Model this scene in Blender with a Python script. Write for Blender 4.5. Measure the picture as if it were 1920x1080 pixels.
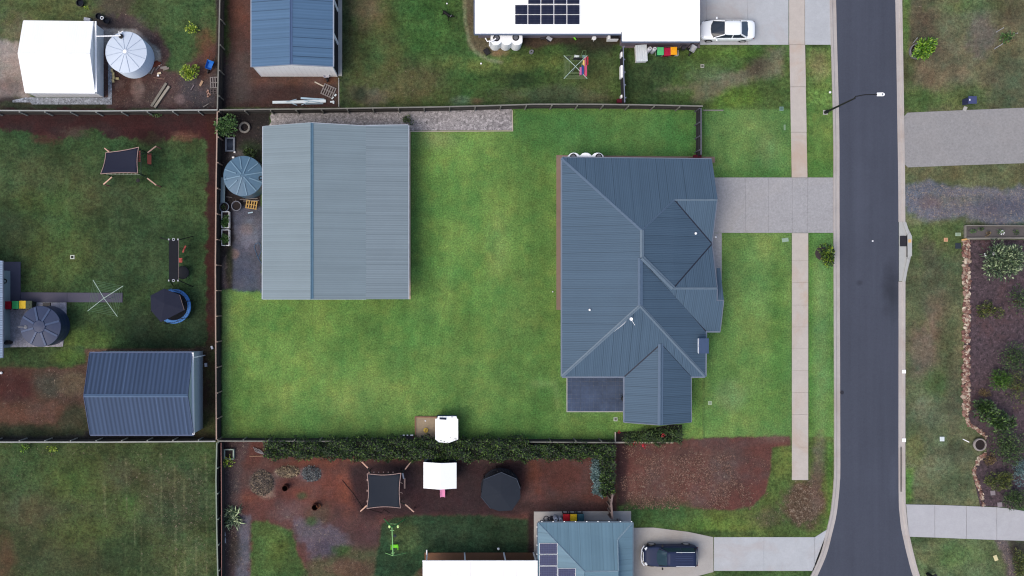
import bpy, bmesh, math, random
import numpy as np
from mathutils import Vector, Matrix
R = math.radians
for o in list(bpy.data.objects): bpy.data.objects.remove(o)
scene = bpy.context.scene
C = scene.collection
# ---------------------------------------------------------------- camera, sky, sun, exposure
K, H, NX, NY = 1/21.0, 80.0, 840.0, 550.0      # metres per photo pixel on the ground, drone height, point below the drone
cam_d = bpy.data.cameras.new('camera'); cam = bpy.data.objects.new('camera', cam_d); C.objects.link(cam)
cam.location = (0, 0, H); cam.rotation_euler = (0, 0, 0)
cam_d.sensor_width = 36; cam_d.lens = 36*21*H/1920
cam_d.shift_x = (960-NX)/1920; cam_d.shift_y = (NY-540)/1920
cam_d.clip_start = 1; cam_d.clip_end = 3000
scene.camera = cam
SUN_EL, SUN_AZ = 58, 238                        # from the lower left of the picture (azimuth clockwise from +Y)
world = bpy.data.worlds.new('World'); scene.world = world; world.use_nodes = True
nt = world.node_tree; bg = nt.nodes['Background']
sky = nt.nodes.new('ShaderNodeTexSky'); sky.sky_type = 'NISHITA'; sky.sun_disc = False
sky.sun_elevation = R(SUN_EL); sky.sun_rotation = R(SUN_AZ); sky.dust_density = 4.0; sky.air_density = 1.0; sky.ozone_density = 1.0
nt.links.new(sky.outputs[0], bg.inputs[0]); bg.inputs[1].default_value = 0.15
sl = bpy.data.lights.new('sun', 'SUN'); sl.energy = .85; sl.angle = R(35); sl.color = (1, .92, .80)
so = bpy.data.objects.new('sun', sl); C.objects.link(so)
sd_ = Vector((math.sin(R(SUN_AZ))*math.cos(R(SUN_EL)), math.cos(R(SUN_AZ))*math.cos(R(SUN_EL)), math.sin(R(SUN_EL))))
so.rotation_euler = sd_.to_track_quat('Z', 'Y').to_euler(); so.location = (0, 0, 60)
scene.view_settings.view_transform = 'Standard'; scene.view_settings.look = 'None'
scene.view_settings.exposure = 0.47; scene.view_settings.gamma = 1
scene.cycles.filter_width = 1.15; scene.render.resolution_x = 1024; scene.render.resolution_y = 576
E = 1.25                                        # photo brightness of a white level surface; albedo = photo colour / E

# ---------------------------------------------------------------- helpers
random.seed(7); rng = np.random.RandomState(11)
def P(x, y, z=0.0):
    f = K*(1-z/H); return Vector(((x-NX)*f, (NY-y)*f, z))
def lin(c): c /= 255.0; return c/12.92 if c <= .04045 else ((c+.055)/1.055)**2.4
def S(r, g, b, k=1.0): return tuple(min(.86, lin(v)/E*k) for v in (r, g, b))
WO = {}
def woff(o): return WO.get(o.name, Vector((0, 0, 0)))
def tag(o, label, cat, group=None, kind=None):
    if label: o['label'] = label
    if cat: o['category'] = cat
    if group: o['group'] = group
    if kind: o['kind'] = kind
    return o
def thing(name, label, cat, loc=(0, 0, 0), group=None, rz=0):
    o = bpy.data.objects.new(name, None); C.objects.link(o); o.empty_display_size = .3
    o.location = loc; o.rotation_euler = (0, 0, rz); WO[o.name] = Vector(loc)
    return tag(o, label, cat, group)
def dup(root, loc, label=None, rz=None, swap=None):
    def cp(o, par):
        c = o.copy(); C.objects.link(c); c.parent = par
        if swap and c.type == 'MESH' and o.name.split('.')[0] in swap:
            c.data = o.data.copy(); c.data.materials.clear(); c.data.materials.append(swap[o.name.split('.')[0]])
        for ch in o.children: cp(ch, c)
        return c
    r = cp(root, None); r.location = loc; WO[r.name] = Vector(loc)
    if rz is not None: r.rotation_euler = (0, 0, rz)
    if label: r['label'] = label
    return r
class MB:
    def __init__(s): s.bm = bmesh.new(); s.uv = s.bm.loops.layers.uv.new('UVMap')
    def face(s, pts):
        return s.bm.faces.new([s.bm.verts.new(p) for p in pts])
    def mesh(s, vs, fs):
        v = [s.bm.verts.new(p) for p in vs]
        for f in fs:
            try: s.bm.faces.new([v[i] for i in f])
            except ValueError: pass
        return s
    def box(s, c, d, rz=0, M=None, taper=1.0):
        c = Vector(c); x, y, z = d[0]/2, d[1]/2, d[2]/2
        vs = [Vector((a*x*(taper if e < 0 else 1), b*y*(taper if e < 0 else 1), e*z)) for e in (-1, 1) for a, b in ((-1, -1), (1, -1), (1, 1), (-1, 1))]
        m = M if M else Matrix.Rotation(rz, 3, 'Z')
        return s.mesh([c+m@v for v in vs], [(3, 2, 1, 0), (4, 5, 6, 7), (0, 1, 5, 4), (1, 2, 6, 5), (2, 3, 7, 6), (3, 0, 4, 7)])
    def bar(s, p, q, w, h=None, up=(0, 0, 1)):
        p, q = Vector(p), Vector(q); h = h or w; d = q-p; L = d.length
        if L < 1e-6: return s
        x = d/L; up = Vector(up)
        y = up.cross(x)
        if y.length < 1e-3: y = Vector((0, 1, 0)).cross(x)
        y.normalize(); z = x.cross(y)
        M = Matrix((x, y, z)).transposed()
        return s.box((p+q)/2, (L, w, h), M=M)
    def prism(s, pts, z0, z1):
        n = len(pts); a = sum(pts[i][0]*pts[(i+1) % n][1]-pts[(i+1) % n][0]*pts[i][1] for i in range(n))
        if a < 0: pts = pts[::-1]
        vs = [(p[0], p[1], z0) for p in pts]+[(p[0], p[1], z1) for p in pts]
        return s.mesh(vs, [tuple(range(n-1, -1, -1)), tuple(range(n, 2*n))]+[(i, (i+1) % n, n+(i+1) % n, n+i) for i in range(n)])
    def lathe(s, c, prof, seg=24, sx=1, sy=1, capb=True, capt=True):
        c = Vector(c); vs = []; fs = []
        for r, z in prof:
            for k in range(seg):
                a = 2*math.pi*k/seg; vs.append(c+Vector((math.cos(a)*r*sx, math.sin(a)*r*sy, z)))
        for i in range(len(prof)-1):
            for k in range(seg):
                k2 = (k+1) % seg; fs.append((i*seg+k, i*seg+k2, (i+1)*seg+k2, (i+1)*seg+k))
        if capb: fs.append(tuple(range(seg-1, -1, -1)))
        if capt: fs.append(tuple((len(prof)-1)*seg+k for k in range(seg)))
        return s.mesh(vs, fs)
    def cyl(s, c, r, h, seg=16, r2=None): return s.lathe(c, [(r, 0), (r2 if r2 is not None else r, h)], seg)
    def torus(s, c, R_, r, seg=28, ts=8, z=0):
        vs = []; fs = []; c = Vector(c)
        for i in range(seg):
            a = 2*math.pi*i/seg
            for j in range(ts):
                b = 2*math.pi*j/ts; q = R_+r*math.cos(b)
                vs.append(c+Vector((math.cos(a)*q, math.sin(a)*q, r*math.sin(b))))
        for i in range(seg):
            for j in range(ts):
                fs.append((i*ts+j, ((i+1) % seg)*ts+j, ((i+1) % seg)*ts+(j+1) % ts, i*ts+(j+1) % ts))
        return s.mesh(vs, fs)
    def tube(s, pts, r, seg=6):
        pts = [Vector(p) for p in pts]; n = len(pts); vs = []; fs = []
        up = Vector((0, 0, 1))
        for i, p in enumerate(pts):
            d = (pts[min(i+1, n-1)]-pts[max(i-1, 0)]).normalized()
            x = d.cross(up if abs(d.z) < .95 else Vector((0, 1, 0))).normalized(); y = d.cross(x)
            for k in range(seg):
                a = 2*math.pi*k/seg; vs.append(p+(x*math.cos(a)+y*math.sin(a))*(r[i] if isinstance(r, (list, tuple)) else r))
        for i in range(n-1):
            for k in range(seg):
                k2 = (k+1) % seg; fs.append((i*seg+k, i*seg+k2, (i+1)*seg+k2, (i+1)*seg+k))
        fs.append(tuple(range(seg))); fs.append(tuple((n-1)*seg+k for k in reversed(range(seg))))
        return s.mesh(vs, fs)
    def build(s, name, m, parent=None, local=False, smooth=False, bevel=0, solid=0, subd=0):
        bmesh.ops.recalc_face_normals(s.bm, faces=s.bm.faces)
        off = Vector((0, 0, 0))
        vs = s.bm.verts
        if parent is None:
            if len(vs):
                xs = [v.co.x for v in vs]; ys = [v.co.y for v in vs]; zs = [v.co.z for v in vs]
                off = Vector(((min(xs)+max(xs))/2, (min(ys)+max(ys))/2, min(zs)))
        elif not local: off = woff(parent)
        if off.length: bmesh.ops.translate(s.bm, verts=s.bm.verts, vec=-off)
        me = bpy.data.meshes.new(name); s.bm.to_mesh(me); s.bm.free()
        if smooth: me.polygons.foreach_set('use_smooth', [True]*len(me.polygons))
        o = bpy.data.objects.new(name, me); C.objects.link(o); me.materials.append(m)
        if parent is None: o.location = off; WO[o.name] = off
        else: o.parent = parent; WO[o.name] = woff(parent)
        if bevel: b = o.modifiers.new('bevel', 'BEVEL'); b.width = bevel; b.segments = 2; b.limit_method = 'ANGLE'
        if solid: b = o.modifiers.new('solid', 'SOLIDIFY'); b.thickness = solid; b.offset = -1
        if subd: b = o.modifiers.new('sub', 'SUBSURF'); b.levels = subd; b.render_levels = subd
        return o
# ---------------------------------------------------------------- materials
MATS = {}
def nodes(name):
    m = bpy.data.materials.new(name); m.use_nodes = True
    return m, m.node_tree.nodes, m.node_tree.links, m.node_tree.nodes['Principled BSDF']
def mth(N, L, op, a, b=None, c=None):
    n = N.new('ShaderNodeMath'); n.operation = op
    for i, v in enumerate((a, b, c)):
        if v is None: continue
        if hasattr(v, 'is_linked') or hasattr(v, 'links'): L.new(v, n.inputs[i])
        else: n.inputs[i].default_value = v
    return n.outputs[0]
def mixc(N, L, f, a, b, mode='MIX'):
    n = N.new('ShaderNodeMix'); n.data_type = 'RGBA'; n.blend_type = mode; n.clamp_factor = True
    for i, v in ((0, f), (6, a), (7, b)):
        if hasattr(v, 'links'): L.new(v, n.inputs[i])
        elif isinstance(v, (int, float)): n.inputs[i].default_value = v
        else: n.inputs[i].default_value = (*v[:3], 1)
    return n.outputs[2]
def noise(N, L, vec, scale, det=4, rough=.6, dist=0):
    n = N.new('ShaderNodeTexNoise'); n.inputs['Scale'].default_value = scale; n.inputs['Detail'].default_value = det
    n.inputs['Roughness'].default_value = rough; n.inputs['Distortion'].default_value = dist
    if vec is not None: L.new(vec, n.inputs['Vector'])
    return n.outputs['Fac']
def ramp(N, L, f, a, b):
    n = N.new('ShaderNodeMapRange'); n.inputs[1].default_value = a; n.inputs[2].default_value = b
    n.clamp = True; L.new(f, n.inputs[0]); return n.outputs[0]
def geo(N): return N.new('ShaderNodeNewGeometry').outputs['Position']
def bump(N, L, b, h, st=.4, d=.05):
    n = N.new('ShaderNodeBump'); n.inputs['Strength'].default_value = st; n.inputs['Distance'].default_value = d
    L.new(h, n.inputs['Height']); L.new(n.outputs[0], b.inputs['Normal'])
def M_(name, col, rough=.6, metal=0, var=.12, scale=3.0, var2=.0, scale2=30.0, dirt=None, dirt_amt=0, bmp=0, coat=0, spec=None):
    if name in MATS: return MATS[name]
    m, N, L, b = nodes(name); v = geo(N)
    n1 = noise(N, L, v, scale, 4, .6)
    f = mth(N, L, 'MULTIPLY_ADD', n1, 2*var, 1-var)
    if var2:
        n2 = noise(N, L, v, scale2, 3, .7); f = mth(N, L, 'MULTIPLY', f, mth(N, L, 'MULTIPLY_ADD', n2, 2*var2, 1-var2))
    c = N.new('ShaderNodeRGB'); c.outputs[0].default_value = (*col[:3], 1)
    vm = N.new('ShaderNodeVectorMath'); vm.operation = 'SCALE'; L.new(c.outputs[0], vm.inputs[0]); L.new(f, vm.inputs['Scale'])
    out = vm.outputs[0]
    if dirt: out = mixc(N, L, mth(N, L, 'MULTIPLY', ramp(N, L, noise(N, L, v, scale*.6, 5, .7, .6), .48, .72), dirt_amt), out, dirt)
    L.new(out, b.inputs['Base Color'])
    b.inputs['Roughness'].default_value = rough; b.inputs['Metallic'].default_value = metal
    b.inputs['Specular IOR Level'].default_value = spec if spec is not None else (.2 if rough >= .3 else .5)
    if coat: b.inputs['Coat Weight'].default_value = coat
    if bmp: bump(N, L, b, noise(N, L, v, scale2, 4, .7), bmp)
    MATS[name] = m; return m
def roof_mat(name, col, pitch=.2, lap=.76, groove=.12, lapd=.3, rough=.4, lapw=.05, spec=.15, stain=.1, wv=.04, wv2=.1):
    if name in MATS: return MATS[name]
    m, N, L, b = nodes(name)
    uv = N.new('ShaderNodeUVMap').outputs[0]; sp = N.new('ShaderNodeSeparateXYZ'); L.new(uv, sp.inputs[0])
    u, w = sp.outputs[0], sp.outputs[1]
    rib = mth(N, L, 'SINE', mth(N, L, 'MULTIPLY', u, 2*math.pi/pitch))
    r01 = mth(N, L, 'MULTIPLY_ADD', rib, .5, .5)
    sh = mth(N, L, 'FLOOR', mth(N, L, 'DIVIDE', u, lap)); fr = mth(N, L, 'FRACT', mth(N, L, 'DIVIDE', u, lap))
    wn = N.new('ShaderNodeTexWhiteNoise'); wn.noise_dimensions = '1D'; L.new(sh, wn.inputs['W'])
    wn2 = N.new('ShaderNodeTexWhiteNoise'); wn2.noise_dimensions = '1D'; L.new(mth(N, L, 'FLOOR', mth(N, L, 'DIVIDE', u, pitch)), wn2.inputs['W'])
    lapf = mth(N, L, 'LESS_THAN', fr, lapw/lap)
    f = mth(N, L, 'SUBTRACT', 1+groove/2, mth(N, L, 'MULTIPLY', r01, groove))
    f = mth(N, L, 'MULTIPLY', f, mth(N, L, 'MULTIPLY_ADD', wn.outputs[0], wv, 1-wv/2))
    f = mth(N, L, 'MULTIPLY', f, mth(N, L, 'MULTIPLY_ADD', wn2.outputs[0], wv2, 1-wv2/2))
    lfn = mth(N, L, 'MULTIPLY_ADD', wn.outputs[0], .8, .2)
    f = mth(N, L, 'MULTIPLY', f, mth(N, L, 'SUBTRACT', 1.0, mth(N, L, 'MULTIPLY', mth(N, L, 'MULTIPLY', lapf, lapd), lfn)))
    mp = N.new('ShaderNodeMapping'); mp.inputs['Scale'].default_value = (2.2, .25, 1); L.new(uv, mp.inputs[0])
    st = noise(N, L, mp.outputs[0], 1.3, 5, .65)
    f = mth(N, L, 'MULTIPLY', f, mth(N, L, 'MULTIPLY_ADD', st, 2*stain, 1-stain))
    f = mth(N, L, 'MULTIPLY', f, mth(N, L, 'MULTIPLY_ADD', noise(N, L, geo(N), .35, 3), .16, .92))
    vm = N.new('ShaderNodeVectorMath'); vm.operation = 'SCALE'; c = N.new('ShaderNodeRGB'); c.outputs[0].default_value = (*col, 1)
    L.new(c.outputs[0], vm.inputs[0]); L.new(f, vm.inputs['Scale']); L.new(vm.outputs[0], b.inputs['Base Color'])
    b.inputs['Roughness'].default_value = rough; b.inputs['Specular IOR Level'].default_value = spec
    bump(N, L, b, r01, .35, .012)
    MATS[name] = m; return m
def leaf_mat(name, cols, rough=.55):
    if name in MATS: return MATS[name]
    m, N, L, b = nodes(name)
    g = N.new('ShaderNodeNewGeometry'); cr = N.new('ShaderNodeValToRGB'); L.new(g.outputs['Random Per Island'], cr.inputs[0])
    e = cr.color_ramp.elements
    while len(e) < len(cols): e.new(.5)
    for i, c in enumerate(cols): e[i].position = i/(len(cols)-1)*.95; e[i].color = (*c, 1)
    nz = noise(N, L, g.outputs['Position'], 1.6, 3)
    o = mixc(N, L, 1.0, cr.outputs[0], mixc(N, L, nz, (.55, .6, .6), (1.45, 1.4, 1.2)), 'MULTIPLY')
    L.new(o, b.inputs['Base Color']); b.inputs['Roughness'].default_value = rough
    b.inputs['Subsurface Weight'].default_value = 0
    MATS[name] = m; return m
# ---------------------------------------------------------------- numpy noise and colour field of the natural ground
TAB = rng.rand(256, 256)
def vn(x, y, s, seed=0):
    x = x/s+seed*17.3; y = y/s+seed*31.7
    xi = np.floor(x).astype(int); yi = np.floor(y).astype(int); fx = x-xi; fy = y-yi
    fx = fx*fx*(3-2*fx); fy = fy*fy*(3-2*fy)
    a = TAB[xi % 256, yi % 256]; b = TAB[(xi+1) % 256, yi % 256]; c = TAB[xi % 256, (yi+1) % 256]; d = TAB[(xi+1) % 256, (yi+1) % 256]
    return (a*(1-fx)+b*fx)*(1-fy)+(c*(1-fx)+d*fx)*fy
def fbm(x, y, s, seed=0, o=4):
    t = 0; a = .5; n = 0
    for i in range(o): t = t+a*vn(x, y, s/2**i, seed+i*3); n += a; a *= .55
    return t/n
def sdist(x, y, sh):
    if sh[0] == 'e':
        _, cx, cy, rx, ry = sh[:5]
        return (1-np.sqrt(((x-cx)/rx)**2+((y-cy)/ry)**2))*min(rx, ry)
    if sh[0] == 'r':
        _, x0, y0, x1, y1 = sh
        return np.minimum(np.minimum(x-x0, x1-x), np.minimum(y-y0, y1-y))
    if sh[0] == 'l':                              # polyline with a half width
        w = sh[1]; pts = sh[2]; d = np.full(x.shape, 1e9)
        for (ax, ay), (bx, by) in zip(pts[:-1], pts[1:]):
            t = np.clip(((x-ax)*(bx-ax)+(y-ay)*(by-ay))/((bx-ax)**2+(by-ay)**2), 0, 1)
            d = np.minimum(d, np.hypot(x-ax-t*(bx-ax), y-ay-t*(by-ay)))
        return w-d
    pts = sh; d = np.full(x.shape, 1e9); ins = np.zeros(x.shape, bool); n = len(pts)
    for i in range(n):
        ax, ay = pts[i]; bx, by = pts[(i+1) % n]
        t = np.clip(((x-ax)*(bx-ax)+(y-ay)*(by-ay))/((bx-ax)**2+(by-ay)**2+1e-9), 0, 1)
        d = np.minimum(d, np.hypot(x-ax-t*(bx-ax), y-ay-t*(by-ay)))
        if ay != by: ins ^= ((ay > y) != (by > y)) & (x < (bx-ax)*(y-ay)/(by-ay)+ax)
    return np.where(ins, d, -d)
# ---------------------------------------------------------------- natural ground: grass, bare red earth, gravel, with some shade painted in
# (shape in photo pixels, colour, grassiness, speckle, softness px, wobble px, strength)
REG = [
 (('r', -400, -400, 406, 206), (70, 90, 54), 1, .15, 3, 0, 1),                      # upper left yard
 (('e', 60, 30, 120, 60), (92, 98, 60), 1, .3, 30, 20, .7),
 (('e', 30, 60, 40, 30), (110, 98, 84), .3, .4, 20, 20, .6),
 (('e', 215, 10, 40, 30), (80, 72, 62), .3, .4, 15, 14, .8),
 ([(185, 42), (235, 20), (270, 50), (300, 60), (318, 100), (310, 130), (345, 140), (350, 118), (408, 78), (408, 208), (-20, 208), (-20, 180), (170, 190)], (84, 66, 64), .1, .5, 6, 7, 1),
 (('e', 230, 60, 60, 30), (92, 84, 80), .2, .7, 10, 12, .7),
 (('e', 210, 45, 40, 18), (48, 46, 48), .1, .2, 10, 10, .6),
 (('e', 375, 170, 40, 35), (70, 68, 74), .1, .6, 15, 15, .8),
 (('e', 250, 165, 40, 25), (74, 50, 44), 0, .5, 20, 12, .8),
 (('e', 258, 170, 9, 22), (130, 108, 100), 0, .3, 6, 8, .7), (('e', 224, 160, 9, 6), (120, 98, 90), 0, .3, 4, 5, .6), (('e', 337, 186, 8, 9), (128, 112, 112), 0, .2, 4, 3, .7),
 (('e', 385, 100, 20, 50), (102, 66, 52), 0, .3, 12, 10, .8),
 ([(-60, 72), (8, 72), (40, 80), (60, 200), (30, 180), (-60, 190)], (150, 138, 130), 0, .1, 6, 5, 1),
 (('e', 12, 165, 30, 18), (116, 96, 90), 0, .2, 14, 8, .8), (('e', 12, 192, 40, 10), (60, 48, 48), 0, .3, 8, 4, .9),
 ([(190, 54), (255, 56), (300, 95), (300, 120), (230, 130), (190, 80)], (150, 148, 142), 0, .2, 3, 3, .9),
 (('r', 0, 192, 200, 206), (56, 62, 46), .8, .3, 4, 4, .9),
 (('r', 406, -400, 640, 203), (78, 56, 50), .05, .35, 4, 3, 1),                      # red earth round the blue shed
 (('e', 445, 15, 22, 30), (98, 64, 52), 0, .3, 12, 10, .8), (('e', 560, 152, 90, 8), (104, 68, 50), 0, .3, 8, 5, .8),
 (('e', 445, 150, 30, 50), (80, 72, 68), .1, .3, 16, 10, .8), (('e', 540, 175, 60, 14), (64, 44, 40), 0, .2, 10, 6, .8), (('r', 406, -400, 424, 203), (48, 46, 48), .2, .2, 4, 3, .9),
 (('e', 424, 45, 6, 60), (60, 84, 44), 1, .3, 4, 6, .7),
 (('r', 636, -400, 1170, 200), (64, 86, 46), 1, .15, 2, 0, 1),                       # upper middle yard
 (('r', 636, -400, 662, 200), (44, 58, 42), 1, .1, 8, 6, .85),  # shadow of the blue shed on the grass, put into the colour
 (('e', 700, 110, 55, 110), (84, 88, 54), .8, .35, 30, 22, .75), (('e', 770, 155, 70, 40), (86, 86, 58), .7, .45, 24, 20, .8), (('e', 685, 20, 25, 30), (108, 100, 78), .5, .3, 16, 12, .7),
 (('e', 800, 40, 50, 70), (62, 98, 48), 1, .1, 24, 16, .7), (('e', 690, 180, 30, 16), (100, 96, 84), .4, .3, 10, 10, .6), (('e', 675, 178, 14, 14), (48, 58, 42), .8, .2, 8, 8, .8),
 (('e', 700, 100, 20, 30), (64, 90, 52), 1, .1, 12, 10, .6), (('e', 862, 120, 30, 60), (58, 92, 48), 1, .1, 18, 10, .6),
 (('e', 950, 120, 110, 14), (94, 106, 56), 1, .2, 10, 8, .7), (('e', 1110, 130, 50, 60), (70, 84, 50), .9, .2, 20, 20, .7), (('e', 1040, 180, 120, 18), (84, 88, 68), .7, .4, 10, 10, .6),
 (('e', 975, 152, 28, 14), (42, 62, 38), 1, .1, 7, 9, .8), (('e', 897, 190, 14, 7), (112, 92, 72), .3, .3, 5, 4, .7), (('e', 862, 188, 14, 7), (96, 110, 92), 1, .4, 5, 4, .6),
 ([(866, -400), (892, -400), (892, 64), (930, 64), (950, 88), (940, 104), (905, 104), (880, 92), (873, 50)], (98, 86, 66), .3, .3, 5, 4, .9),
 (('l', 3, [(869, -50), (872, 40), (880, 80), (892, 98), (915, 112), (940, 117)]), (132, 130, 100), .5, .3, 2.5, 1, .7), (('e', 937, 98, 14, 8), (132, 110, 80), .2, .3, 6, 4, .8),
 ([(975, 60), (1166, 60), (1166, 84), (1120, 92), (1060, 82), (1000, 90), (975, 78)], (74, 58, 48), .2, .3, 6, 5, .9), (('e', 1110, 85, 50, 15), (50, 50, 40), .6, .2, 10, 6, .8),
 (('r', 1170, 80, 1484, 212), (74, 94, 50), 1, .15, 3, 2, 1),                        # upper front yard
 (('e', 1215, 150, 55, 60), (54, 72, 44), 1, .1, 22, 16, .8), (('e', 1370, 180, 50, 22), (84, 112, 46), 1, .1, 14, 12, .8),
 (('e', 1345, 145, 50, 16), (84, 98, 70), .9, .25, 12, 8, .8), ([(1230, 168), (1340, 148), (1400, 128), (1440, 90), (1468, 90), (1465, 140), (1380, 158), (1330, 190), (1300, 195), (1300, 172)], (112, 106, 86), .4, .3, 9, 8, .8),
 (('e', 1420, 128, 22, 18), (80, 72, 60), .4, .4, 10, 8, .85), (('e', 1400, 100, 30, 8), (84, 110, 50), 1, .1, 6, 4, .6), (('e', 1345, 100, 80, 8), (80, 108, 46), 1, .1, 8, 5, .6),
 (('r', 1512, 80, 1564, 335), (96, 120, 62), 1, .15, 2, 0, 1), (('e', 1535, 120, 18, 26), (134, 128, 90), .6, .3, 12, 8, .7), (('r', 1512, 80, 1564, 90), (54, 80, 44), 1, .1, 4, 2, .7), (('e', 1535, 180, 16, 20), (108, 128, 66), 1, .2, 10, 5, .6),
 (('r', -400, 206, 412, 656), (66, 86, 52), 1, .15, 3, 0, 1),                        # left yard
 (('e', 60, 330, 90, 40), (84, 94, 62), .9, .3, 30, 20, .7), (('e', 130, 380, 60, 30), (80, 104, 54), 1, .15, 24, 16, .7), (('e', 110, 470, 90, 50), (94, 106, 58), .9, .25, 34, 26, .65), (('e', 200, 370, 70, 40), (82, 88, 60), .8, .3, 30, 20, .7),
 (('e', 210, 470, 30, 60), (66, 80, 50), 1, .2, 20, 20, .5), (('e', 150, 640, 50, 24), (92, 112, 54), 1, .2, 20, 14, .7), (('e', 340, 330, 50, 80), (76, 96, 58), 1, .2, 30, 20, .6), (('e', 20, 430, 40, 40), (50, 66, 46), 1, .1, 24, 14, .7),
 (('e', 320, 620, 95, 48), (44, 58, 42), 1, .05, 22, 10, .8), (('e', 270, 480, 90, 90), (58, 78, 50), 1, .1, 40, 20, .7), (('e', 55, 380, 30, 30), (90, 100, 56), 1, .2, 20, 14, .5),  # first ellipse: shadow by the navy shed painted as darker grass
 ([(-20, 206), (412, 206), (412, 274), (376, 262), (330, 250), (312, 262), (285, 246), (262, 262), (200, 262), (180, 238), (150, 246), (120, 262), (80, 254), (40, 248), (14, 246), (-20, 238)], (70, 40, 40), 0, .12, 3, 9, 1),
 (('e', 85, 262, 25, 8), (94, 56, 50), .1, .3, 6, 8, .8), (('e', 140, 250, 22, 10), (92, 76, 66), .3, .4, 6, 9, .8), (('e', 350, 256, 22, 9), (112, 76, 62), .3, .5, 6, 8, .8), (('e', 280, 256, 30, 14), (58, 34, 34), 0, .2, 6, 6, .8),
 (('r', 388, 206, 412, 660), (72, 42, 38), 0, .2, 2.5, 8, 1),
 (('r', -400, 654, 412, 828), (96, 70, 58), .2, .5, 3, 0, 1),                        # left lower yard
 ([(-20, 650), (160, 650), (160, 684), (110, 690), (60, 688), (-20, 690)], (62, 80, 48), 1, .1, 4, 5, 1), (('e', 130, 670, 30, 14), (84, 108, 50), 1, .1, 8, 5, .7),
 (('e', 20, 725, 45, 35), (76, 42, 42), 0, .3, 14, 12, .8), (('e', 90, 720, 26, 24), (74, 74, 64), .5, .5, 12, 10, .8), (('e', 135, 720, 26, 22), (112, 94, 72), .4, .5, 10, 10, .8), (('e', 60, 780, 80, 24), (116, 78, 64), .2, .4, 14, 12, .8),
 (('e', 40, 815, 130, 20), (54, 62, 44), .9, .15, 8, 7, .9), (('e', 140, 790, 30, 34), (60, 66, 48), .8, .3, 10, 8, .85), (('r', -20, 817, 412, 828), (56, 54, 52), .3, .3, 3, 3, .9),
 (('r', 366, 650, 412, 828), (76, 54, 44), 0, .4, 4, 4, 1), (('r', 160, 810, 366, 828), (46, 44, 46), 0, .3, 4, 4, .9),
 (('r', -400, 828, 410, 1500), (72, 86, 52), 1, .4, 2, 0, 1),                        # lower left paddock
 (('e', 60, 960, 80, 40), (84, 80, 60), .7, .3, 34, 24, .7), (('e', 210, 895, 40, 26), (80, 74, 60), .6, .3, 20, 14, .8), (('e', 150, 900, 60, 40), (80, 98, 50), 1, .2, 30, 20, .7), (('e', 250, 950, 26, 24), (78, 112, 54), 1, .3, 14, 12, .75),
 (('e', 320, 940, 80, 70), (78, 82, 58), .8, .6, 30, 24, .7), (('e', 150, 1010, 60, 40), (80, 96, 48), 1, .2, 30, 20, .6), (('e', 90, 1050, 120, 40), (70, 74, 52), .8, .3, 30, 20, .7), (('e', 6, 1050, 20, 40), (96, 72, 54), .4, .3, 14, 8, .7), (('e', 350, 1040, 60, 40), (88, 100, 64), .9, .6, 24, 18, .6), (('e', 250, 1040, 60, 40), (62, 76, 48), 1, .3, 30, 20, .6),
 (('l', 1.1, [(195, 905), (197, 965)]), (128, 132, 92), 1, .9, 1.4, 2.5, .4), (('l', 1.1, [(236, 860), (238, 960)]), (128, 132, 92), 1, .9, 1.4, 2.5, .4), (('l', 1.1, [(252, 950), (254, 1075)]), (128, 132, 92), 1, .9, 1.4, 2.5, .4), (('l', 1.1, [(263, 900), (265, 1080)]), (128, 132, 92), 1, .9, 1.4, 2.5, .4), (('l', 1.1, [(301, 850), (303, 985)]), (128, 132, 92), 1, .9, 1.4, 2.5, .4), (('l', 1.1, [(328, 860), (330, 1080)]), (128, 132, 92), 1, .9, 1.4, 2.5, .4), (('l', 1.1, [(345, 900), (347, 1075)]), (128, 132, 92), 1, .9, 1.4, 2.5, .4), (('l', 1.1, [(366, 880), (368, 1080)]), (128, 132, 92), 1, .9, 1.4, 2.5, .4), (('l', 1.1, [(386, 850), (388, 1080)]), (128, 132, 92), 1, .9, 1.4, 2.5, .4),
 (('r', 412, 204, 1318, 826), (92, 130, 64), 2, .0, 2, 0, 1),                        # back lawn
 ([(962, 206), (1318, 206), (1318, 296), (1046, 296), (1000, 282), (962, 250)], (68, 114, 60), 2, 0, 12, 8, .9),
 (('r', 976, 248, 1046, 826), (72, 112, 54), 2, 0, 24, 14, .5), (('e', 860, 400, 80, 130), (100, 142, 70), 2, 0, 60, 30, .5), (('e', 560, 700, 130, 90), (100, 144, 70), 2, 0, 60, 30, .5), (('e', 700, 620, 100, 60), (78, 120, 56), 2, 0, 40, 30, .5), (('e', 640, 790, 240, 40), (70, 114, 58), 2, 0, 26, 10, .6), (('e', 960, 760, 120, 60), (72, 116, 58), 2, 0, 40, 20, .6),
 (('r', 414, 540, 432, 826), (104, 140, 84), 2, .1, 10, 5, .5), (('e', 820, 262, 36, 16), (122, 146, 96), 2, .1, 14, 6, .5), (('r', 770, 560, 790, 800), (98, 140, 70), 2, 0, 8, 4, .35), (('l', 5, [(1000, 720), (1040, 720), (1046, 760)]), (110, 144, 86), 2, 0, 6, 4, .5), (('e', 640, 740, 80, 40), (112, 146, 78), 2, 0, 40, 10, .35),
 (('e', 900, 560, 40, 90), (74, 118, 54), 2, 0, 24, 14, .5), (('e', 930, 470, 20, 60), (112, 146, 84), 2, 0, 14, 6, .35), (('e', 800, 500, 20, 110), (72, 116, 56), 2, 0, 14, 8, .45),
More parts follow.
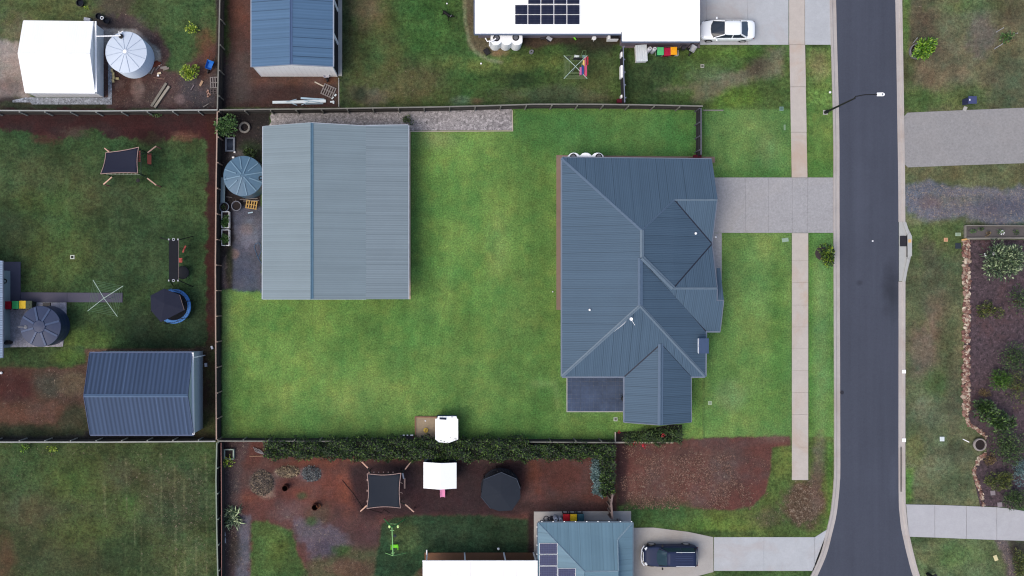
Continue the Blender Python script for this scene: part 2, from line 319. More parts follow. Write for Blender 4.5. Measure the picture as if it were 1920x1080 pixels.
 (('r', 1318, 205, 1484, 335), (82, 122, 66), 2, 0, 2, 0, 1), (('e', 1440, 280, 20, 30), (108, 138, 86), 2, 0, 12, 5, .6), (('e', 1400, 230, 70, 20), (96, 132, 74), 2, 0, 16, 6, .5), (('r', 1318, 318, 1484, 335), (62, 108, 50), 2, 0, 8, 3, .6),
 (('r', 1320, 435, 1485, 820), (90, 130, 68), 2, 0, 2, 0, 1), (('e', 1400, 520, 50, 80), (104, 140, 78), 2, 0, 30, 12, .6), (('e', 1370, 740, 30, 26), (106, 138, 92), 2, .1, 14, 8, .6), (('e', 1460, 620, 16, 150), (72, 120, 52), 2, 0, 12, 5, .5), (('e', 1440, 760, 40, 30), (70, 118, 54), 2, 0, 20, 8, .5),
 (('r', 1515, 300, 1565, 336), (74, 116, 54), 2, 0, 8, 4, .8), (('r', 1515, 205, 1565, 336), (80, 124, 58), 2, 0, 16, 6, .6), (('r', 1516, 435, 1566, 822), (84, 128, 64), 2, 0, 2, 0, 1), (('e', 1540, 650, 14, 170), (106, 140, 88), 2, 0, 9, 5, .5), (('r', 1516, 435, 1522, 822), (66, 116, 48), 2, 0, 4, 2, .6),
 ([(412, 204), (508, 204), (506, 250), (492, 300), (492, 540), (470, 545), (440, 540), (412, 545)], (50, 46, 46), .1, .4, 3, 3, 1),    # damp yard by the big shed
 ([(438, 388), (492, 388), (492, 546), (438, 542)], (78, 86, 100), 0, .2, 4, 5, 1), (('e', 468, 440, 18, 26), (108, 122, 138), 0, .2, 10, 8, .7), (('e', 462, 430, 12, 9), (112, 102, 100), 0, .3, 5, 4, .7), (('e', 455, 520, 22, 16), (66, 78, 98), 0, .1, 10, 5, .6),
 (('e', 424, 515, 8, 26), (106, 90, 88), 0, 1, 4, 4, .9), (('e', 440, 476, 8, 8), (124, 108, 100), 0, .3, 4, 3, .8), (('e', 470, 285, 26, 18), (44, 60, 40), .8, .3, 10, 8, .8), (('e', 445, 292, 14, 10), (84, 82, 84), 0, .3, 6, 4, .8), (('e', 430, 500, 5, 30), (50, 60, 40), .8, .3, 4, 4, .8),
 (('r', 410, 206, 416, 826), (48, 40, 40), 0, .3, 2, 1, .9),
 ([(1155, 829), (1300, 822), (1482, 816), (1484, 836), (1449, 840), (1446, 884), (1436, 925), (1412, 950), (1372, 958), (1240, 950), (1160, 950)], (98, 64, 58), 0, .3, 3, 3, 1),   # red nature strip
 ([(1210, 860), (1300, 832), (1372, 850), (1376, 900), (1360, 930), (1280, 950), (1180, 948), (1165, 900)], (104, 72, 64), .0, .7, 12, 16, .9), (('e', 1280, 850, 26, 12), (82, 60, 56), 0, .3, 10, 7, .7), (('e', 1455, 822, 26, 7), (112, 92, 84), .2, .4, 6, 4, .7),
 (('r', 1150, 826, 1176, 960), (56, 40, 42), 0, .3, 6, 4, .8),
 ([(1160, 950), (1240, 950), (1372, 958), (1412, 950), (1436, 925), (1446, 884), (1449, 840), (1484, 836), (1484, 818), (1566, 818), (1570, 940), (1550, 1010), (1188, 1010)], (82, 100, 52), 1, .25, 3, 4, 1),
 (('e', 1230, 965, 70, 24), (58, 84, 48), 1, .1, 14, 8, .8), (('e', 1345, 985, 50, 14), (92, 116, 54), 1, .2, 12, 8, .8), (('e', 1505, 945, 42, 44), (88, 68, 56), .4, .9, 12, 12, .95), (('e', 1530, 900, 10, 50), (100, 84, 74), .4, .7, 7, 6, .85), (('e', 1536, 850, 12, 40), (104, 96, 80), .4, .5, 7, 6, .7), (('e', 1470, 870, 16, 30), (100, 114, 58), 1, .3, 8, 6, .7), (('e', 1440, 970, 30, 20), (86, 80, 60), .6, .7, 12, 10, .7), (('r', 1552, 830, 1562, 990), (80, 116, 52), 1, .2, 4, 4, .7),
 (('e', 1310, 1000, 110, 5), (44, 66, 40), 1, .1, 4, 3, .7),
 (('r', 410, 826, 1156, 1500), (94, 62, 56), .05, .25, 3, 0, 1),                     # lower middle yard
 ([(416, 826), (470, 826), (452, 880), (450, 960), (470, 975), (470, 1100), (416, 1100)], (78, 66, 66), .1, .6, 8, 8, .9), ([(448, 970), (470, 968), (468, 1100), (440, 1100), (444, 1020)], (92, 94, 104), 0, .5, 6, 6, .9), (('e', 440, 1030, 10, 30), (64, 58, 50), .4, .6, 6, 8, .7),
 (('e', 491, 905, 24, 26), (98, 90, 86), 0, 1.0, 5, 6, .95), (('e', 500, 925, 14, 12), (134, 116, 102), 0, 1.2, 6, 5, .8), (('e', 540, 886, 24, 10), (128, 112, 96), 0, 1.2, 6, 5, .9), (('e', 542, 868, 24, 7), (62, 52, 50), 0, .5, 5, 4, .9), (('e', 583, 888, 20, 15), (92, 96, 104), 0, .8, 4, 4, .95), (('e', 583, 872, 18, 4), (54, 54, 60), 0, .3, 3, 2, .9),
 (('e', 600, 930, 60, 50), (112, 68, 56), 0, .2, 30, 20, .7), (('e', 470, 935, 24, 10), (118, 72, 58), 0, .3, 10, 6, .7), (('e', 655, 980, 50, 40), (78, 60, 60), 0, .2, 20, 10, .7), (('e', 560, 868, 60, 8), (116, 68, 54), 0, .3, 8, 4, .8), (('e', 566, 930, 9, 6), (56, 72, 46), .8, .4, 4, 3, .8), (('e', 540, 960, 30, 20), (98, 80, 80), 0, .7, 14, 10, .7), (('e', 600, 965, 20, 16), (82, 72, 60), .4, .6, 10, 8, .7), (('e', 655, 900, 20, 50), (124, 74, 56), 0, .2, 12, 10, .6),
 ([(550, 975), (640, 990), (660, 1020), (620, 1050), (580, 1045), (560, 1010)], (94, 88, 98), 0, .7, 9, 9, .85), (('e', 583, 978, 9, 8), (64, 82, 48), .8, .4, 5, 4, .8), (('e', 610, 1030, 30, 16), (74, 68, 84), 0, .4, 10, 8, .7),
 ([(470, 977), (500, 978), (548, 996), (556, 1030), (580, 1080), (580, 1200), (470, 1200)], (68, 92, 50), 1, .15, 4, 5, 1), (('e', 520, 1030, 20, 26), (94, 112, 54), 1, .2, 14, 8, .7),
 ([(575, 1056), (650, 1026), (720, 1020), (790, 1020), (790, 1200), (575, 1200)], (80, 82, 58), .6, .5, 10, 9, .9), (('e', 660, 1068, 50, 20), (100, 70, 58), .2, .4, 10, 9, .7), (('e', 640, 1030, 18, 10), (60, 86, 46), 1, .2, 6, 5, .8), (('e', 690, 1010, 30, 20), (84, 50, 50), 0, .2, 12, 8, .7),
 ([(650, 870), (690, 866), (985, 862), (975, 968), (690, 970), (660, 940)], (58, 42, 44), 0, .15, 12, 4, 1), (('e', 1060, 905, 80, 50), (84, 54, 48), 0, .2, 20, 8, .8), (('e', 1000, 900, 12, 40), (110, 66, 50), 0, .2, 8, 8, .7), (('r', 960, 940, 1150, 962), (60, 44, 44), 0, .2, 8, 4, .8),
 ([(716, 980), (740, 968), (860, 965), (990, 972), (996, 1000), (996, 1060), (800, 1060), (760, 1090), (700, 1080)], (46, 66, 44), 1, .08, 4, 4, 1), (('e', 760, 1010, 26, 30), (70, 84, 52), 1, .3, 14, 10, .8), (('e', 880, 1010, 80, 24), (42, 60, 42), 1, .05, 14, 8, .7), (('r', 990, 962, 1004, 1052), (50, 36, 36), 0, .2, 4, 2, .9),  # dark grass: shade between hedge and house put into the colour
 (('r', 1340, 1070, 1524, 1300), (62, 88, 48), 1, .1, 3, 0, 1),
 (('r', 1686, -400, 2400, 212), (98, 100, 74), .8, .35, 3, 0, 1),                    # east side
 (('e', 1760, 130, 60, 60), (112, 104, 84), .6, .4, 30, 20, .7), (('e', 1735, 50, 30, 60), (86, 78, 66), .5, .4, 20, 20, .7), (('e', 1840, 60, 26, 50), (102, 94, 88), .4, .6, 14, 14, .8), (('e', 1895, 20, 26, 30), (74, 74, 58), .7, .2, 14, 10, .7), (('e', 1890, 150, 40, 50), (82, 82, 64), .7, .3, 20, 16, .7),
 (('e', 1715, 190, 40, 26), (68, 96, 48), 1, .15, 14, 10, .8), (('e', 1800, 185, 60, 24), (74, 96, 52), 1, .2, 14, 12, .8), (('r', 1690, -400, 1704, 100), (88, 116, 58), 1, .2, 6, 5, .8), (('e', 1700, 130, 14, 30), (60, 80, 46), 1, .2, 8, 8, .7), (('e', 1820, 10, 60, 14), (84, 104, 58), 1, .2, 12, 10, .6),
 (('r', 1686, 306, 2400, 950), (92, 100, 72), .8, .3, 3, 0, 1), (('e', 1800, 325, 140, 18), (98, 96, 66), .8, .4, 12, 8, .7),
 ([(1695, 352), (1740, 340), (1800, 350), (1850, 358), (1920, 352), (2400, 350), (2400, 424), (1840, 420), (1800, 408), (1740, 416), (1697, 402)], (98, 104, 116), .1, .9, 7, 9, 1), (('e', 1810, 375, 50, 10), (96, 106, 90), .5, .8, 10, 10, .6), (('e', 1870, 390, 50, 20), (80, 82, 98), .1, .6, 12, 8, .7), (('e', 1740, 380, 20, 12), (104, 90, 92), .2, .6, 8, 7, .7),
 ([(1698, 425), (1740, 420), (1806, 408), (1806, 470), (1760, 500), (1698, 500)], (74, 94, 52), 1, .25, 12, 10, .8), (('e', 1755, 580, 22, 90), (110, 98, 84), .5, .3, 14, 12, .7), (('e', 1740, 480, 14, 30), (84, 80, 70), .5, .4, 8, 8, .6), (('r', 1698, 470, 1806, 560), (78, 88, 62), .8, .4, 20, 16, .6),
 (('e', 1730, 660, 26, 44), (112, 102, 88), .4, .6, 14, 14, .8), (('e', 1775, 640, 18, 60), (66, 82, 54), 1, .3, 12, 10, .7), (('e', 1755, 720, 24, 30), (70, 96, 56), 1, .3, 12, 10, .7), (('e', 1740, 770, 30, 30), (98, 106, 84), .7, .6, 14, 12, .6), (('e', 1790, 760, 16, 60), (84, 82, 66), .6, .4, 10, 8, .7),
 (('e', 1750, 860, 50, 40), (98, 110, 84), .9, .5, 24, 16, .7), (('e', 1715, 835, 16, 30), (100, 104, 58), 1, .2, 10, 8, .6), (('e', 1800, 910, 34, 30), (78, 90, 66), .9, .3, 14, 10, .7), (('r', 1697, 880, 1712, 946), (80, 120, 54), 1, .2, 6, 5, .8), (('e', 1800, 850, 26, 26), (72, 82, 62), .9, .2, 12, 10, .7),
 (('r', 1696, 1000, 2400, 1500), (90, 108, 74), 1, .35, 3, 0, 1), (('e', 1790, 1040, 40, 20), (78, 112, 62), 1, .2, 14, 10, .6), (('e', 1740, 1030, 24, 24), (106, 112, 78), 1, .3, 12, 8, .6), (('e', 1720, 1012, 40, 7), (58, 78, 48), 1, .1, 5, 4, .7),
 (('e', 1905, 1060, 20, 44), (62, 66, 44), .8, .3, 8, 6, .9), (('l', 9, [(1876, 1012), (1886, 1034), (1894, 1060), (1896, 1090)]), (96, 88, 92), 0, 1, 5, 5, .9), (('r', 1895, 1013, 1930, 1040), (60, 54, 52), 0, .3, 6, 4, .8),
]
def field(X, Y):
    n = X.size; col = np.tile(np.array([lin(v) for v in (78, 96, 58)]), (n, 1)); g = np.ones(n); sp = np.full(n, .2)
    w1 = fbm(X, Y, 26, 1, 4)-.5; w2 = fbm(X, Y, 9, 5, 3)-.5; w3 = vn(X, Y, 3.2, 8)-.5
    for sh, c, gg, ss, soft, wob, op in REG:
        if isinstance(sh, list): xs = [p[0] for p in sh]; ys = [p[1] for p in sh]; bb = (min(xs), min(ys), max(xs), max(ys))
        elif sh[0] == 'e': bb = (sh[1]-sh[3], sh[2]-sh[4], sh[1]+sh[3], sh[2]+sh[4])
        elif sh[0] == 'l': xs = [p[0] for p in sh[2]]; ys = [p[1] for p in sh[2]]; bb = (min(xs)-sh[1], min(ys)-sh[1], max(xs)+sh[1], max(ys)+sh[1])
        else: bb = sh[1:]
        pad = soft+wob*1.6+3
        I = np.nonzero((X > bb[0]-pad) & (X < bb[2]+pad) & (Y > bb[1]-pad) & (Y < bb[3]+pad))[0]
        if not I.size: continue
        d = sdist(X[I], Y[I], sh)+wob*(1.9*w1[I]+1.1*w2[I]+.5*w3[I])
        t = np.clip((d+soft)/(2*soft), 0, 1); t = t*t*(3-2*t)*op
        lc = np.array([lin(v) for v in c])
        col[I] += (lc-col[I])*t[:, None]; g[I] += (gg-g[I])*t; sp[I] += (ss-sp[I])*t
    west = np.clip((410-X)/6, 0, 1)*np.clip((Y-206)/6, 0, 1); col *= (1-.2*west)[:, None]; col[:, 0] *= 1-.06*west
    earth = np.clip(.6-g, 0, .6)/.6; gm_ = earth*np.clip((fbm(X, Y, 40, 91, 5)-.4)*3.2, 0, 1)*.42
    gray = col.mean(1)*1.08; col += (gray[:, None]*np.array([1.08, .96, .98])-col)*gm_[:, None]
    # mottling: rough grass varies a lot, mown lawn a little, earth in between
    rough = np.clip(1.4-abs(g-1)*1.0, .45, 1.4); rough = np.where(g > 1.5, .55, rough)
    a = fbm(X, Y, 46, 21, 4)-.5; b = fbm(X+900, Y, 16, 33, 4)-.5; c2 = fbm(X, Y*0.35, 8, 41, 3)-.5; d2 = fbm(X*.3, Y, 10, 44, 3)-.5
    br = 1+rough*(.55*a+.55*b)+np.where(g > 1.5, .16, .22)*(c2+d2)
    col *= np.clip(br, .45, 1.7)[:, None]
    lawn = g > 1.5
    patch = np.clip((fbm(X, Y*.6, 44, 81, 5)-.47)*5, -1, 1); band = np.sin(X/24*2*np.pi+2*fbm(X, Y, 90, 83, 2))*.5+.5
    wear = np.clip((fbm(X, Y, 30, 87, 5)-.56)*9, 0, 1)
    col *= np.where(lawn, 1+.075*patch+.05*band, 1)[:, None]
    for k_, (amt) in enumerate((.20, .06, .06)): col[:, k_] *= np.where(lawn, 1+amt*np.clip(patch, 0, 1)+amt*.9*wear, 1)
    gl = (col@np.array([.3, .6, .1]))[:, None]; col = np.where(lawn[:, None], (col+(gl-col)*.07)*np.array([1.06, 1.02, .93]), col)
    hue = fbm(X, Y, 60, 51, 4)-.5+.7*(fbm(X, Y, 12, 55, 3)-.5); hw = np.where(g > 1.5, .3, np.where(g > .5, .42, .22))
    col[:, 0] *= np.clip(1+hw*hue*1.3, .5, 1.7); col[:, 2] *= np.clip(1+hw*.4*(fbm(X, Y, 34, 61, 3)-.5), .6, 1.5)
    return col/E, np.clip(g, 0, 2), np.clip(sp, 0, 1.6)
def ground_mat():
    m, N, L, b = nodes('ground_cover'); v = geo(N)
    def att(n, o):
        a = N.new('ShaderNodeAttribute'); a.attribute_name = n; return a.outputs[o]
    col, g, sp = att('Col', 'Color'), att('grass', 'Fac'), att('speck', 'Fac')
    lw = mth(N, L, 'MAXIMUM', mth(N, L, 'SUBTRACT', g, 1.0), 0.0); g = mth(N, L, 'MINIMUM', g, 1.0)
    na = noise(N, L, v, 3.6, 6, .82); nb = noise(N, L, v, 7.5, 5, .85); nm = N.new('ShaderNodeMix'); L.new(lw, nm.inputs[0]); L.new(na, nm.inputs[2]); L.new(nb, nm.inputs[3]); n1 = nm.outputs[0]
    n2 = noise(N, L, v, 1.5, 4, .65, .4); n3 = noise(N, L, v, 9, 3, .7)
    amp = mth(N, L, 'MULTIPLY_ADD', g, .9, .75)
    f = mth(N, L, 'MULTIPLY_ADD', mth(N, L, 'SUBTRACT', n1, .5), mth(N, L, 'MULTIPLY', amp, mth(N, L, 'MULTIPLY_ADD', lw, -.7, 2.3)), 1.0)
    f = mth(N, L, 'MULTIPLY', f, mth(N, L, 'MULTIPLY_ADD', n2, .3, .85))
    f = mth(N, L, 'MULTIPLY', f, mth(N, L, 'MULTIPLY_ADD', n3, 1.3, .35))
    f = mth(N, L, 'MAXIMUM', f, .25)
    vm = N.new('ShaderNodeVectorMath'); vm.operation = 'SCALE'; L.new(col, vm.inputs[0]); L.new(f, vm.inputs['Scale'])
    # dead stems and leaf litter
    n4 = noise(N, L, v, 4.5, 5, .8, 1.2); th = mth(N, L, 'SUBTRACT', .70, mth(N, L, 'MULTIPLY', sp, .17))
    k = mth(N, L, 'MULTIPLY', mth(N, L, 'MULTIPLY', mth(N, L, 'GREATER_THAN', n4, th), .62), mth(N, L, 'MINIMUM', mth(N, L, 'MULTIPLY', sp, 2.5), 1.0))
    lit = mixc(N, L, noise(N, L, v, 2.3, 3), (.20, .135, .105), (.34, .29, .22))
    out = mixc(N, L, k, vm.outputs[0], lit)
    n5 = noise(N, L, v, 5.0, 4, .75, .8); k2 = mth(N, L, 'MULTIPLY', mth(N, L, 'LESS_THAN', n5, mth(N, L, 'MULTIPLY_ADD', sp, .06, .33)), .5)
    out = mixc(N, L, k2, out, (.018, .016, .013))
    L.new(out, b.inputs['Base Color']); b.inputs['Roughness'].default_value = .95; b.inputs['Specular IOR Level'].default_value = .15
    bump(N, L, b, mth(N, L, 'ADD', n1, n3), .55, .06)
    return m
GM = ground_mat()
def sheet(name, rects, step, z, ring=None, label=None):
    me = bpy.data.meshes.new(name); VX = []; VY = []; F = []; base = 0
    for (x0, y0, x1, y1) in rects:
        nx = max(1, int(round((x1-x0)/step))); ny = max(1, int(round((y1-y0)/step)))
        gx, gy = np.meshgrid(np.linspace(x0, x1, nx+1), np.linspace(y0, y1, ny+1))
        VX.append(gx.ravel()); VY.append(gy.ravel())
        i = np.arange(nx)[None, :]+np.arange(ny)[:, None]*(nx+1)+base
        F.append(np.stack([i+nx+1, i+nx+2, i+1, i], -1).reshape(-1, 4)); base += (nx+1)*(ny+1)
    X = np.concatenate(VX); Y = np.concatenate(VY); F = np.concatenate(F)
    if ring:                                        # outer skirt to the horizon shares the same mesh
        x0, y0, x1, y1 = rects[0]; fa = 16000
        ox = np.array([x0, x1, x1, x0, -fa, fa, fa, -fa]); oy = np.array([y0, y0, y1, y1, -fa, -fa, fa, fa])
        X = np.concatenate([X, ox]); Y = np.concatenate([Y, oy])
        F = np.concatenate([F, np.array([[base+a, base+b, base+b+4, base+a+4] for a, b in ((1, 0), (2, 1), (3, 2), (0, 3))])])
    co = np.stack([(X-NX)*K, (NY-Y)*K, np.full(X.size, z)], -1)
    me.vertices.add(X.size); me.vertices.foreach_set('co', co.ravel().astype('f4'))
    me.loops.add(F.size); me.loops.foreach_set('vertex_index', F.ravel().astype('i4'))
    me.polygons.add(len(F)); me.polygons.foreach_set('loop_start', (np.arange(len(F))*4).astype('i4')); me.polygons.foreach_set('loop_total', np.full(len(F), 4, 'i4'))
    me.update(); me.validate()
    c, g, s = field(X, Y)
    a = me.attributes.new('Col', 'FLOAT_COLOR', 'POINT'); a.data.foreach_set('color', np.concatenate([c, np.ones((X.size, 1))], 1).ravel().astype('f4'))
    a = me.attributes.new('grass', 'FLOAT', 'POINT'); a.data.foreach_set('value', g.astype('f4'))
    a = me.attributes.new('speck', 'FLOAT', 'POINT'); a.data.foreach_set('value', s.astype('f4'))
    o = bpy.data.objects.new(name, me); C.objects.link(o); me.materials.append(GM); o['kind'] = 'structure'
    if label: o['label'] = label
    return o
sheet('ground', [(-120, -120, 2040, 1200)], 2.5, 0, ring=True)
sheet('lawn', [(962, 207, 1316, 823), (772, 248, 962, 823), (416, 546, 772, 823)], 3.0, .03)
sheet('front_lawn', [(1320, 207, 1480, 330), (1322, 437, 1484, 817)], 3.0, .03)
sheet('nature_strip', [(1515, 87, 1562, 331), (1516.5, 438, 1563, 819)], 3.0, .03)

# ---------------------------------------------------------------- road, kerbs, footpath, driveways
def struct(name, mb, m, **k): o = mb.build(name, m, **k); o['kind'] = 'structure'; return o
def G(x, y): p = P(x, y); return (p.x, p.y)
LE = [(1563, -300), (1567, 0), (1573, 240), (1573.5, 400), (1575, 840), (1574, 905), (1571, 940), (1567, 969), (1559, 1003), (1549, 1040), (1532, 1080), (1505, 1135), (1470, 1200), (1430, 1260)]
RE = [(1672, -300), (1679, 0), (1683, 240), (1685, 420), (1685, 840), (1685.5, 940), (1687, 962), (1690, 990), (1695, 1014), (1701, 1040), (1712, 1080), (1733, 1135), (1765, 1200), (1805, 1260)]
def dens(pts, n=6):                                # Catmull-Rom through the points
    out = []
    for i in range(len(pts)-1):
        p0 = pts[max(i-1, 0)]; p1 = pts[i]; p2 = pts[i+1]; p3 = pts[min(i+2, len(pts)-1)]
        for k in range(n):
            t = k/n
            out.append(tuple(.5*((2*p1[j])+(-p0[j]+p2[j])*t+(2*p0[j]-5*p1[j]+4*p2[j]-p3[j])*t*t+(-p0[j]+3*p1[j]-3*p2[j]+p3[j])*t**3) for j in (0, 1)))
    return out+[pts[-1]]
LEd, REd = dens(LE), dens(RE)
asph = None
def asphalt():
    m, N, L, b = nodes('asphalt'); v = geo(N)
    n1 = noise(N, L, v, 7, 5, .85); n2 = noise(N, L, v, .22, 4, .6, .5)
    mp = N.new('ShaderNodeMapping'); mp.inputs['Scale'].default_value = (1.3, .05, 1); L.new(v, mp.inputs[0]); n3 = noise(N, L, mp.outputs[0], 1, 3)
    f = mth(N, L, 'MULTIPLY', mth(N, L, 'MULTIPLY_ADD', n1, .5, .75), mth(N, L, 'MULTIPLY_ADD', n2, .24, .88))
    f = mth(N, L, 'MULTIPLY', f, mth(N, L, 'MULTIPLY_ADD', n3, .32, .84))
    def blob(px, py, rx, ry, amt, f):              # old oil stain and damp patch beside the drain
        s = N.new('ShaderNodeMapping'); p = P(px, py); s.inputs['Scale'].default_value = (1/(rx*K), 1/(ry*K), 0); s.inputs['Location'].default_value = (-p.x/(rx*K), -p.y/(ry*K), 0); L.new(v, s.inputs[0])
        ln = N.new('ShaderNodeVectorMath'); ln.operation = 'LENGTH'; L.new(s.outputs[0], ln.inputs[0])
        q = mth(N, L, 'ADD', ln.outputs['Value'], mth(N, L, 'MULTIPLY', mth(N, L, 'SUBTRACT', noise(N, L, v, .8, 4), .5), 1.1))
        r = N.new('ShaderNodeMapRange'); r.inputs[1].default_value = .3; r.inputs[2].default_value = 1.15; r.inputs[3].default_value = amt; r.inputs[4].default_value = 1; L.new(q, r.inputs[0])
        return mth(N, L, 'MULTIPLY', f, r.outputs[0])
    f = blob(1672, 545, 22, 55, .6, f); f = blob(1611, 530, 7, 6, .72, f); f = blob(1675, 900, 10, 50, 1.18, f); f = blob(1615, 350, 20, 120, 1.1, f)
    c = N.new('ShaderNodeRGB'); c.outputs[0].default_value = (*S(72, 77, 90), 1)
    vm = N.new('ShaderNodeVectorMath'); vm.operation = 'SCALE'; L.new(c.outputs[0], vm.inputs[0]); L.new(f, vm.inputs['Scale']); L.new(vm.outputs[0], b.inputs['Base Color'])
    b.inputs['Roughness'].default_value = .9; b.inputs['Specular IOR Level'].default_value = .2; bump(N, L, b, n1, .3, .02); return m
mb = MB()
for i in range(len(LEd)-1):
    n = 6
    for k in range(n):
        q = lambda A, B, t: (A[0]+(B[0]-A[0])*t, A[1]+(B[1]-A[1])*t)
        cr = lambda t: .012+.05*(1-(2*t-1)**2)
        pts = [(q(LEd[i], REd[i], k/n), cr(k/n)), (q(LEd[i+1], REd[i+1], k/n), cr(k/n)), (q(LEd[i+1], REd[i+1], (k+1)/n), cr((k+1)/n)), (q(LEd[i], REd[i], (k+1)/n), cr((k+1)/n))]
        mb.face([(*G(*p), z) for p, z in pts])
bmesh.ops.remove_doubles(mb.bm, verts=mb.bm.verts, dist=.001)
struct('road', mb, asphalt())
def conc(name, c, var=.1, joint=0, agg=0, stain=.5, sc=(150, 128, 110), chunk=0, cs=3.4):
    m, N, L, b = nodes(name); v = geo(N)
    n1 = noise(N, L, v, .5, 5, .65, .4); n2 = noise(N, L, v, 5.5 if agg else 9, 4, .85); n3 = noise(N, L, v, .22, 5, .6, 1.0); n4 = noise(N, L, v, 1.6, 5, .7)
    f = mth(N, L, 'MULTIPLY', mth(N, L, 'MULTIPLY_ADD', n1, 2*var, 1-var), mth(N, L, 'MULTIPLY_ADD', n2, (1.7 if chunk > .2 else .9) if agg else .34, (.15 if chunk > .2 else .55) if agg else .83))
    f = mth(N, L, 'MULTIPLY', f, mth(N, L, 'MULTIPLY_ADD', n4, .24, .88))
    cc = N.new('ShaderNodeRGB'); cc.outputs[0].default_value = (*c, 1)
    vm = N.new('ShaderNodeVectorMath'); vm.operation = 'SCALE'; L.new(cc.outputs[0], vm.inputs[0]); L.new(f, vm.inputs['Scale'])
    o = mixc(N, L, mth(N, L, 'MULTIPLY', ramp(N, L, n3, .5, .72), stain), vm.outputs[0], S(*sc))
    if chunk:
        n6 = noise(N, L, v, cs, 5, .85); n7 = noise(N, L, v, cs*1.13, 5, .85, .3)
        o = mixc(N, L, mth(N, L, 'MULTIPLY', ramp(N, L, n6, .52, .57), chunk), o, tuple(min(.8, q*1.9) for q in c)); o = mixc(N, L, mth(N, L, 'MULTIPLY', ramp(N, L, n7, .48, .42), chunk), o, tuple(q*.28 for q in c))
    L.new(o, b.inputs['Base Color']); b.inputs['Roughness'].default_value = .85; bump(N, L, b, n2, .25, .02); return m
kerb_m = conc('kerb_concrete', S(180, 174, 170), .1, stain=.35)
def off(pts, d):                                   # offset a polyline sideways (pixels)
    out = []
    for i, p in enumerate(pts):
        a = pts[max(i-1, 0)]; b = pts[min(i+1, len(pts)-1)]; dx, dy = b[0]-a[0], b[1]-a[1]; l = math.hypot(dx, dy)
        out.append((p[0]-dy/l*d, p[1]+dx/l*d))
    return out
def kerb(edge, sgn, skip=None):
    prof = [(-.5, .0), (-.5, .016), (5, .02), (6.2, .03), (7.4, .10), (11.4, .115), (11.6, .0)]
    mb = MB(); lines = [off(edge, sgn*d) for d, z in prof]
    for i in range(len(edge)-1):
        if skip and skip[0] < (edge[i][1]+edge[i+1][1])/2 < skip[1]: continue
        for j in range(len(prof)-1):
            mb.face([(*G(*lines[j][i]), prof[j][1]), (*G(*lines[j][i+1]), prof[j][1]), (*G(*lines[j+1][i+1]), prof[j+1][1]), (*G(*lines[j+1][i]), prof[j+1][1])])
    bmesh.ops.remove_doubles(mb.bm, verts=mb.bm.verts, dist=.0005)
    return mb
REd2 = [p for p in REd]
# make the drain gap end exactly: insert points at y=415 and y=530
for yy in (416, 528):
    for i in range(len(REd2)-1):
        if REd2[i][1] < yy < REd2[i+1][1]:
            t = (yy-REd2[i][1])/(REd2[i+1][1]-REd2[i][1]); REd2.insert(i+1, (REd2[i][0]+t*(REd2[i+1][0]-REd2[i][0]), yy)); break
struct('kerb', kerb(LEd, 1), kerb_m, label=None) if False else struct('kerb', kerb(LEd, 1), kerb_m)
struct('kerb', kerb(REd2, -1, (416, 528)), kerb_m)
def slabs(name, polys, z, m, h=.06, parent=None):
    mb = MB()
    for pts in polys: mb.prism([G(*p) for p in pts], 0.001, z)
    return struct(name, mb, m)
agg_m = conc('aggregate', S(160, 160, 162), .08, agg=1, stain=.25, sc=(170, 164, 158), chunk=.06, cs=5)
agg2_m = conc('aggregate_grey', S(146, 145, 145), .08, agg=1, stain=.2, sc=(156, 150, 146), chunk=.08, cs=5)
pale_m = conc('pale_concrete', S(180, 184, 188), .16, stain=.6, sc=(176, 164, 158))
path_m = conc('path_concrete', S(190, 182, 174), .09, stain=.75, sc=(186, 160, 138))
cream_m = conc('cream_concrete', S(172, 169, 165), .1, stain=.35, sc=(158, 144, 130))
wh_m = conc('white_concrete', S(178, 179, 183), .07, stain=.3, sc=(178, 176, 180))
g_ = .3
def grid(x0, y0, x1, y1, xs, ys=()):
    X_ = [x0]+list(xs)+[x1]; Y_ = [y0]+list(ys)+[y1]
    return [[(a+(g_/2 if i else 0), c+(g_/2 if j else 0)), (b-(g_/2 if i < len(X_)-2 else 0), c+(g_/2 if j else 0)), (b-(g_/2 if i < len(X_)-2 else 0), d-(g_/2 if j < len(Y_)-2 else 0)), (a+(g_/2 if i else 0), d-(g_/2 if j < len(Y_)-2 else 0))]
            for i, (a, b) in enumerate(zip(X_[:-1], X_[1:])) for j, (c, d) in enumerate(zip(Y_[:-1], Y_[1:]))]
slabs('driveway', grid(1318, 333, 1562.4, 436.5, [1397, 1441, 1485, 1514])+[[(1318, 437.2), (1353, 437.2), (1353, 566), (1318, 566)]], .055, agg_m)
slabs('driveway', grid(1290, -260, 1478, 84, [1324, 1401], [-80])+grid(1509, -260, 1560, 84, [], [-80]), .055, pale_m)
slabs('driveway', [[(1187, 989.5), (1225, 989), (1290, 997), (1337, 1007), (1337.5, 1072), (1300, 1082), (1187, 1110)]], .055, cream_m)
slabs('driveway', grid(1338.5, 1007, 1527, 1070, [1432])+[[(1527.6, 1007), (1552, 991.5), (1546, 1010), (1534, 1044), (1522.5, 1070), (1527.6, 1070)]], .055, pale_m)
slabs('driveway', [[(1695, 218), (1701, 211.5), (1800, 207), (2100, 195), (2100, 300), (1800, 310), (1702, 314), (1695, 307)]], .055, agg2_m)
slabs('driveway', [[(1698.5, 945.6), (1752, 946.5), (1752, 1007.5), (1704, 1006)], [(1752.7, 946.5), (1811, 948.5), (1811, 1010), (1752.7, 1007.5)], [(1811.7, 948.5), (1868, 951), (1868, 1012), (1811.7, 1010)], [(1868.7, 951), (1890, 953), (1960, 965), (2100, 968), (2100, 1020), (1868.7, 1012)]], .055, wh_m)
fy = [-260, -160, -60, 84]
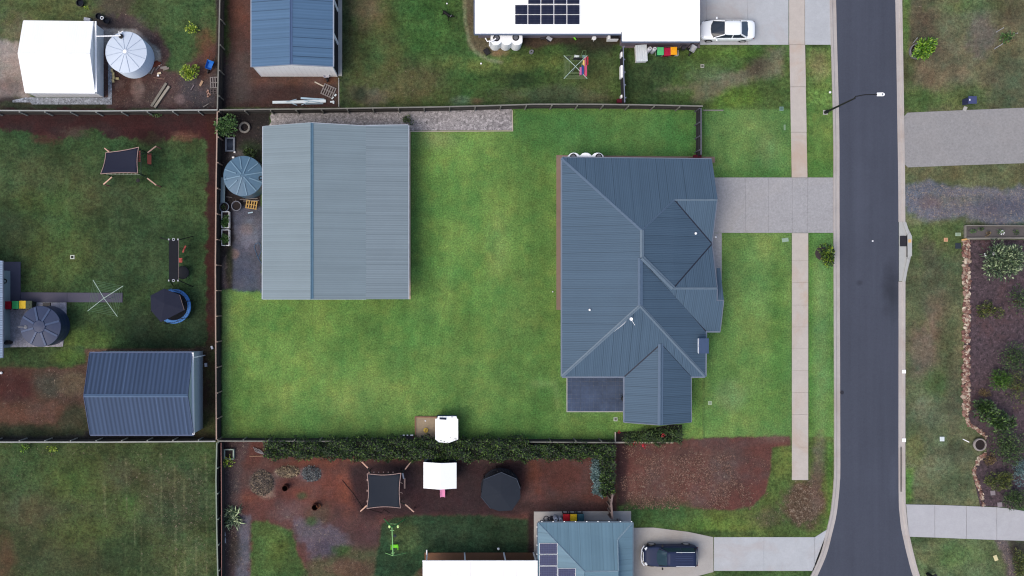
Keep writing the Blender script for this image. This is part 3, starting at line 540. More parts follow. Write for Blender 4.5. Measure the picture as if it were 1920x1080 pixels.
pp = [[(1479, a+.15), (1508, a+.15), (1508.3, b-.15), (1479.3, b-.15)] for a, b in ((-260, -120), (-120, 84))]
for a, b in ((84, 163), (163, 248), (248, 333)):
    xa = 1480+(a-84)*.017; xb = 1480+(b-84)*.017; pp.append([(xa, a+.3), (xa+29, a+.3), (xb+29.3, b-.3), (xb, b-.3)])
for a, b in ((437, 489), (489, 530), (530, 572), (572, 613), (613, 654), (654, 695), (695, 736), (736, 777), (777, 838), (838, 900)): pp.append([(1484.6, a+.15), (1515, a+.15), (1515, b-.15), (1484.6, b-.15)])
slabs('footpath', pp, .06, path_m)
# slabs round the buildings
slabs('paving', [[(1043, 291), (1340, 294), (1340, 305), (1056, 305), (1056, 581), (1043, 581)]], .07, conc('brown_concrete', S(134, 112, 100), .12, stain=.5, sc=(100, 80, 70)))
slabs('paving', [[(765, 247), (770, 247), (770, 561), (500, 561), (500, 250)]], .07, conc('sand_concrete', S(200, 178, 152), .08, stain=.4, sc=(170, 150, 130)))
slabs('paving', [[(1001, 959), (1183, 958), (1183, 984), (1187, 989), (1187, 1200), (1001, 1200)]], .07, cream_m)
slabs('paving', [[(796, 1036), (1001, 1036), (1001, 1200), (796, 1200)]], .065, conc('rust_concrete', S(110, 76, 52), .25, stain=.7, sc=(84, 64, 54)))
slabs('paving', [[(-60, 491), (39, 491), (39, 566), (-60, 566)], [(39.5, 548), (126, 548.6), (126, 566.6), (39.5, 566)], [(126.6, 548.6), (230, 549), (230, 567), (126.6, 566.6)]], .06, conc('dark_concrete', S(78, 76, 92), .08, stain=.2, sc=(70, 68, 78)))
slabs('paving', [[(24, 188), (48, 183), (203, 183), (203, 120), (210, 120), (210, 196), (60, 196), (58, 192), (24, 192)]], .05, conc('speckled_slab', S(140, 146, 156), .25, agg=1, stain=.5, sc=(90, 92, 98), chunk=.8))
slabs('gravel_pad', [[(19, 567), (125, 567), (125, 600), (118, 650), (19, 651)]], .06, conc('pale_gravel', S(150, 148, 156), .1, agg=1, stain=.2, sc=(120, 118, 120), chunk=.35))
gb = conc('bed_gravel', S(150, 146, 147), .2, agg=1, stain=.4, sc=(84, 80, 84), chunk=.75)
slabs('gravel_bed', [[(514, 207), (640, 206), (660, 208), (700, 206), (960, 204), (961, 244), (770, 245), (770, 247), (500, 250), (503, 238), (509, 228), (506, 218)]], .045, gb)
# tiled patio with a pale edge
mb = MB(); nx_, ny_ = 14, 8
for i in range(nx_):
    for j in range(ny_):
        a = 1063.5+i*(1178-1063.5)/nx_; b = 707+j*(771-707)/ny_; dz = random.uniform(0, .002)
        mb.prism([G(a+.1, b+.1), G(a+8.18-.1, b+.1), G(a+8.18-.1, b+8-.1), G(a+.1, b+8-.1)], .05, .108+dz)
struct('patio', mb, M_('slate_tile', S(68, 82, 106), .4, var=.55, scale=.7, var2=.35, scale2=4))
mb = MB(); mb.prism([G(1062, 700), G(1180, 700), G(1180, 772.5), G(1062, 772.5)], .001, .09); struct('patio_base', mb, M_('pale_edge', S(178, 178, 174), .8))
# ---------------------------------------------------------------- buildings
def roof_face(mb, pts):                            # a sloping sheet with UVs: u along the eave, v up the slope, in metres
    pts = [Vector(p) for p in pts]
    n = Vector((0, 0, 0))
    for i in range(len(pts)): n += pts[i].cross(pts[(i+1) % len(pts)])
    n.normalize()
    if n.z < 0: n = -n; pts = pts[::-1]
    s = Vector((0, 0, 1))-n*n.z
    s = s.normalized() if s.length > 1e-3 else Vector((0, 1, 0)); u = s.cross(n)
    f = mb.face(pts)
    for l in f.loops: l[mb.uv].uv = (l.vert.co.dot(u)+100, l.vert.co.dot(s)+100)
    return f
def T(x, y, z): return P(x, y, z)
def slab_wall(mb, pts, z0, z1, th=.12):
    for i in range(len(pts)):
        mb.bar((*pts[i], (z0+z1)/2), (*pts[(i+1) % len(pts)], (z0+z1)/2), th, z1-z0)
CAP = .28
def ridge(mb, a, b, w=CAP, h=.05, lift=.03):
    a, b = Vector(a), Vector(b); d = (b-a); side = Vector((0, 0, 1)).cross(d).normalized()*(w/2); up = Vector((0, 0, lift)); dn = Vector((0, 0, -.045))
    for s in (-1, 1):
        vs = [a+up, b+up, b+up+side*s+dn, a+up+side*s+dn]
        mb.face(vs if s > 0 else vs[::-1])
    r = MB.tube; mb.tube([a+up+Vector((0, 0, .01)), b+up+Vector((0, 0, .01))], .035, 5)
def gutter_run(mb, pts, w=.12, dz=-.06):
    for a, b in zip(pts[:-1], pts[1:]):
        mb.bar(Vector(a)+Vector((0, 0, dz)), Vector(b)+Vector((0, 0, dz)), w, .11)
steel_dark = roof_mat('roof_slate_blue', S(78, 99, 118), pitch=.152, lap=.76, groove=.2, lapd=.38, rough=.55, spec=.12, stain=.05, wv=.025, wv2=.09, lapw=.05)
steel_cap = M_('ridge_steel', S(104, 122, 138), .45, var=.08)
cap_dark = M_('ridge_steel_dark', S(88, 108, 130), .45, var=.08)
trim_w = M_('white_trim', (.82, .83, .84), .5, var=.04)
dark_trim = M_('dark_trim', S(52, 58, 72), .5)
wallm = M_('house_brick', S(150, 140, 132), .85, var=.1, scale=8, var2=.15, scale2=40)
glassm = M_('window_glass', (.02, .03, .04), .08)
# ---- the main house
h = thing('house', 'large L-shaped house with dark blue-grey hipped metal roof, two front gables and a tiled patio', 'house', P(1190, 500, 0))
EV = 2.5
A, B = T(1054, 296, EV), T(1334, 299, EV)
G1, G0 = T(1345, 374, 4.2), T(1264, 374, 4.18)
V1 = T(1335, 457, EV); R1, R2 = T(1204, 431, 5.36), T(1204, 483, 5.36)
H2, H3 = T(1262.5, 540.5, 4.2), T(1345, 540.5, 4.2)
R2b, R3 = T(1200.5, 484, 5.28), T(1200.5, 573, 5.28)
SW, SE = T(1054, 706, EV), T(1322.5, 706, EV)
NE2 = T(1323.5, 621, EV)
W0, W1 = T(1239, 645, 3.8), T(1238, 797, 3.8)
WL, WR = T(1171, 706, EV), T(1294.5, 706, EV); WLb, WRb = T(1171, 792, EV), T(1295, 791.5, EV)
S1, S2, S3 = T(1344.5, 563, 3.74), T(1357, 563, 3.72), T(1350.5, 621, EV)
mb = MB()
roof_face(mb, [A, B, G1, G0, R1]); roof_face(mb, [A, R1, R2, R2b, R3, SW])
roof_face(mb, [R1, G0, V1, H2, R2]); roof_face(mb, [G0, G1, V1]); roof_face(mb, [V1, H3, H2])
roof_face(mb, [H2, H3, S1, S2, S3, NE2, T(1204, 487, 5.2)]); roof_face(mb, [R2b, NE2, SE, R3])
roof_face(mb, [R3, SE, WR, W0, WL, SW]); roof_face(mb, [W0, WL, WLb, W1]); roof_face(mb, [W0, W1, WRb, WR])
roof_face(mb, [T(1343.5, 503, 2.75), T(1350, 503, 2.75), S2+Vector((0, 0, -.02)), S1+Vector((0, 0, -.02))])
rf = mb.build('roof', steel_dark, h, solid=.05)
for a, b, w, m in ((R2b, R3, .42, cap_dark), (R3, SW, .28, steel_cap), (R3, SE, .28, steel_cap), (A, R1, .36, cap_dark), (R1, R2, .34, steel_cap), (R2+Vector((0, 0, .03)), H2, .4, steel_cap), (H2, H3, .2, steel_cap), (G0, G1, .2, steel_cap), (R1, G0, .2, cap_dark), (W0, W1, .46, cap_dark)):
    mb = MB(); ridge(mb, a, b, w); mb.build('ridge_cap', m, rf)
for a, b in ((G0, V1), (V1, H2), (T(1205, 490, 5.1), NE2), (W0, WL), (W0, WR)):
    mb = MB(); mb.bar(a+Vector((0, 0, .012)), b+Vector((0, 0, .012)), .14, .012); mb.build('valley', M_('valley_steel', S(44, 50, 64), .6), rf)
e = .055
def eo(p, dx=0, dy=0): return p+Vector((dx, dy, 0))
for run in ([eo(SW, -e, -.0), eo(A, -e)], [eo(A, 0, e), eo(B, 0, e)], [eo(SW, 0, -e), eo(WL, -.12, -e)], [eo(WL, -e, 0), eo(WLb, -e, 0)], [eo(WR, e, 0), eo(WRb, e, 0)], [eo(WR, .12, -e), eo(SE, 0, -e)], [eo(SE, e, 0), eo(NE2, e, -.1)], [eo(NE2, 0, -e), eo(S3, 0, -e)]):
    mb = MB(); gutter_run(mb, run); mb.build('gutter', M_('gutter_grey', S(120, 130, 146), .5), h, bevel=.01)
for a, b in ((B, G1), (G1, V1), (V1, H3), (S2, S3), (H3, S1), (S1, S2), (WLb, W1), (W1, WRb)):
    mb = MB(); mb.bar(a+Vector((0, 0, -.06)), b+Vector((0, 0, -.06)), .06, .18); mb.build('fascia', M_('fascia_grey', S(112, 120, 136), .5), h)
i_ = .45
fp = [(A.x+i_, A.y-i_), (B.x-.2, B.y-i_), (V1.x-.2, NE2.y+.45), (SE.x-i_, NE2.y+.45), (SE.x-i_, SE.y+i_), (WR.x-i_, WR.y+i_), (WR.x-i_, WRb.y+.2), (WL.x+i_, WLb.y+.2), (WL.x+i_, SW.y+2.6), (SW.x+i_, SW.y+2.6)]
mb = MB(); mb.prism(fp, .002, EV-.08)
for (a, t, b) in ((B, G1, V1), (V1, H3, S3)):
    x = a.x-.26; mb.mesh([(x, a.y-.3, EV-.1), (x, t.y, t.z-.12), (x, b.y+.3, EV-.1), (x-.1, a.y-.3, EV-.1), (x-.1, t.y, t.z-.12), (x-.1, b.y+.3, EV-.1)], [(0, 1, 2), (5, 4, 3), (0, 3, 4, 1), (1, 4, 5, 2), (2, 5, 3, 0)])
y = WLb.y+.26; mb.mesh([(WLb.x+.3, y, EV-.1), (W1.x, y, 3.68), (WRb.x-.3, y, EV-.1), (WLb.x+.3, y+.1, EV-.1), (W1.x, y+.1, 3.68), (WRb.x-.3, y+.1, EV-.1)], [(0, 1, 2), (5, 4, 3), (0, 3, 4, 1), (1, 4, 5, 2), (2, 5, 3, 0)])
mb.build('wall', wallm, h)
mb = MB(); mb.box((B.x-.17, (B.y+V1.y)/2, 1.1), (.08, 5.0, 2.2)); gd = mb.build('garage_door', M_('garage_door', S(70, 78, 92), .5), h)
mb = MB(); mb.box((B.x-.11, (B.y+V1.y)/2, .9), (.06, .3, .05)); mb.build('handle', trim_w, gd)
for (wx, wy, ax, w) in ((A.x+i_, 5.0, 'x', 1.8), (A.x+i_, 1.0, 'x', 1.2), (A.x+i_, -2.0, 'x', 2.4), (SE.x-i_, -5.5, 'x', 1.8), ((WL.x+WR.x)/2, WLb.y+.2, 'y', 1.8)):
    mb = MB(); d = (.06, w, 1.2) if ax == 'x' else (w, .06, 1.2); mb.box((wx, wy, 1.5), d); wn_ = mb.build('window', dark_trim, h)
    mb = MB(); d = (.09, w-.12, 1.08) if ax == 'x' else (w-.12, .09, 1.08); mb.box((wx, wy, 1.5), d); mb.build('pane', glassm, wn_)
mb = MB()
for (x, y) in ((1064, 768), (1120, 768)): pass
for (x, y, zb, zt, r) in ((1106, 581, 3.35, 3.7, .075), (1305, 437.5, 2.9, 3.35, .085)):
    mb = MB(); p = P(x, y, zt); mb.cyl((p.x, p.y, zb), r*.7, zt-zb-.08, 10); mb.lathe((p.x, p.y, zt-.12), [(r*.7, 0), (r*1.3, .05), (r*1.2, .12), (r*.4, .17)], 12)
    mb.build('vent_pipe', trim_w, h, smooth=False)
# chimney box through the front eave
p = P(1318, 648.5, 3.4); mb = MB(); mb.box((p.x+.02, p.y, 2.75), (.72, 1.22, 1.3)); ch = mb.build('chimney', M_('chimney_flashing', S(172, 188, 210), .5), h, bevel=.02)
mb = MB(); mb.box((p.x+.06, p.y, 3.44), (.86, 1.3, .07)); mb.build('chimney_cap', M_('chimney_cap', S(68, 86, 116), .4), ch, bevel=.01)
mb = MB(); mb.box((p.x-.34, p.y, 3.42), (.1, 1.3, .09)); mb.build('flashing', trim_w, ch)
# aerial and satellite dish on the hip
d0 = P(1180, 598, 5.2); mb = MB(); mb.tube([(d0.x, d0.y, 4.9), (d0.x, d0.y, 5.9)], .03)
an = mb.build('aerial_mast', M_('galvanised', (.5, .52, .54), .4, .6), h)
mb = MB(); mb.bar(P(1172, 605, 5.8), P(1156, 618, 5.8), .04)
for k in range(9):
    t = k/8; q = P(1172-16*t, 605+13*t, 5.8); mb.bar(q+Vector((-.13-.06*t, -.17, 0)), q+Vector((.13+.06*t, .17, 0)), .018)
mb.build('aerial', M_('galvanised', (.5, .52, .54), .4, .6), an)
mb = MB(); mb.lathe((d0.x, d0.y, 5.85), [(.02, 0), (.08, .03), (.13, .06), (.15, .09)], 16, capt=False); mb.bar((d0.x, d0.y, 5.86), (d0.x+.3, d0.y-.5, 6.0), .03); mb.build('satellite_dish', trim_w, an)
# verandah posts at the patio
for x, y in ((1066, 768.5),):
    pass

def gable_shed(name, label, cat, nl, nr, sl, sr, rl, rr, ez, rz, roofm, wallmat, capm, vertical=False, trimm=trim_w, end_over=.12, gut=None, capw=.36, two=None):
    """corner pixels at eave height (north-left ...), ridge pixels; vertical=True: ridge runs up the picture"""
    NL, NR, SL, SR = (T(*q, ez) for q in (nl, nr, sl, sr)); RL, RR = T(*rl, rz), T(*rr, rz)
    base = (NL+NR+SL+SR)/4; t = thing(name, label, cat, (base.x, base.y, 0))
    mb = MB()
    if vertical: roof_face(mb, [NL, RL, RR, SL]); roof_face(mb, [RL, NR, SR, RR])
    else: roof_face(mb, [NL, NR, RR, RL]); roof_face(mb, [RL, RR, SR, SL])
    r = mb.build('roof', roofm, t, solid=.05)
    mb = MB(); ridge(mb, RL, RR, capw); mb.build('ridge_cap', capm, r)
    o = .06; x0, x1 = (NL.x+SL.x)/2+o, (NR.x+SR.x)/2-o; y1, y0 = (NL.y+NR.y)/2-o, (SL.y+SR.y)/2+o
    mb = MB(); mb.prism([(x0, y0), (x1, y0), (x1, y1), (x0, y1)], .002, ez-.07)
    if vertical:
        for yy in (y0, y1-.1): mb.mesh([(x0, yy, ez-.08), (RL.x, yy, rz-.09), (x1, yy, ez-.08), (x0, yy+.1, ez-.08), (RL.x, yy+.1, rz-.09), (x1, yy+.1, ez-.08)], [(0, 1, 2), (5, 4, 3), (0, 3, 4, 1), (1, 4, 5, 2)])
    else:
        for xx in (x0, x1-.1): mb.mesh([(xx, y0, ez-.08), (xx, RL.y, rz-.09), (xx, y1, ez-.08), (xx+.1, y0, ez-.08), (xx+.1, RL.y, rz-.09), (xx+.1, y1, ez-.08)], [(0, 1, 2), (5, 4, 3), (0, 3, 4, 1), (1, 4, 5, 2)])
    w = mb.build('wall', wallmat, t)
    mb = MB()                                       # cladding ribs on the walls
    n = int((x1-x0)/.4)
    for k in range(n+1):
        x = x0+k*(x1-x0)/n
        for yy in (y0, y1): mb.box((x, yy, (ez-.1)/2), (.05, .03, ez-.12))
    n = int((y1-y0)/.4)
    for k in range(n+1):
        yy = y0+k*(y1-y0)/n
        for x in (x0, x1): mb.box((x, yy, (ez-.1)/2), (.03, .05, ez-.12))
    mb.build('cladding_ribs', wallmat, w)
    for p, q in (([eo(NL, -.05), eo(SL, -.05)], [eo(NR, .05), eo(SR, .05)]) if vertical else ([eo(NL, 0, .05), eo(NR, 0, .05)], [eo(SL, 0, -.05), eo(SR, 0, -.05)])):
        mb = MB(); gutter_run(mb, [p, q]); mb.build('gutter', gut or trimm, t)
    for a, m_, b in (((NL, RL, NR), (SL, RR, SR)) if vertical else ((NL, RL, SL), (NR, RR, SR))):
        mb = MB(); mb.bar(a+Vector((0, 0, -.03)), m_+Vector((0, 0, -.03)), .05, .14); mb.bar(m_+Vector((0, 0, -.03)), b+Vector((0, 0, -.03)), .05, .14); mb.build('fascia', trimm if not gut else gut, t)
    return t, (x0, y0, x1, y1)
# ---- big grey shed: gable part plus a lean-to on its right
rm = roof_mat('roof_pale_grey', S(127, 143, 150), pitch=.19, lap=.78, groove=.1, lapd=.08, rough=.5, stain=.04, lapw=.04, wv=.02, wv2=.09)
rm2 = roof_mat('roof_awning_grey', S(124, 139, 147), pitch=.2, lap=.42, groove=.14, lapd=.14, rough=.5, stain=.04, lapw=.07, wv=.02, wv2=.12)
bs, bb = gable_shed('shed', 'biggest shed with a pale grey metal roof and lean-to beside the lawn', 'shed', (494, 237), (686.5, 236), (493, 561), (686.5, 561), (583, 230), (583, 561), 3.0, 4.05, rm,
                M_('shed_wall_cream', S(180, 172, 160), .6, var=.06), M_('ridge_teal', S(92, 124, 144), .45), vertical=True, gut=M_('gutter_pale', S(176, 186, 196), .5), capw=.42)
mb = MB(); a, b, c, d = T(686, 236, 2.98), T(765, 235, 2.62), T(765, 561, 2.62), T(686, 561, 2.98); roof_face(mb, [a, b, c, d]); aw = mb.build('lean_to_roof', rm2, bs, solid=.04)
mb = MB(); gutter_run(mb, [eo(b, .06), eo(c, .06)], .1); gutter_run(mb, [eo(b, 0, .04), eo(a, 0, .04)], .07, -.02); mb.build('gutter', M_('gutter_pale', S(176, 186, 196), .5), aw)
for k in range(8):
    y = 248+k*44; q = P(767, y, 0); mb = MB(); mb.box((q.x-.2, q.y, 1.3), (.1, .1, 2.5)); mb.build('post', trim_w, bs)
mb = MB()
for k in range(13):
    q = P(760, 240+k*26.5, 2.5); mb.box((q.x-1.7, q.y, 2.6), (3.6, .06, .1), M=Matrix.Rotation(.1, 3, 'Y'))
mb.build('rafters', trim_w, bs)
# ---- blue shed at the top, with an open bay on its right
bm_, bx = gable_shed('shed', 'blue-roofed shed at the top edge with a cream end wall and an open bay', 'shed', (472, -330), (624, -330), (472, 125.5), (624, 125), (544, -338), (544, 121), 3.7, 4.45, roof_mat('roof_blue', S(84, 114, 144), pitch=.26, lap=.8, groove=.12, lapd=.6, rough=.45, stain=.07, lapw=.07),
                M_('wall_cream', (.86, .86, .85), .6, var=.03, dirt=S(170, 140, 120), dirt_amt=.1, scale=1.2), M_('ridge_blue', S(84, 106, 140), .45), vertical=True, trimm=M_('blue_trim', S(64, 76, 96), .5), gut=M_('blue_gutter', S(150, 160, 176), .5), capw=.4)
q0 = P(636, 143, 0); sx = bx[2]
for y in (82, 20, -45, -110):
    q = P(635, y, 0); mb = MB(); mb.box((bx[2]+.03, q.y, 1.8), (.12, .22, 3.6)); mb.build('post', trim_w, bm_)
mb = MB(); mb.box(((bx[2]+.25), (q0.y+P(0, -330).y)/2, .08), (.34, P(0, -330).y-q0.y, .16)); mb.build('slab_edge', M_('pale_edge', S(178, 178, 174), .8), bm_)
mb = MB()
for a_, b_ in ((141, 86), (78, 24), (16, -41), (-49, -106)):
    ya, yb = P(0, a_).y, P(0, b_).y; mb.box((bx[2]+.02, (ya+yb)/2, 1.75), (.05, yb-ya-.1, 3.3))
mb.build('bay_shade', M_('bay_shade_dark', S(34, 34, 40), .8), bm_)  # dark panels imitate the shaded inside of the open bay
# ---- navy shed lower left
dk = roof_mat('roof_navy', S(66, 82, 108), pitch=.36, lap=.74, groove=.45, lapd=-.35, rough=.5, stain=.04, lapw=.05, spec=.1)
ns, nb = gable_shed('shed', 'navy-roofed shed with a white downpipe on its pale grey end wall', 'shed', (168, 662), (360, 661.5), (169, 815), (363, 815), (157, 742), (352, 742), 3.4, 4.95, dk,
                M_('wall_bluegrey', S(186, 200, 206), .6, var=.05), M_('ridge_navy', S(84, 108, 138), .45), gut=M_('navy_gutter', S(78, 92, 122), .5), capw=.26)
mb = MB(); a = T(361.5, 661, 3.4); b = T(363, 815, 3.4); mb.bar(a, b, .16, .12); tr = mb.build('end_gutter', trim_w, ns)
mb = MB(); mb.tube([T(364, 670, 3.3), T(370, 669, 2.9), P(384, 666, 0)+Vector((.03, 0, .1))], .05, 8); mb.build('downpipe', trim_w, ns)
# ---- white shed upper left
wr = roof_mat('roof_white', (.84, .86, .87), pitch=.2, lap=.76, groove=.02, lapd=.03, rough=.35, stain=.0, wv=0, wv2=.01)
ws, wb = gable_shed('shed', 'white-roofed white shed at the upper left beside a round white tank', 'shed', (44, 40.5), (175, 42), (47, 172), (178, 173), (34, 100), (168.5, 101), 2.3, 3.15, wr,
                M_('wall_white', (.85, .86, .86), .5, var=.03), M_('ridge_white', (.85, .86, .87), .4, var=.02), trimm=trim_w, capw=.3)
mb = MB(); a = T(179.5, 40, 2.3); b = T(180.5, 173, 2.3); mb.bar(a, b, .14, .12); mb.build('end_gutter', trim_w, ws)
mb = MB(); mb.tube([T(181, 68, 2.45), T(221, 67, 2.6)], .055, 8); mb.build('inlet_pipe', trim_w, ws)

# ---- white-roofed neighbour at the top
nh = thing('house', 'neighbouring house with a glaring white metal roof and solar panels, at the top edge', 'house', P(1100, -60, 0))
ez, sl_ = 2.55, .36
def wz(y, ye): return ez+max(0, (ye-y))*K*sl_*.97
mb = MB()
Lw, Lm, Rm = 890, 1166, 1312
a0 = T(Lw, 63.5, ez); a1 = T(Lm, 63.5, ez); xr = T(Lw, -60, wz(-60, 63.5))
zr = wz(-60, 63.5)
pA, pB = T(960, -75, zr+.3), T(1255, -75, zr+.3)
roof_face(mb, [T(Lw, 63.5, ez), T(Lm, 63.5, ez), T(Lm, 47, 2.82), T(1212, -4, 3.65), T(1212, -75, 4.6), T(950, -75, 4.75)])
roof_face(mb, [T(Lm, 47, 2.82)+Vector((0, 0, .02)), T(Lm, 77.5, ez), T(Rm, 77.5, ez), T(1312, -70, 4.4), T(1240, -70, 4.45), T(1212, -4, 3.66)])
roof_face(mb, [T(Lw, 63.5, ez), T(950, -75, 4.75), T(890, -230, ez)])
roof_face(mb, [T(1312, -70, 4.4), T(1312, -230, ez), T(1240, -230, ez), T(1240, -70, 4.45)])
r = mb.build('roof', wr, nh, solid=.05)
mb = MB(); gutter_run(mb, [T(Lw-.8, 64.5, ez), T(Lm, 64.5, ez)], .13, -.04); gutter_run(mb, [T(Lm, 78.5, ez), T(Rm, 78.5, ez)], .13, -.04); gutter_run(mb, [T(Lw-.8, 64, ez), T(Lw-.8, -230, ez)], .1, -.04); gutter_run(mb, [T(Lm-.5, 48, ez), T(Lm-.5, 78, ez)], .08, -.0)
mb.build('gutter', M_('gutter_slate', S(96, 108, 128), .5), nh)
mb = MB(); y1 = T(0, 63.5, ez).y+.38; y2 = T(0, 77.5, ez).y+.3
mb.prism([(T(Lw, 0, ez).x+.4, y1), (T(Lm, 0, ez).x+.3, y1), (T(Lm, 0, ez).x+.3, y2), (T(Rm, 0, ez).x-.35, y2), (T(Rm, 0, ez).x-.35, 34), (T(Lw, 0, ez).x+.4, 34)], .002, ez-.12)
mb.build('wall', M_('brick_mauve', S(128, 118, 128), .85, var=.1, var2=.25, scale2=14), nh)
mb = MB(); mb.prism([G(1166, 78), G(1312, 78), G(1312, 90), G(1166, 90)], .002, .08); mb.build('path_slab', M_('slab_mauve', S(116, 104, 108), .85, var=.1, var2=.25, scale2=10), nh)
def panelmat(name, base, line):
    if name in MATS: return MATS[name]
    m, N, L, b = nodes(name); uv = N.new('ShaderNodeUVMap').outputs[0]; sp = N.new('ShaderNodeSeparateXYZ'); L.new(uv, sp.inputs[0])
    fx = mth(N, L, 'FRACT', mth(N, L, 'MULTIPLY', sp.outputs[0], 10)); fy_ = mth(N, L, 'FRACT', mth(N, L, 'MULTIPLY', sp.outputs[1], 6))
    k = mth(N, L, 'MAXIMUM', mth(N, L, 'LESS_THAN', fx, .14), mth(N, L, 'LESS_THAN', fy_, .14))
    wn = N.new('ShaderNodeTexWhiteNoise'); wn.noise_dimensions = '2D'; q = N.new('ShaderNodeVectorMath'); q.operation = 'FLOOR'; s = N.new('ShaderNodeVectorMath'); s.operation = 'MULTIPLY'; L.new(uv, s.inputs[0]); s.inputs[1].default_value = (10, 6, 1); L.new(s.outputs[0], q.inputs[0]); L.new(q.outputs[0], wn.inputs['Vector'])
    c1 = mixc(N, L, mth(N, L, 'MULTIPLY', wn.outputs[0], .4), base, tuple(v*1.7 for v in base))
    L.new(mixc(N, L, mth(N, L, 'MULTIPLY', k, .4), c1, line), b.inputs['Base Color']); b.inputs['Roughness'].default_value = .3; b.inputs['Specular IOR Level'].default_value = .1
    MATS[name] = m; return m
pm = panelmat('solar_cells', S(18, 25, 48), S(84, 90, 110)); pm2 = panelmat('solar_cells_blue', S(24, 36, 78), S(90, 104, 140))
def solar(x0, y0, x1, y1, zf, parent, m, fr=trim_w):
    pts = [T(x, y, zf(x, y)+.1) for x, y in ((x0, y1), (x1, y1), (x1, y0), (x0, y0))]
    n = (pts[1]-pts[0]).cross(pts[3]-pts[0]).normalized()
    mb = MB(); mb.mesh([p for p in pts]+[p-n*.05 for p in pts], [(0, 1, 2, 3), (7, 6, 5, 4), (0, 4, 5, 1), (1, 5, 6, 2), (2, 6, 7, 3), (3, 7, 4, 0)])
    fo = mb.build('solar_panel', fr, parent)
    c = sum(pts, Vector())/4; q = [c+(p-c)*f+n*.006 for p, f in zip(pts, (.965,)*4)]
    mb = MB(); f = mb.face(q)
    for l, uv in zip(f.loops, ((0, 0), (1, 0), (1, 1), (0, 1))): l[mb.uv].uv = uv
    mb.build('cells', m, fo)
zf = lambda x, y: wz(y, 63.5)-.0
for r_ in range(2):
    for c_ in range(5): solar(965+c_*24.4+.6, 8.8+r_*18.6+.3, 965+(c_+1)*24.4-.2, 8.8+(r_+1)*18.6-.4, zf, nh, pm)
for c_ in range(4): solar(989.5+c_*24.3+.6, -11, 989.5+(c_+1)*24.3-.2, 7.6, zf, nh, pm)
mb = MB(); q = P(1148, 72, .3); mb.box((q.x, q.y, .45), (.95, .45, .8)); ac = mb.build('air_conditioner', trim_w, nh, bevel=.02); mb = MB(); mb.box((q.x+.1, q.y, .86), (.74, .4, .03)); mb.build('grille', M_('black_grille', (.012, .012, .015), .6), ac)

# ---- lower neighbour with teal roof
lh = thing('house', 'neighbouring house at the bottom edge with a teal hipped roof and blue solar panels', 'house', P(1090, 1110, 0))
s2 = .30
def z2(y): return 2.5+(y-980)*K*s2*.97
a, b = T(1009, 980.5, 2.5), T(1186, 980, 2.5)
hp = T(1158, 1012, 2.92); r1_ = T(1096, 1072, 3.82); r2_ = T(1159.5, 1071, 3.8)
tm = roof_mat('roof_teal', S(104, 134, 150), pitch=.3, lap=.95, groove=.04, lapd=.3, rough=.5, stain=.04, lapw=.05)
mb = MB()
roof_face(mb, [a, b, hp, r2_, r1_]); roof_face(mb, [a, r1_, T(1096, 1300, 3.82), T(1009, 1300, 2.5)])
roof_face(mb, [b, T(1186, 1300, 2.5), T(1159.5, 1160, 2.92), hp+Vector((0, 0, .0))])
roof_face(mb, [r1_+Vector((0, 0, .01)), r2_+Vector((0, 0, .01)), T(1159.5, 1300, 3.8), T(1096, 1300, 3.82)])
r = mb.build('roof', tm, lh, solid=.05)
mb = MB(); ridge(mb, a, r1_, .16, lift=.02); ridge(mb, b, hp, .16, lift=.02); ridge(mb, hp, r2_, .16, lift=.02); ridge(mb, r1_, r2_, .16, lift=.02); mb.build('ridge_cap', M_('ridge_pale_teal', S(132, 154, 168), .45), r)
mb = MB(); gutter_run(mb, [eo(a, 0, .05), eo(b, 0, .05)], .12); gutter_run(mb, [eo(a, -.05), eo(T(1009, 1300, 2.5), -.05)], .12); gutter_run(mb, [eo(b, .05), eo(T(1186, 1300, 2.5), .05)], .1)
gt = mb.build('gutter', M_('gutter_teal', S(94, 110, 124), .5), lh)
mb = MB()
for k in range(9):
    q = T(1016+k*21, 979.5, 2.48); mb.box((q.x, q.y+.08, 2.48), (.09, .06, .09))
for k in range(5):
    q = T(1008.5, 988+k*17, 2.48); mb.box((q.x-.08, q.y, 2.48), (.06, .09, .09))
mb.build('gutter_brackets', trim_w, gt)
mb = MB(); mb.prism([(a.x+.4, a.y-.4), (b.x-.4, a.y-.4), (b.x-.4, -36), (a.x+.4, -36)], .002, 2.42); mb.build('wall', wallm, lh)
zw = lambda x, y: 2.52+(x-1009)*1.32/87
for k in range(4): solar(1011.5, 1018+k*21.6+.5, 1045, 1018+(k+1)*21.6-.6, zw, lh, pm2)
for k in range(2): solar(1046, 1066+k*21.6, 1079, 1066+(k+1)*21.6-.8, zw, lh, pm2)
# flat white patio roof, its own structure beside the house
pr = thing('patio_roof', 'flat ribbed white patio roof on white posts, left of the teal-roofed house', 'patio roof', P(900, 1100, 0))
mb = MB(); roof_face(mb, [T(792.5, 1053, 2.7), T(1008, 1053, 2.7), T(1008, 1300, 2.85), T(792.5, 1300, 2.85)]); mb.build('roof', roof_mat('roof_white_ribbed', (.84, .83, .81), pitch=.19, lap=.57, groove=.05, lapd=.2, rough=.4, stain=.01, lapw=.05, wv=.01, wv2=.02), pr, solid=.06)
mb = MB(); gutter_run(mb, [T(792, 1052, 2.7), T(1008, 1052, 2.7)], .1, -.02); mb.build('gutter', trim_w, pr)
for x in (801, 871, 944.5, 1000):
    q = P(x, 1036.5); mb = MB(); mb.box((q.x, q.y, 1.35), (.11, .11, 2.68)); mb.build('post', trim_w, pr)
mb = MB(); q = P(800, 1036.5); mb.box((q.x+.01, q.y+.15, .35), (.1, .42, .12)); mb.build('post_bracket', trim_w, pr)
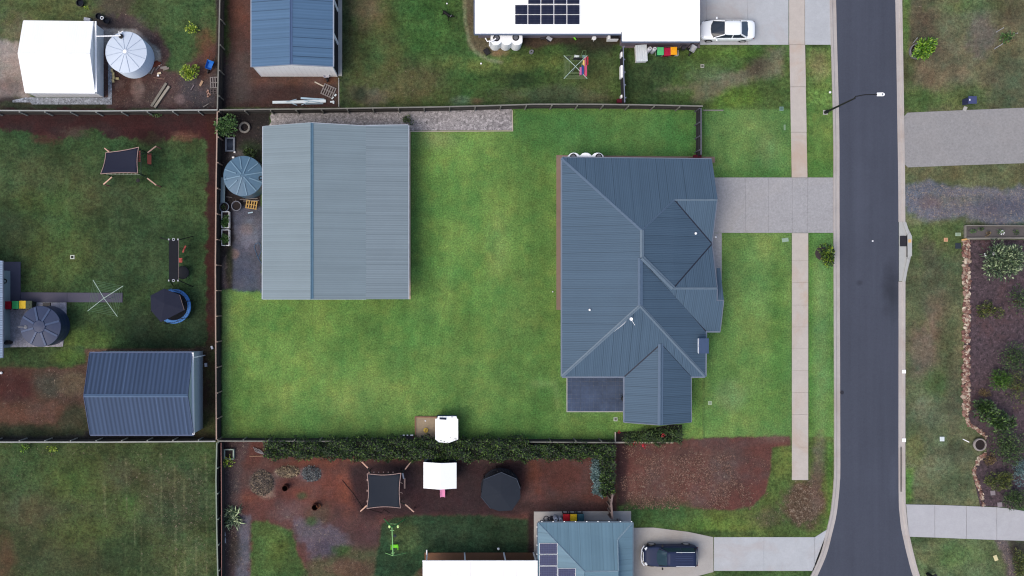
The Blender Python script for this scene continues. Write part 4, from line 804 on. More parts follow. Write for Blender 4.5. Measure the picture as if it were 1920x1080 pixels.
# ---- house at the left edge
eh = thing('house', 'neighbouring house cut off by the left edge, only its pale verandah roof showing', 'house', P(-80, 580, 0))
mb = MB(); roof_face(mb, [T(4.5, 489, 2.6), T(4.5, 671, 2.6), T(-160, 700, 4.4), T(-160, 460, 4.4)]); mb.build('roof', roof_mat('roof_edge_blue', S(140, 158, 180), pitch=.2, lap=.4, groove=.3, lapd=.4, rough=.4), eh, solid=.05)
mb = MB(); gutter_run(mb, [T(5, 489, 2.6), T(5, 671, 2.6)], .1); mb.build('gutter', M_('gutter_slate', S(96, 108, 128), .5), eh)
pz = P(20, 580).x; mb = MB(); mb.prism([(pz, P(0, 651).y), (pz, P(0, 508).y), (pz-9, P(0, 508).y), (pz-9, P(0, 651).y)], .002, 2.45); mb.build('wall', M_('wall_pale_blue', S(150, 166, 172), .6, var=.06), eh)
q = P(14, 527, 1.6); mb = MB(); mb.torus((pz+.1, q.y, 1.3), .17, .05); mb.build('hose_reel', M_('black_plastic', (.015, .015, .017), .5), eh)
q = P(24, 642); mb = MB(); mb.lathe((pz+.14, q.y, .1), [(.12, 0), (.16, .3), (.15, 1.1), (.05, 1.2)], 12); mb.box((pz+.2, q.y+.14, .9), (.2, .2, .5)); mb.build('water_pump', M_('black_plastic', (.015, .015, .017), .5), eh)
# ---------------------------------------------------------------- fences
timber = M_('weathered_timber', S(128, 127, 120), .85, var=.25, scale=2, var2=.25, scale2=24)
timber_d = M_('dark_timber', S(66, 64, 62), .9, var=.3, scale=1.5, var2=.3, scale2=20)
timber_p = M_('pink_timber', S(170, 148, 134), .8, var=.2, scale=3)
def fence(name, label, pts, zt, side, posts=48, panelm=timber_d, railm=timber, rail=.11, cat='fence', pz=None, poststep=True, group=None):
    w = [P(x, y, zt) for x, y in pts]; c = sum(w, Vector())/len(w)
    t = thing(name, label, cat, (c.x, c.y, 0), group)
    mb = MB()
    for a, b in zip(w[:-1], w[1:]):
        L_ = (b-a).length; n = max(1, int(L_/.16)); d = (b-a).normalized(); s = Vector((-d.y, d.x, 0))
        for k in range(n):
            p = a+d*((k+.5)*L_/n); hh = zt-.03-random.uniform(0, .03)
            mb.box((p.x+s.x*random.uniform(-.006, .006), p.y+s.y*random.uniform(-.006, .006), hh/2+.01), (L_/n*.96, .025, hh), rz=math.atan2(d.y, d.x))
    mb.build('palings', panelm, t)
    mb = MB()
    for a, b in zip(w[:-1], w[1:]): mb.bar(a, b, rail, .045)
    mb.build('top_rail', railm, t)
    mb = MB()
    for a, b in zip(w[:-1], w[1:]):
        d = (b-a).normalized(); s = Vector((-d.y, d.x, 0))*side*.05
        for z in (.3, zt*.6): mb.bar(Vector((a.x, a.y, z))+s, Vector((b.x, b.y, z))+s, .05, .08)
    mb.build('rails', panelm, t)
    if posts:
        acc = 0
        for (x0, y0), (x1, y1) in zip(pts[:-1], pts[1:]):
            L_ = math.hypot(x1-x0, y1-y0)
            while acc < L_:
                q = P(x0+(x1-x0)*acc/L_, y0+(y1-y0)*acc/L_, zt); d = (P(x1, y1)-P(x0, y0)).normalized(); s = Vector((-d.y, d.x, 0))*side*.11
                if -60 < x0+(x1-x0)*acc/L_ < 1980 and -60 < y0+(y1-y0)*acc/L_ < 1140:
                    mb = MB(); mb.box((q.x+s.x, q.y+s.y, zt/2), (.09, .09, zt), rz=math.atan2(d.y, d.x)); mb.build('post', railm, t)
                acc += posts
            acc -= L_
    return t
fence('fence', 'weathered paling fence along the gravel bed and the top of the bright lawn', [(411, 206), (640, 203.5), (820, 200.5), (920, 198), (1000, 195.5), (1110, 195.5), (1200, 196.5), (1318, 199)], 1.65, -1)
fence('fence', 'grey paling fence between the white shed yard and the red earth strip', [(-60, 207), (200, 208), (408, 206)], 1.6, -1, railm=M_('silver_timber', S(160, 162, 158), .8, var=.3, scale=.8))
fence('fence', 'paling fence running down left of the blue-roofed shed at the top', [(413, -300), (412, 0), (409.5, 120), (407.5, 204)], 1.6, 1)
fence('fence', 'long paling fence between the play yard and the big shed block', [(407.5, 209), (405, 360), (403.8, 500), (404.5, 660), (405.8, 824)], 1.6, 1, railm=timber_p)
fence('fence', 'pale-railed paling fence below the navy-roofed shed', [(-60, 829), (200, 829), (404, 827.5)], 1.5, 1, railm=M_('silver_timber', S(160, 162, 158), .8, var=.3, scale=.8))
fence('fence', 'paling fence down the right side of the bottom left paddock', [(406.5, 830), (405, 900), (406.5, 1000), (408.5, 1080), (409, 1280)], 1.5, 1, railm=M_('green_grey_timber', S(138, 148, 134), .8, var=.2))
fence('fence', 'paling fence behind the long hedge at the foot of the bright lawn', [(408, 827), (560, 827.5), (760, 828), (1000, 829), (1155, 830)], 1.5, 1)
fence('fence', 'second low pink-railed fence beside the tipped garden beds', [(414.5, 830), (415.5, 960), (415.5, 1100), (416, 1280)], 1.2, -1, railm=M_('pink_rail', S(150, 112, 106), .8), rail=.06, posts=0)
fence('fence', 'short dark side fence from the top fence to the front house corner', [(1314.5, 203), (1314.5, 290)], 1.6, -1, panelm=M_('grey_black_timber', S(52, 52, 58), .9), railm=M_('slate_rail', S(92, 92, 104), .8, var=.2), posts=26)
fence('fence', 'grey side fence between the clothesline yard and the wheelie bins', [(1168.5, 87), (1169.5, 140), (1171.5, 192)], 1.5, 1, panelm=M_('grey_black_timber', S(52, 52, 58), .9), railm=M_('slate_rail_pale', S(120, 128, 146), .8, var=.2), posts=24, rail=.08)
fence('fence', 'short brown side fence from the hedge down to the bins slab', [(1149, 925), (1146, 944), (1148.5, 974)], 1.6, -1, panelm=M_('brown_timber', S(96, 84, 80), .9, var=.2), railm=M_('brown_rail', S(128, 112, 108), .8), posts=12, rail=.16)
# wire fence by the blue shed
t = thing('wire_fence', 'thin wire fence with slim rail right of the pallet and white pipes', 'fence', P(635, 172))
mb = MB(); mb.tube([P(635, 146, .9), P(635, 200, .9)], .03); mb.build('top_rail', M_('pale_edge', S(178, 178, 174), .8), t)
for y in (147, 172, 199):
    mb = MB(); q = P(635, y, .9); mb.cyl((q.x, q.y, 0), .03, .9, 6); mb.build('post', timber, t)
mb = MB(); [mb.tube([P(635, 146, .9)*1+Vector((0, 0, z-.9)), P(635, 200, .9)+Vector((0, 0, z-.9))], .006, 4) for z in (.25, .45, .65)]; mb.build('wires', timber, t)
def lone(name, label, cat, mb, m, group=None, **k): o = mb.build(name, m, **k); return tag(o, label, cat, group)
mb = MB(); mb.bar(P(1318, 207, .1)+Vector((0, 0, .0)), P(1356, 207, .1), .1, .16); lone('sleeper', 'low timber edging between the two front yards past the fence corner', 'garden edging', mb, timber)
mb = MB(); mb.bar(P(1154, 829.5, .12), P(1262, 829.5, .12), .12, .2); mb.bar(P(1153.5, 829, .12), P(1153.5, 810, .12), .1, .2); lone('sleeper', 'pale timber edging below the red-flowered bed', 'garden edging', mb, M_('pale_timber', S(196, 186, 170), .8, var=.15))
mb = MB(); mb.bar(P(768, 246.5, .06), P(962, 245.5, .06), .06, .1); mb.bar(P(961.5, 245.5, .06), P(960.5, 207, .06), .06, .1); lone('gravel_edging', 'thin pale edging round the pink-grey gravel bed', 'garden edging', mb, M_('pale_timber', S(196, 186, 170), .8, var=.15))

# ---------------------------------------------------------------- tanks
black = M_('black_plastic', (.015, .015, .017), .5)
def tank(label, cx, cy, r, z, m, ribs, style, lidh=.35, seg=48, ribm=None):
    c = P(cx, cy, z); Rm = r*K*(1-z/H)
    t = thing('water_tank', label, 'water tank', (c.x, c.y, 0))
    mb = MB(); prof = []
    n = 22 if style == 'corr' else 6
    for i in range(n+1):
        zz = .02+(z-.04)*i/n
        prof.append((Rm*(1.0 if i % 2 else (.965 if style == 'corr' else .995)), zz))
    mb.lathe((c.x, c.y, 0), prof, seg); mb.build('tank_body', m, t, smooth=False)
    mb = MB(); mb.lathe((c.x, c.y, z-.03), [(Rm*1.01, 0), (Rm*1.0, .05), (Rm*.6, lidh*.55), (Rm*.15, lidh*.95), (.05, lidh)], seg)
    lid = mb.build('lid', m, t)
    mb = MB()
    for k in range(ribs):
        a = 2*math.pi*(k+.35)/ribs
        def q(f): 
            hz = lidh*(.05+.9*(1-f)) if f < 1 else .05
            hz = np.interp(f, [.05, .15, .6, 1.0], [lidh, lidh*.95, lidh*.55, .05])
            return Vector((c.x+math.cos(a)*Rm*f, c.y+math.sin(a)*Rm*f, z-.03+hz+(.045 if style != 'corr' else .012)))
        w = .18 if style == 'fat' else (.1 if style == 'mid' else .045); inner = .3 if style == 'fat' else (.1 if style != 'mid' or k % 2 == 0 else .35)
        mb.bar(q(inner), q(.6), w, .05); mb.bar(q(.6), q(.97), w, .05)
    mb.build('lid_rib', ribm or m, lid, bevel=.01)
    if style == 'fat': mb = MB(); mb.lathe((c.x, c.y, z+lidh*.72), [(Rm*.34, 0), (Rm*.3, .07), (.1, .1)], 8); mb.build('lid_boss', m, lid)
    elif style == 'corr': mb = MB(); mb.lathe((c.x, c.y, z+lidh-.06), [(.2, 0), (.17, .08), (.1, .1)], 16); mb.build('lid_boss', M_('white_poly', (.82, .84, .86), .4, var=.03), lid)
    return t, c, Rm
wt = M_('white_tank', S(206, 218, 232), .4, var=.05); nvt = M_('navy_tank', S(52, 64, 92), .4, var=.06); tlt = M_('teal_tank', S(84, 114, 136), .4, var=.06)
t, c, r = tank('round white ribbed tank on a concrete pad beside the white shed', 236.5, 98, 38.8, 2.15, wt, 12, 'corr', .3, ribm=M_('tank_seam', S(180, 194, 212), .5))
mb = MB(); q = P(225, 66.5, 2.55); mb.lathe((q.x, q.y, 2.25), [(.2, 0), (.2, .12), (.13, .12)], 16); mb.build('strainer', black, t)
mb = MB(); mb.tube([P(221, 67, 2.6), P(226, 66, 2.6)], .06); mb.tube([P(224, 65, 2.5), P(223, 59, 2.55)], .05); mb.tube([P(224, 62, 2.5), P(231, 58, 2.5)], .04); mb.build('inlet_pipe', trim_w, t)
t, c, r = tank('round navy tank with a ribbed lid on a gravel pad behind the left house', 76, 612, 38, 1.95, nvt, 8, 'fat', .32, ribm=M_('navy_rib', S(70, 86, 116), .4))
mb = MB(); mb.tube([P(34, 613, 2.1), P(42, 613, 2.2), P(48, 613.5, 2.15)], .05); q = P(48, 613, 2.1); mb.lathe((q.x, q.y, 1.98), [(.14, 0), (.16, .14), (.05, .2)], 12); mb.build('inlet_pipe', M_('grey_pipe', S(120, 122, 128), .5), t)
mb = MB(); q = P(86, 573, 1.9); mb.box((q.x, q.y+.1, 1.7), (.62, .28, .2)); mb.build('overflow', black, t)
t, c, r = tank('round blue-grey tank tucked against the left wall of the biggest shed', 456.5, 330, 37.6, 2.2, tlt, 12, 'mid', .35, ribm=M_('teal_rib', S(116, 146, 166), .4))
mb = MB(); q = P(489, 334, 2.3); mb.torus((q.x, q.y, 2.32), .16, .04, 20, 6); mb.build('strainer', black, t)
mb = MB(); q = P(427, 334, 2.3); mb.torus((q.x, q.y, 2.27), .24, .025, 20, 6); mb.build('hatch_ring', tlt, t)
mb = MB(); q = P(437, 295, .4); mb.box((q.x, q.y, .2), (.2, .14, .4)); lone('pump_cover', 'small white pump cover beside the round blue-grey tank', 'pump', mb, trim_w)
def slim(label, x0, x1, y0, y1, z, lobes, hatches, pipe=False):
    a, b = P(x0, y1, z), P(x1, y0, z); t = thing('slimline_tank', label, 'water tank', ((a.x+b.x)/2, (a.y+b.y)/2, 0))
    mb = MB(); n = lobes; W = (b.x-a.x)/n; pts = []
    for sgn in (1, -1):
        for i in (range(n) if sgn > 0 else range(n-1, -1, -1)):
            for k in range(9):
                u = k/8 if sgn > 0 else 1-k/8
                xx = a.x+W*(i+u); prof = (1-(abs(2*u-1))**2.6)*.28
                yy = (b.y-.28+prof) if sgn > 0 else (a.y+.28-prof)
                pts.append((xx, yy))
    mb.prism(pts, .02, z); mb.build('tank_body', M_('white_poly', (.82, .84, .86), .4, var=.03), t, bevel=.06)
    for hx, hy in hatches:
        q = P(hx, hy, z+.05); mb = MB(); mb.torus((q.x, q.y, z+.03), .25, .05, 20, 6); hh_ = mb.build('hatch_ring', black, t); mb = MB(); mb.lathe((q.x, q.y, z), [(.22, 0), (.2, .05)], 20); mb.build('strainer', M_('strainer_grey', S(110, 112, 120), .6), hh_)
    if pipe:
        mb = MB(); mb.tube([P(930, 72, z+.3), P(922, 77, z+.25), P(918, 78, z+.1), P(918, 86, z-.4)], .06); mb.tube([P(910, 71, z-.2), P(914, 78, z-.2), P(920, 76, z)], .05); mb.build('inlet_pipe', trim_w, t)
    return t
slim('white slimline tank with two black strainers against the top white-roofed house', 920.5, 980, 56, 84.5, 1.9, 3, [(931, 71), (967, 70)], True)
slim('white slimline tank mostly hidden under the eave of the large dark-roofed house', 1065, 1132, 286, 305, 2.1, 3, [(1075, 294), (1123, 294)])

# ---------------------------------------------------------------- wheelie bins
def bin_(x, y, label, lidc, bodyc, rz=0, open_=False, z=1.02, s=1.0):
    q = P(x, y, z); t = thing('wheelie_bin', label, 'wheelie bin', (q.x, q.y, .0), 'wheelie bins', rz)
    bm_ = M_('bin_body_%d_%d_%d' % bodyc, S(*bodyc), .5, var=.05); lm = M_('bin_lid_%d_%d_%d' % lidc, S(*lidc), .4, var=.05)
    mb = MB(); w, d = .27*s, .33*s
    mb.mesh([(-w*.82, -d*.75, .06), (w*.82, -d*.75, .06), (w*.82, d*.75, .06), (-w*.82, d*.75, .06), (-w, -d, .96), (w, -d, .96), (w, d, .96), (-w, d, .96)], [(3, 2, 1, 0), (4, 5, 6, 7), (0, 1, 5, 4), (1, 2, 6, 5), (2, 3, 7, 6), (3, 0, 4, 7)])
    mb.build('body', bm_, t, local=True, bevel=.03)
    mb = MB(); mb.box((0, -.01, .99), (w*2.12, d*2.1, .06)); mb.box((0, 0, 1.025), (w*1.6, d*1.55, .025)); mb.box((0, 0, 1.045), (w*.7, d*.5, .025)); mb.build('lid', lm, t, local=True, bevel=.02)
    for sx in (-1, 1):
        mb = MB(); M = Matrix.Rotation(math.pi/2, 3, 'Y'); vs = []
        mb.tube([(sx*(w*.72), d*.86, .11), (sx*(w*.72+.07), d*.86, .11)], .11, 14); mb.build('wheel', black, t, local=True)
    mb = MB(); mb.tube([(-w*.8, d+.07, .93), (w*.8, d+.07, .93)], .02); mb.build('handle', black, t, local=True)
    return t
GRN, RED, YEL = (86, 190, 120), (190, 34, 62), (246, 170, 36)
bin_(1238.5, 95.5, 'wheelie bin with a light green lid, in the row below the top white-roofed house', (92, 196, 124), (40, 92, 66), 0)
bin_(1251.5, 96.5, 'dark red lidded wheelie bin between the green and orange lids at the top house', (176, 30, 66), (120, 26, 48), 0)
bin_(1263.5, 95, 'wheelie bin with an orange-yellow lid at the top house, nearest the white car', (248, 172, 34), (96, 60, 30), 0)
mb = MB(); mb.bar(P(1230, 104.5, .1), P(1271, 104, .1), .1, .16); mb.bar(P(1271, 104, .1), P(1271, 94, .1), .1, .16); mb.bar(P(1229.5, 104, .1), P(1229.5, 95, .1), .08, .16); lone('bin_kerb', 'pale concrete edging in front of the top row of bins', 'edging', mb, M_('pale_edge', S(178, 178, 174), .8))
bin_(14.5, 572.5, 'red lidded wheelie bin against the left house wall', (170, 24, 42), (120, 24, 40), math.pi)
bin_(28.5, 572, 'bright green lidded wheelie bin between the red and yellow lids by the navy tank', (66, 178, 104), (40, 92, 66), math.pi)
bin_(41.8, 571.5, 'bright yellow lidded wheelie bin beside the navy tank', (238, 198, 40), (90, 74, 30), math.pi)
bin_(54, 571.5, 'all dark green wheelie bin, last of the row beside the navy tank', (38, 58, 42), (34, 50, 38), math.pi)
bin_(1062, 971.5, 'scarlet lidded wheelie bin above the teal roof', (208, 40, 46), (110, 26, 34), 0)
bin_(1075.5, 971.5, 'golden yellow lidded wheelie bin above the teal roof', (240, 196, 40), (100, 76, 30), 0)
bin_(1089, 971, 'dark teal wheelie bin above the teal roof', (48, 88, 100), (34, 60, 70), 0)
# gas bottles
gasm = M_('gas_bottle', S(186, 188, 196), .4, var=.05)
def gas(x, y, z, label, grp):
    q = P(x, y, z); t = thing('gas_bottle', label, 'gas bottle', (q.x, q.y, 0), grp)
    mb = MB(); mb.lathe((0, 0, 0), [(.17, .02), (.19, .06), (.19, z-.25), (.16, z-.12), (.08, z-.06)], 20); mb.build('cylinder', gasm, t, local=True, smooth=True)
    mb = MB(); mb.lathe((0, 0, z-.12), [(.14, 0), (.14, .12), (.12, .12), (.12, .0)], 16, capb=False, capt=False); mb.build('collar', trim_w, t, local=True)
    mb = MB(); mb.cyl((0, 0, z-.1), .03, .09, 8); mb.build('valve', black, t, local=True)
gas(1219, 90.5, 1.25, 'grey gas bottle beside the white ribbed chest', 'gas bottles'); gas(1228, 91, 1.25, 'grey gas bottle between its twin and the green-lidded bin', 'gas bottles')
gas(1042.5, 974.5, 1.2, 'gas bottle above the teal roof, further from the bins', 'gas bottles'); gas(1051.5, 976, 1.1, 'gas bottle above the teal roof, touching the scarlet bin', 'gas bottles')
q = P(1200, 103); t = thing('storage_chest', 'white ribbed storage chest standing on the grass under the top house', 'storage chest', (q.x, q.y, 0))
mb = MB(); mb.box((0, 0, .3), (.96, 1.42, .58)); mb.build('body', M_('white_poly', (.82, .84, .86), .4, var=.03), t, local=True, bevel=.02)
mb = MB(); mb.box((0, 0, .62), (1.02, 1.48, .06)); [mb.box((-.4+.2*k, 0, .66), (.1, 1.4, .04)) for k in range(5)]; mb.build('lid', M_('chest_lid', S(214, 222, 226), .45, var=.05), t, local=True, bevel=.01); t.rotation_euler.z = .06
# things along the top house wall
mb = MB(); mb.tube([P(1271, 92, .9), P(1276, 84, 1.0), P(1283, 84, 1.0), P(1288, 86, .5)], .03); mb.box(P(1281, 90, .4), (.3, .3, .5)); q = P(1281, 90, .6); mb.box((q.x, q.y, .66), (.26, .2, .03)); lone('garden_hose_cart', 'small black hose cart between the orange bin and the wheelbarrow', 'hose cart', mb, M_('charcoal_plastic', S(60, 58, 66), .6))
def barrow(x, y, rz, label, trc, s=1.0):
    q = P(x, y); t = thing('wheelbarrow', label, 'wheelbarrow', (q.x, q.y, 0), None, rz)
    mb = MB(); mb.mesh([(-.2*s, -.28*s, .3), (.2*s, -.28*s, .3), (.22*s, .2*s, .3), (-.22*s, .2*s, .3), (-.3*s, -.45*s, .6), (.3*s, -.45*s, .6), (.34*s, .38*s, .62), (-.34*s, .38*s, .62)], [(3, 2, 1, 0), (0, 1, 5, 4), (1, 2, 6, 5), (2, 3, 7, 6), (3, 0, 4, 7)]); mb.build('tray', M_('tray_%d_%d_%d' % trc, S(*trc), .4, var=.08), t, local=True, solid=.02)
    for sx in (-1, 1):
        mb = MB(); mb.tube([(sx*.1, -.6*s, .2), (sx*.26*s, .2*s, .34), (sx*.28*s, 1.0*s, .6)], .025); mb.build('handle', black, t, local=True)
        mb = MB(); mb.tube([(sx*.24*s, .3*s, .34), (sx*.26*s, .36*s, .02)], .02); mb.build('leg', black, t, local=True)
    mb = MB(); mb.tube([(-.05, -.6*s, .2), (.05, -.6*s, .2)], .19, 18); mb.build('wheel', black, t, local=True)
barrow(1296.5, 94, -.5, 'wheelbarrow with a pale tray below the top house corner', (188, 190, 196), .75)
barrow(396, 124, -.35, 'wheelbarrow with a bright blue tray by the fence in the upper left yard', (44, 118, 204), .95)
barrow(613, 141, .1, 'pale wheelbarrow with red handles against the cream shed end wall', (206, 206, 216), .8)
mb = MB(); q = P(1298, 83); mb.bar(P(1288, 90, .3), P(1299, 80, 1.3), .05, .05); mb.bar(P(1292, 92, .05), P(1288, 90, .05), .3, .05); lone('garden_spade', 'dark spade leaning on the top house wall behind the pale barrow', 'spade', mb, black)
mb = MB(); q = P(912.5, 97.5); mb.box((q.x, q.y, .12), (.44, .56, .22), rz=.6); lone('black_crate', 'small black crate on the worn grass left of the white slimline tank', 'crate', mb, black, bevel=.02)
mb = MB(); q = P(996, 98); mb.torus((q.x, q.y, .05), .15, .05, 16, 6); mb.torus((q.x+.05, q.y+.05, .12), .13, .04, 16, 6); lone('hose_coil', 'small pale coil of hose on the grass right of the slimline tank', 'hose', mb, M_('grey_pipe', S(120, 122, 128), .5))
q = P(1115, 69.5, .75); t = thing('garden_stool', 'round white stool by the top house wall', 'stool', (q.x, q.y, 0)); mb = MB(); mb.lathe((0, 0, .42), [(.18, 0), (.2, .03), (.18, .06)], 18); mb.build('seat', trim_w, t, local=True)
for k in range(4): mb = MB(); mb.tube([(.12*math.cos(k*1.57), .12*math.sin(k*1.57), .43), (.17*math.cos(k*1.57), .17*math.sin(k*1.57), .0)], .015); mb.build('leg', trim_w, t, local=True)
mb = MB(); mb.tube([P(1076, 69, .08), P(1080, 75, .08)], [.1, .05], 8); lone('toy_scooter', 'lime green toy lying by the top house wall', 'toy', mb, M_('lime', S(120, 220, 40), .4))
mb = MB(); q = P(1028, 72, .2); mb.box((q.x, q.y, .25), (.36, .5, .5), rz=.8); mb.box((q.x-.4, q.y+.1, .15), (.6, .3, .3), rz=.1); lone('toolbox', 'dark toolbox pushed against the top house wall', 'toolbox', mb, M_('charcoal_plastic', S(60, 58, 66), .6), bevel=.03)
mb = MB(); q = P(1030, 72, .55); mb.box((q.x, q.y, .52), (.5, .3, .03), rz=-.6); lone('folded_board', 'pale board lying on the dark toolbox', 'board', mb, gasm)
mb = MB(); q = P(1167, 181, .5); mb.box((q.x, q.y, .3), (.3, .3, .6)); lone('watering_can', 'white tub against the foot of the grey side fence', 'tub', mb, trim_w, bevel=.05)
mb = MB(); q = P(1162, 189, .3); mb.box((q.x, q.y, .18), (.5, .36, .35)); lone('red_crate', 'dark red crate in the corner of the clothesline yard', 'crate', mb, M_('maroon', S(96, 22, 40), .6), bevel=.02)
for y0, y1, w in ((99, 108, .1), (124, 147, .16)):
    mb = MB(); mb.bar(P(1164.5, y0, 1.0), P(1164.5, y1, 1.0), w, .7); lone('draped_cloth' if w > .12 else 'draped_rag', 'white sheet hung over the grey side fence' if w > .12 else 'small pale rag hung near the top of the grey side fence', 'cloth', mb, trim_w)

# ---------------------------------------------------------------- cars
def loft(mb, secs, cap=True):
    n = len(secs[0]); vs = [p for s in secs for p in s]; fs = []
    for i in range(len(secs)-1):
        for j in range(n-1): fs.append((i*n+j, i*n+j+1, (i+1)*n+j+1, (i+1)*n+j))
    if cap: fs.append(tuple(range(n))[::-1]); fs.append(tuple((len(secs)-1)*n+j for j in range(n)))
    mb.mesh(vs, fs)
def car(name, label, cat, loc, rz, paint, L_, W, belt, roofz, st, ws0, ws1, rf0, rf1, rail=False, bull=False, glassc=(.02, .03, .045)):
    """x forward = front; st: body stations (x, half width factor, bonnet/boot height)"""
    t = thing(name, label, cat, loc, None, rz); hw = W/2
    mb = MB(); secs = []
    for x, wf, z in st:
        w = hw*wf; zs = .22 if abs(x) < L_/2-.05 else .34
        secs.append([(x, -w*.9, zs), (x, -w*.99, zs+.08), (x, -w, .5), (x, -w*.985, min(z-.1, belt*.8)), (x, -w*.95, z-.04), (x, -w*.84, z+.005), (x, -w*.45, z+.03), (x, 0, z+.035),
                     (x, w*.45, z+.03), (x, w*.84, z+.005), (x, w*.95, z-.04), (x, w*.985, min(z-.1, belt*.8)), (x, w, .5), (x, w*.99, zs+.08), (x, w*.9, zs)])
    loft(mb, secs); mb.build('body', paint, t, local=True, smooth=True, subd=1)
    gm = M_('car_glass_'+name, glassc, .08, coat=0, var=.02, spec=.3)
    wb = hw*.89; wt_ = hw*.66; zb = belt+.0; zr = roofz-.045
    def pan(nm, pts, m, th=.015):
        mb = MB(); mb.mesh(pts, [tuple(range(len(pts)))]); return mb.build(nm, m, t, local=True, solid=th)
    # cabin shell: dark interior block below glass, then roof
    mb = MB(); mb.mesh([(ws0-.02, -wb*.97, zb-.02), (ws0-.02, wb*.97, zb-.02), (rf1+.02, wb*.97, zb-.02), (rf1+.02, -wb*.97, zb-.02), (ws1, -wt_*.97, zr-.02), (ws1, wt_*.97, zr-.02), (rf0, wt_*.97, zr-.02), (rf0, -wt_*.97, zr-.02)],
                         [(0, 1, 5, 4), (1, 2, 6, 5), (2, 3, 7, 6), (3, 0, 4, 7), (4, 5, 6, 7)])
    mb.build('cabin', black, t, local=True)
    cw = .16; zc = zb+.015
    pan('windscreen', [(ws0, -wb*.84, zc), (ws0+cw, -wb*.45, zc), (ws0+cw+.03, 0, zc), (ws0+cw, wb*.45, zc), (ws0, wb*.84, zc), (ws1, wt_*.93, zr), (ws1+.05, wt_*.4, zr+.015), (ws1+.05, -wt_*.4, zr+.015), (ws1, -wt_*.93, zr)], gm)
    pan('rear_window', [(rf1, -wb*.8, zc), (rf1-.08, 0, zc), (rf1, wb*.8, zc), (rf0, wt_*.9, zr), (rf0-.02, 0, zr+.01), (rf0, -wt_*.9, zr)], M_('rear_glass_'+name, tuple(v*2.4 for v in glassc), .1, coat=0, var=.02, spec=.4))
    for s in (-1, 1): pan('side_window', [(ws0-.2, s*wb*.985, zc), (rf1+.32, s*wb*.985, zc), (rf0+.05, s*wt_*1.03, zr-.02), (ws1-.06, s*wt_*1.03, zr-.02)], gm)
    mb = MB(); R_ = []
    for i in range(9):
        x = rf0-.03+(ws1-rf0+.06)*i/8; e_ = 1-((2*i/8-1)**6)*.12; dz = .02*(1-(2*i/8-1)**2)
        R_.append([(x, -wt_*1.06*e_, zr-.03), (x, -wt_*e_, zr+.02+dz*.4), (x, -wt_*.6, zr+.045+dz*.8), (x, 0, zr+.05+dz), (x, wt_*.6, zr+.045+dz*.8), (x, wt_*e_, zr+.02+dz*.4), (x, wt_*1.06*e_, zr-.03)])
    loft(mb, R_, cap=False); mb.build('roof', paint, t, local=True, smooth=True, solid=.03)
    mb = MB()
    for s in (-1, 1):
        mb.bar((ws0-.06, s*wb*.95, zb), (ws1, s*wt_*1.0, zr+.01), .07, .05); mb.bar((rf1+.1, s*wb*.92, zb), (rf0, s*wt_*1.0, zr+.01), .12, .05); mb.bar((ws0-.3, s*wb*1.0, zb+.01), (rf1+.3, s*wb*1.0, zb+.01), .04, .04)
        xm = (ws1+rf0)/2; mb.bar((xm, s*wb*.995, zb), (xm-.02, s*wt_*1.05, zr), .07, .03)
    mb.build('pillar', paint, t, local=True)
    for s in (-1, 1):
        mb = MB(); mb.box((ws0-.32, s*(hw+.07), belt+.06), (.13, .2, .14)); mb.build('mirror', paint if not bull else black, t, local=True, bevel=.03)
        mb = MB(); mb.box((L_/2-.3, s*hw*.7, belt-.3), (.26, .24, .12), rz=-s*.6); mb.build('headlight', M_('headlight_glass', (.7, .74, .78), .1), t, local=True, bevel=.03)
        mb = MB(); mb.box((-L_/2+.15, s*hw*.74, belt-.22), (.1, .26, .16), rz=s*.4); mb.build('tail_light', M_('tail_lens', (.1, .012, .012), .3), t, local=True, bevel=.03)
        for xx in (L_/2-.86, -L_/2+.98):
            rr = .33 if not bull else .4; mb = MB(); mb.tube([(xx, s*(hw-.2), rr), (xx, s*(hw+.012), rr)], rr, 24); w_ = mb.build('wheel', black, t, local=True)
            mb = MB(); mb.tube([(xx, s*(hw-.02), rr), (xx, s*(hw+.022), rr)], rr*.62, 16); mb.build('rim', M_('alloy', (.45, .46, .48), .3, .7), w_, local=True)
    for s in (-1, 1):
        mb = MB(); mb.bar((ws0+.1, s*.1, belt+.03), (ws0-.02, s*.62, belt+.07), .02, .02); mb.build('wiper', black, t, local=True)
    mb = MB(); mb.box((L_/2-.02, 0, .45), (.08, W*.5, .16)); mb.build('grille', black, t, local=True, bevel=.02)
    if rail:
        for s in (-1, 1): mb = MB(); mb.tube([(ws1-.75, s*wt_*.98, roofz+.03), (rf0+.1, s*wt_*.98, roofz+.03)], .02, 8); mb.build('roof_rail', M_('silver_rail', (.75, .77, .8), .3), t, local=True)
        mb = MB(); [mb.bar((ws1-.7, y_, roofz+.045), (rf0+.3, y_, roofz+.045), .03, .015) for y_ in (-.3, -.1, .1, .3)]; mb.build('roof_ribs', M_('rib_blue', S(66, 78, 112), .4), t, local=True)
    if bull:
        mb = MB(); mb.tube([(L_/2-.15, -hw*.95, .75), (L_/2+.08, -hw*.6, .8), (L_/2+.14, 0, .82), (L_/2+.08, hw*.6, .8), (L_/2-.15, hw*.95, .75)], .05, 8); mb.tube([(L_/2+.06, -hw*.5, .8), (L_/2+.0, -hw*.4, 1.02), (L_/2+.0, hw*.4, 1.02), (L_/2+.06, hw*.5, .8)], .035, 8); mb.build('bull_bar', M_('silver_rail', (.75, .77, .8), .3), t, local=True)
    return t
paint_w = M_('white_paint', (.8,.84,.86), .18, var=.01, coat=.6); paint_b = M_('navy_paint', S(44, 54, 82), .45, var=.02, spec=.12)
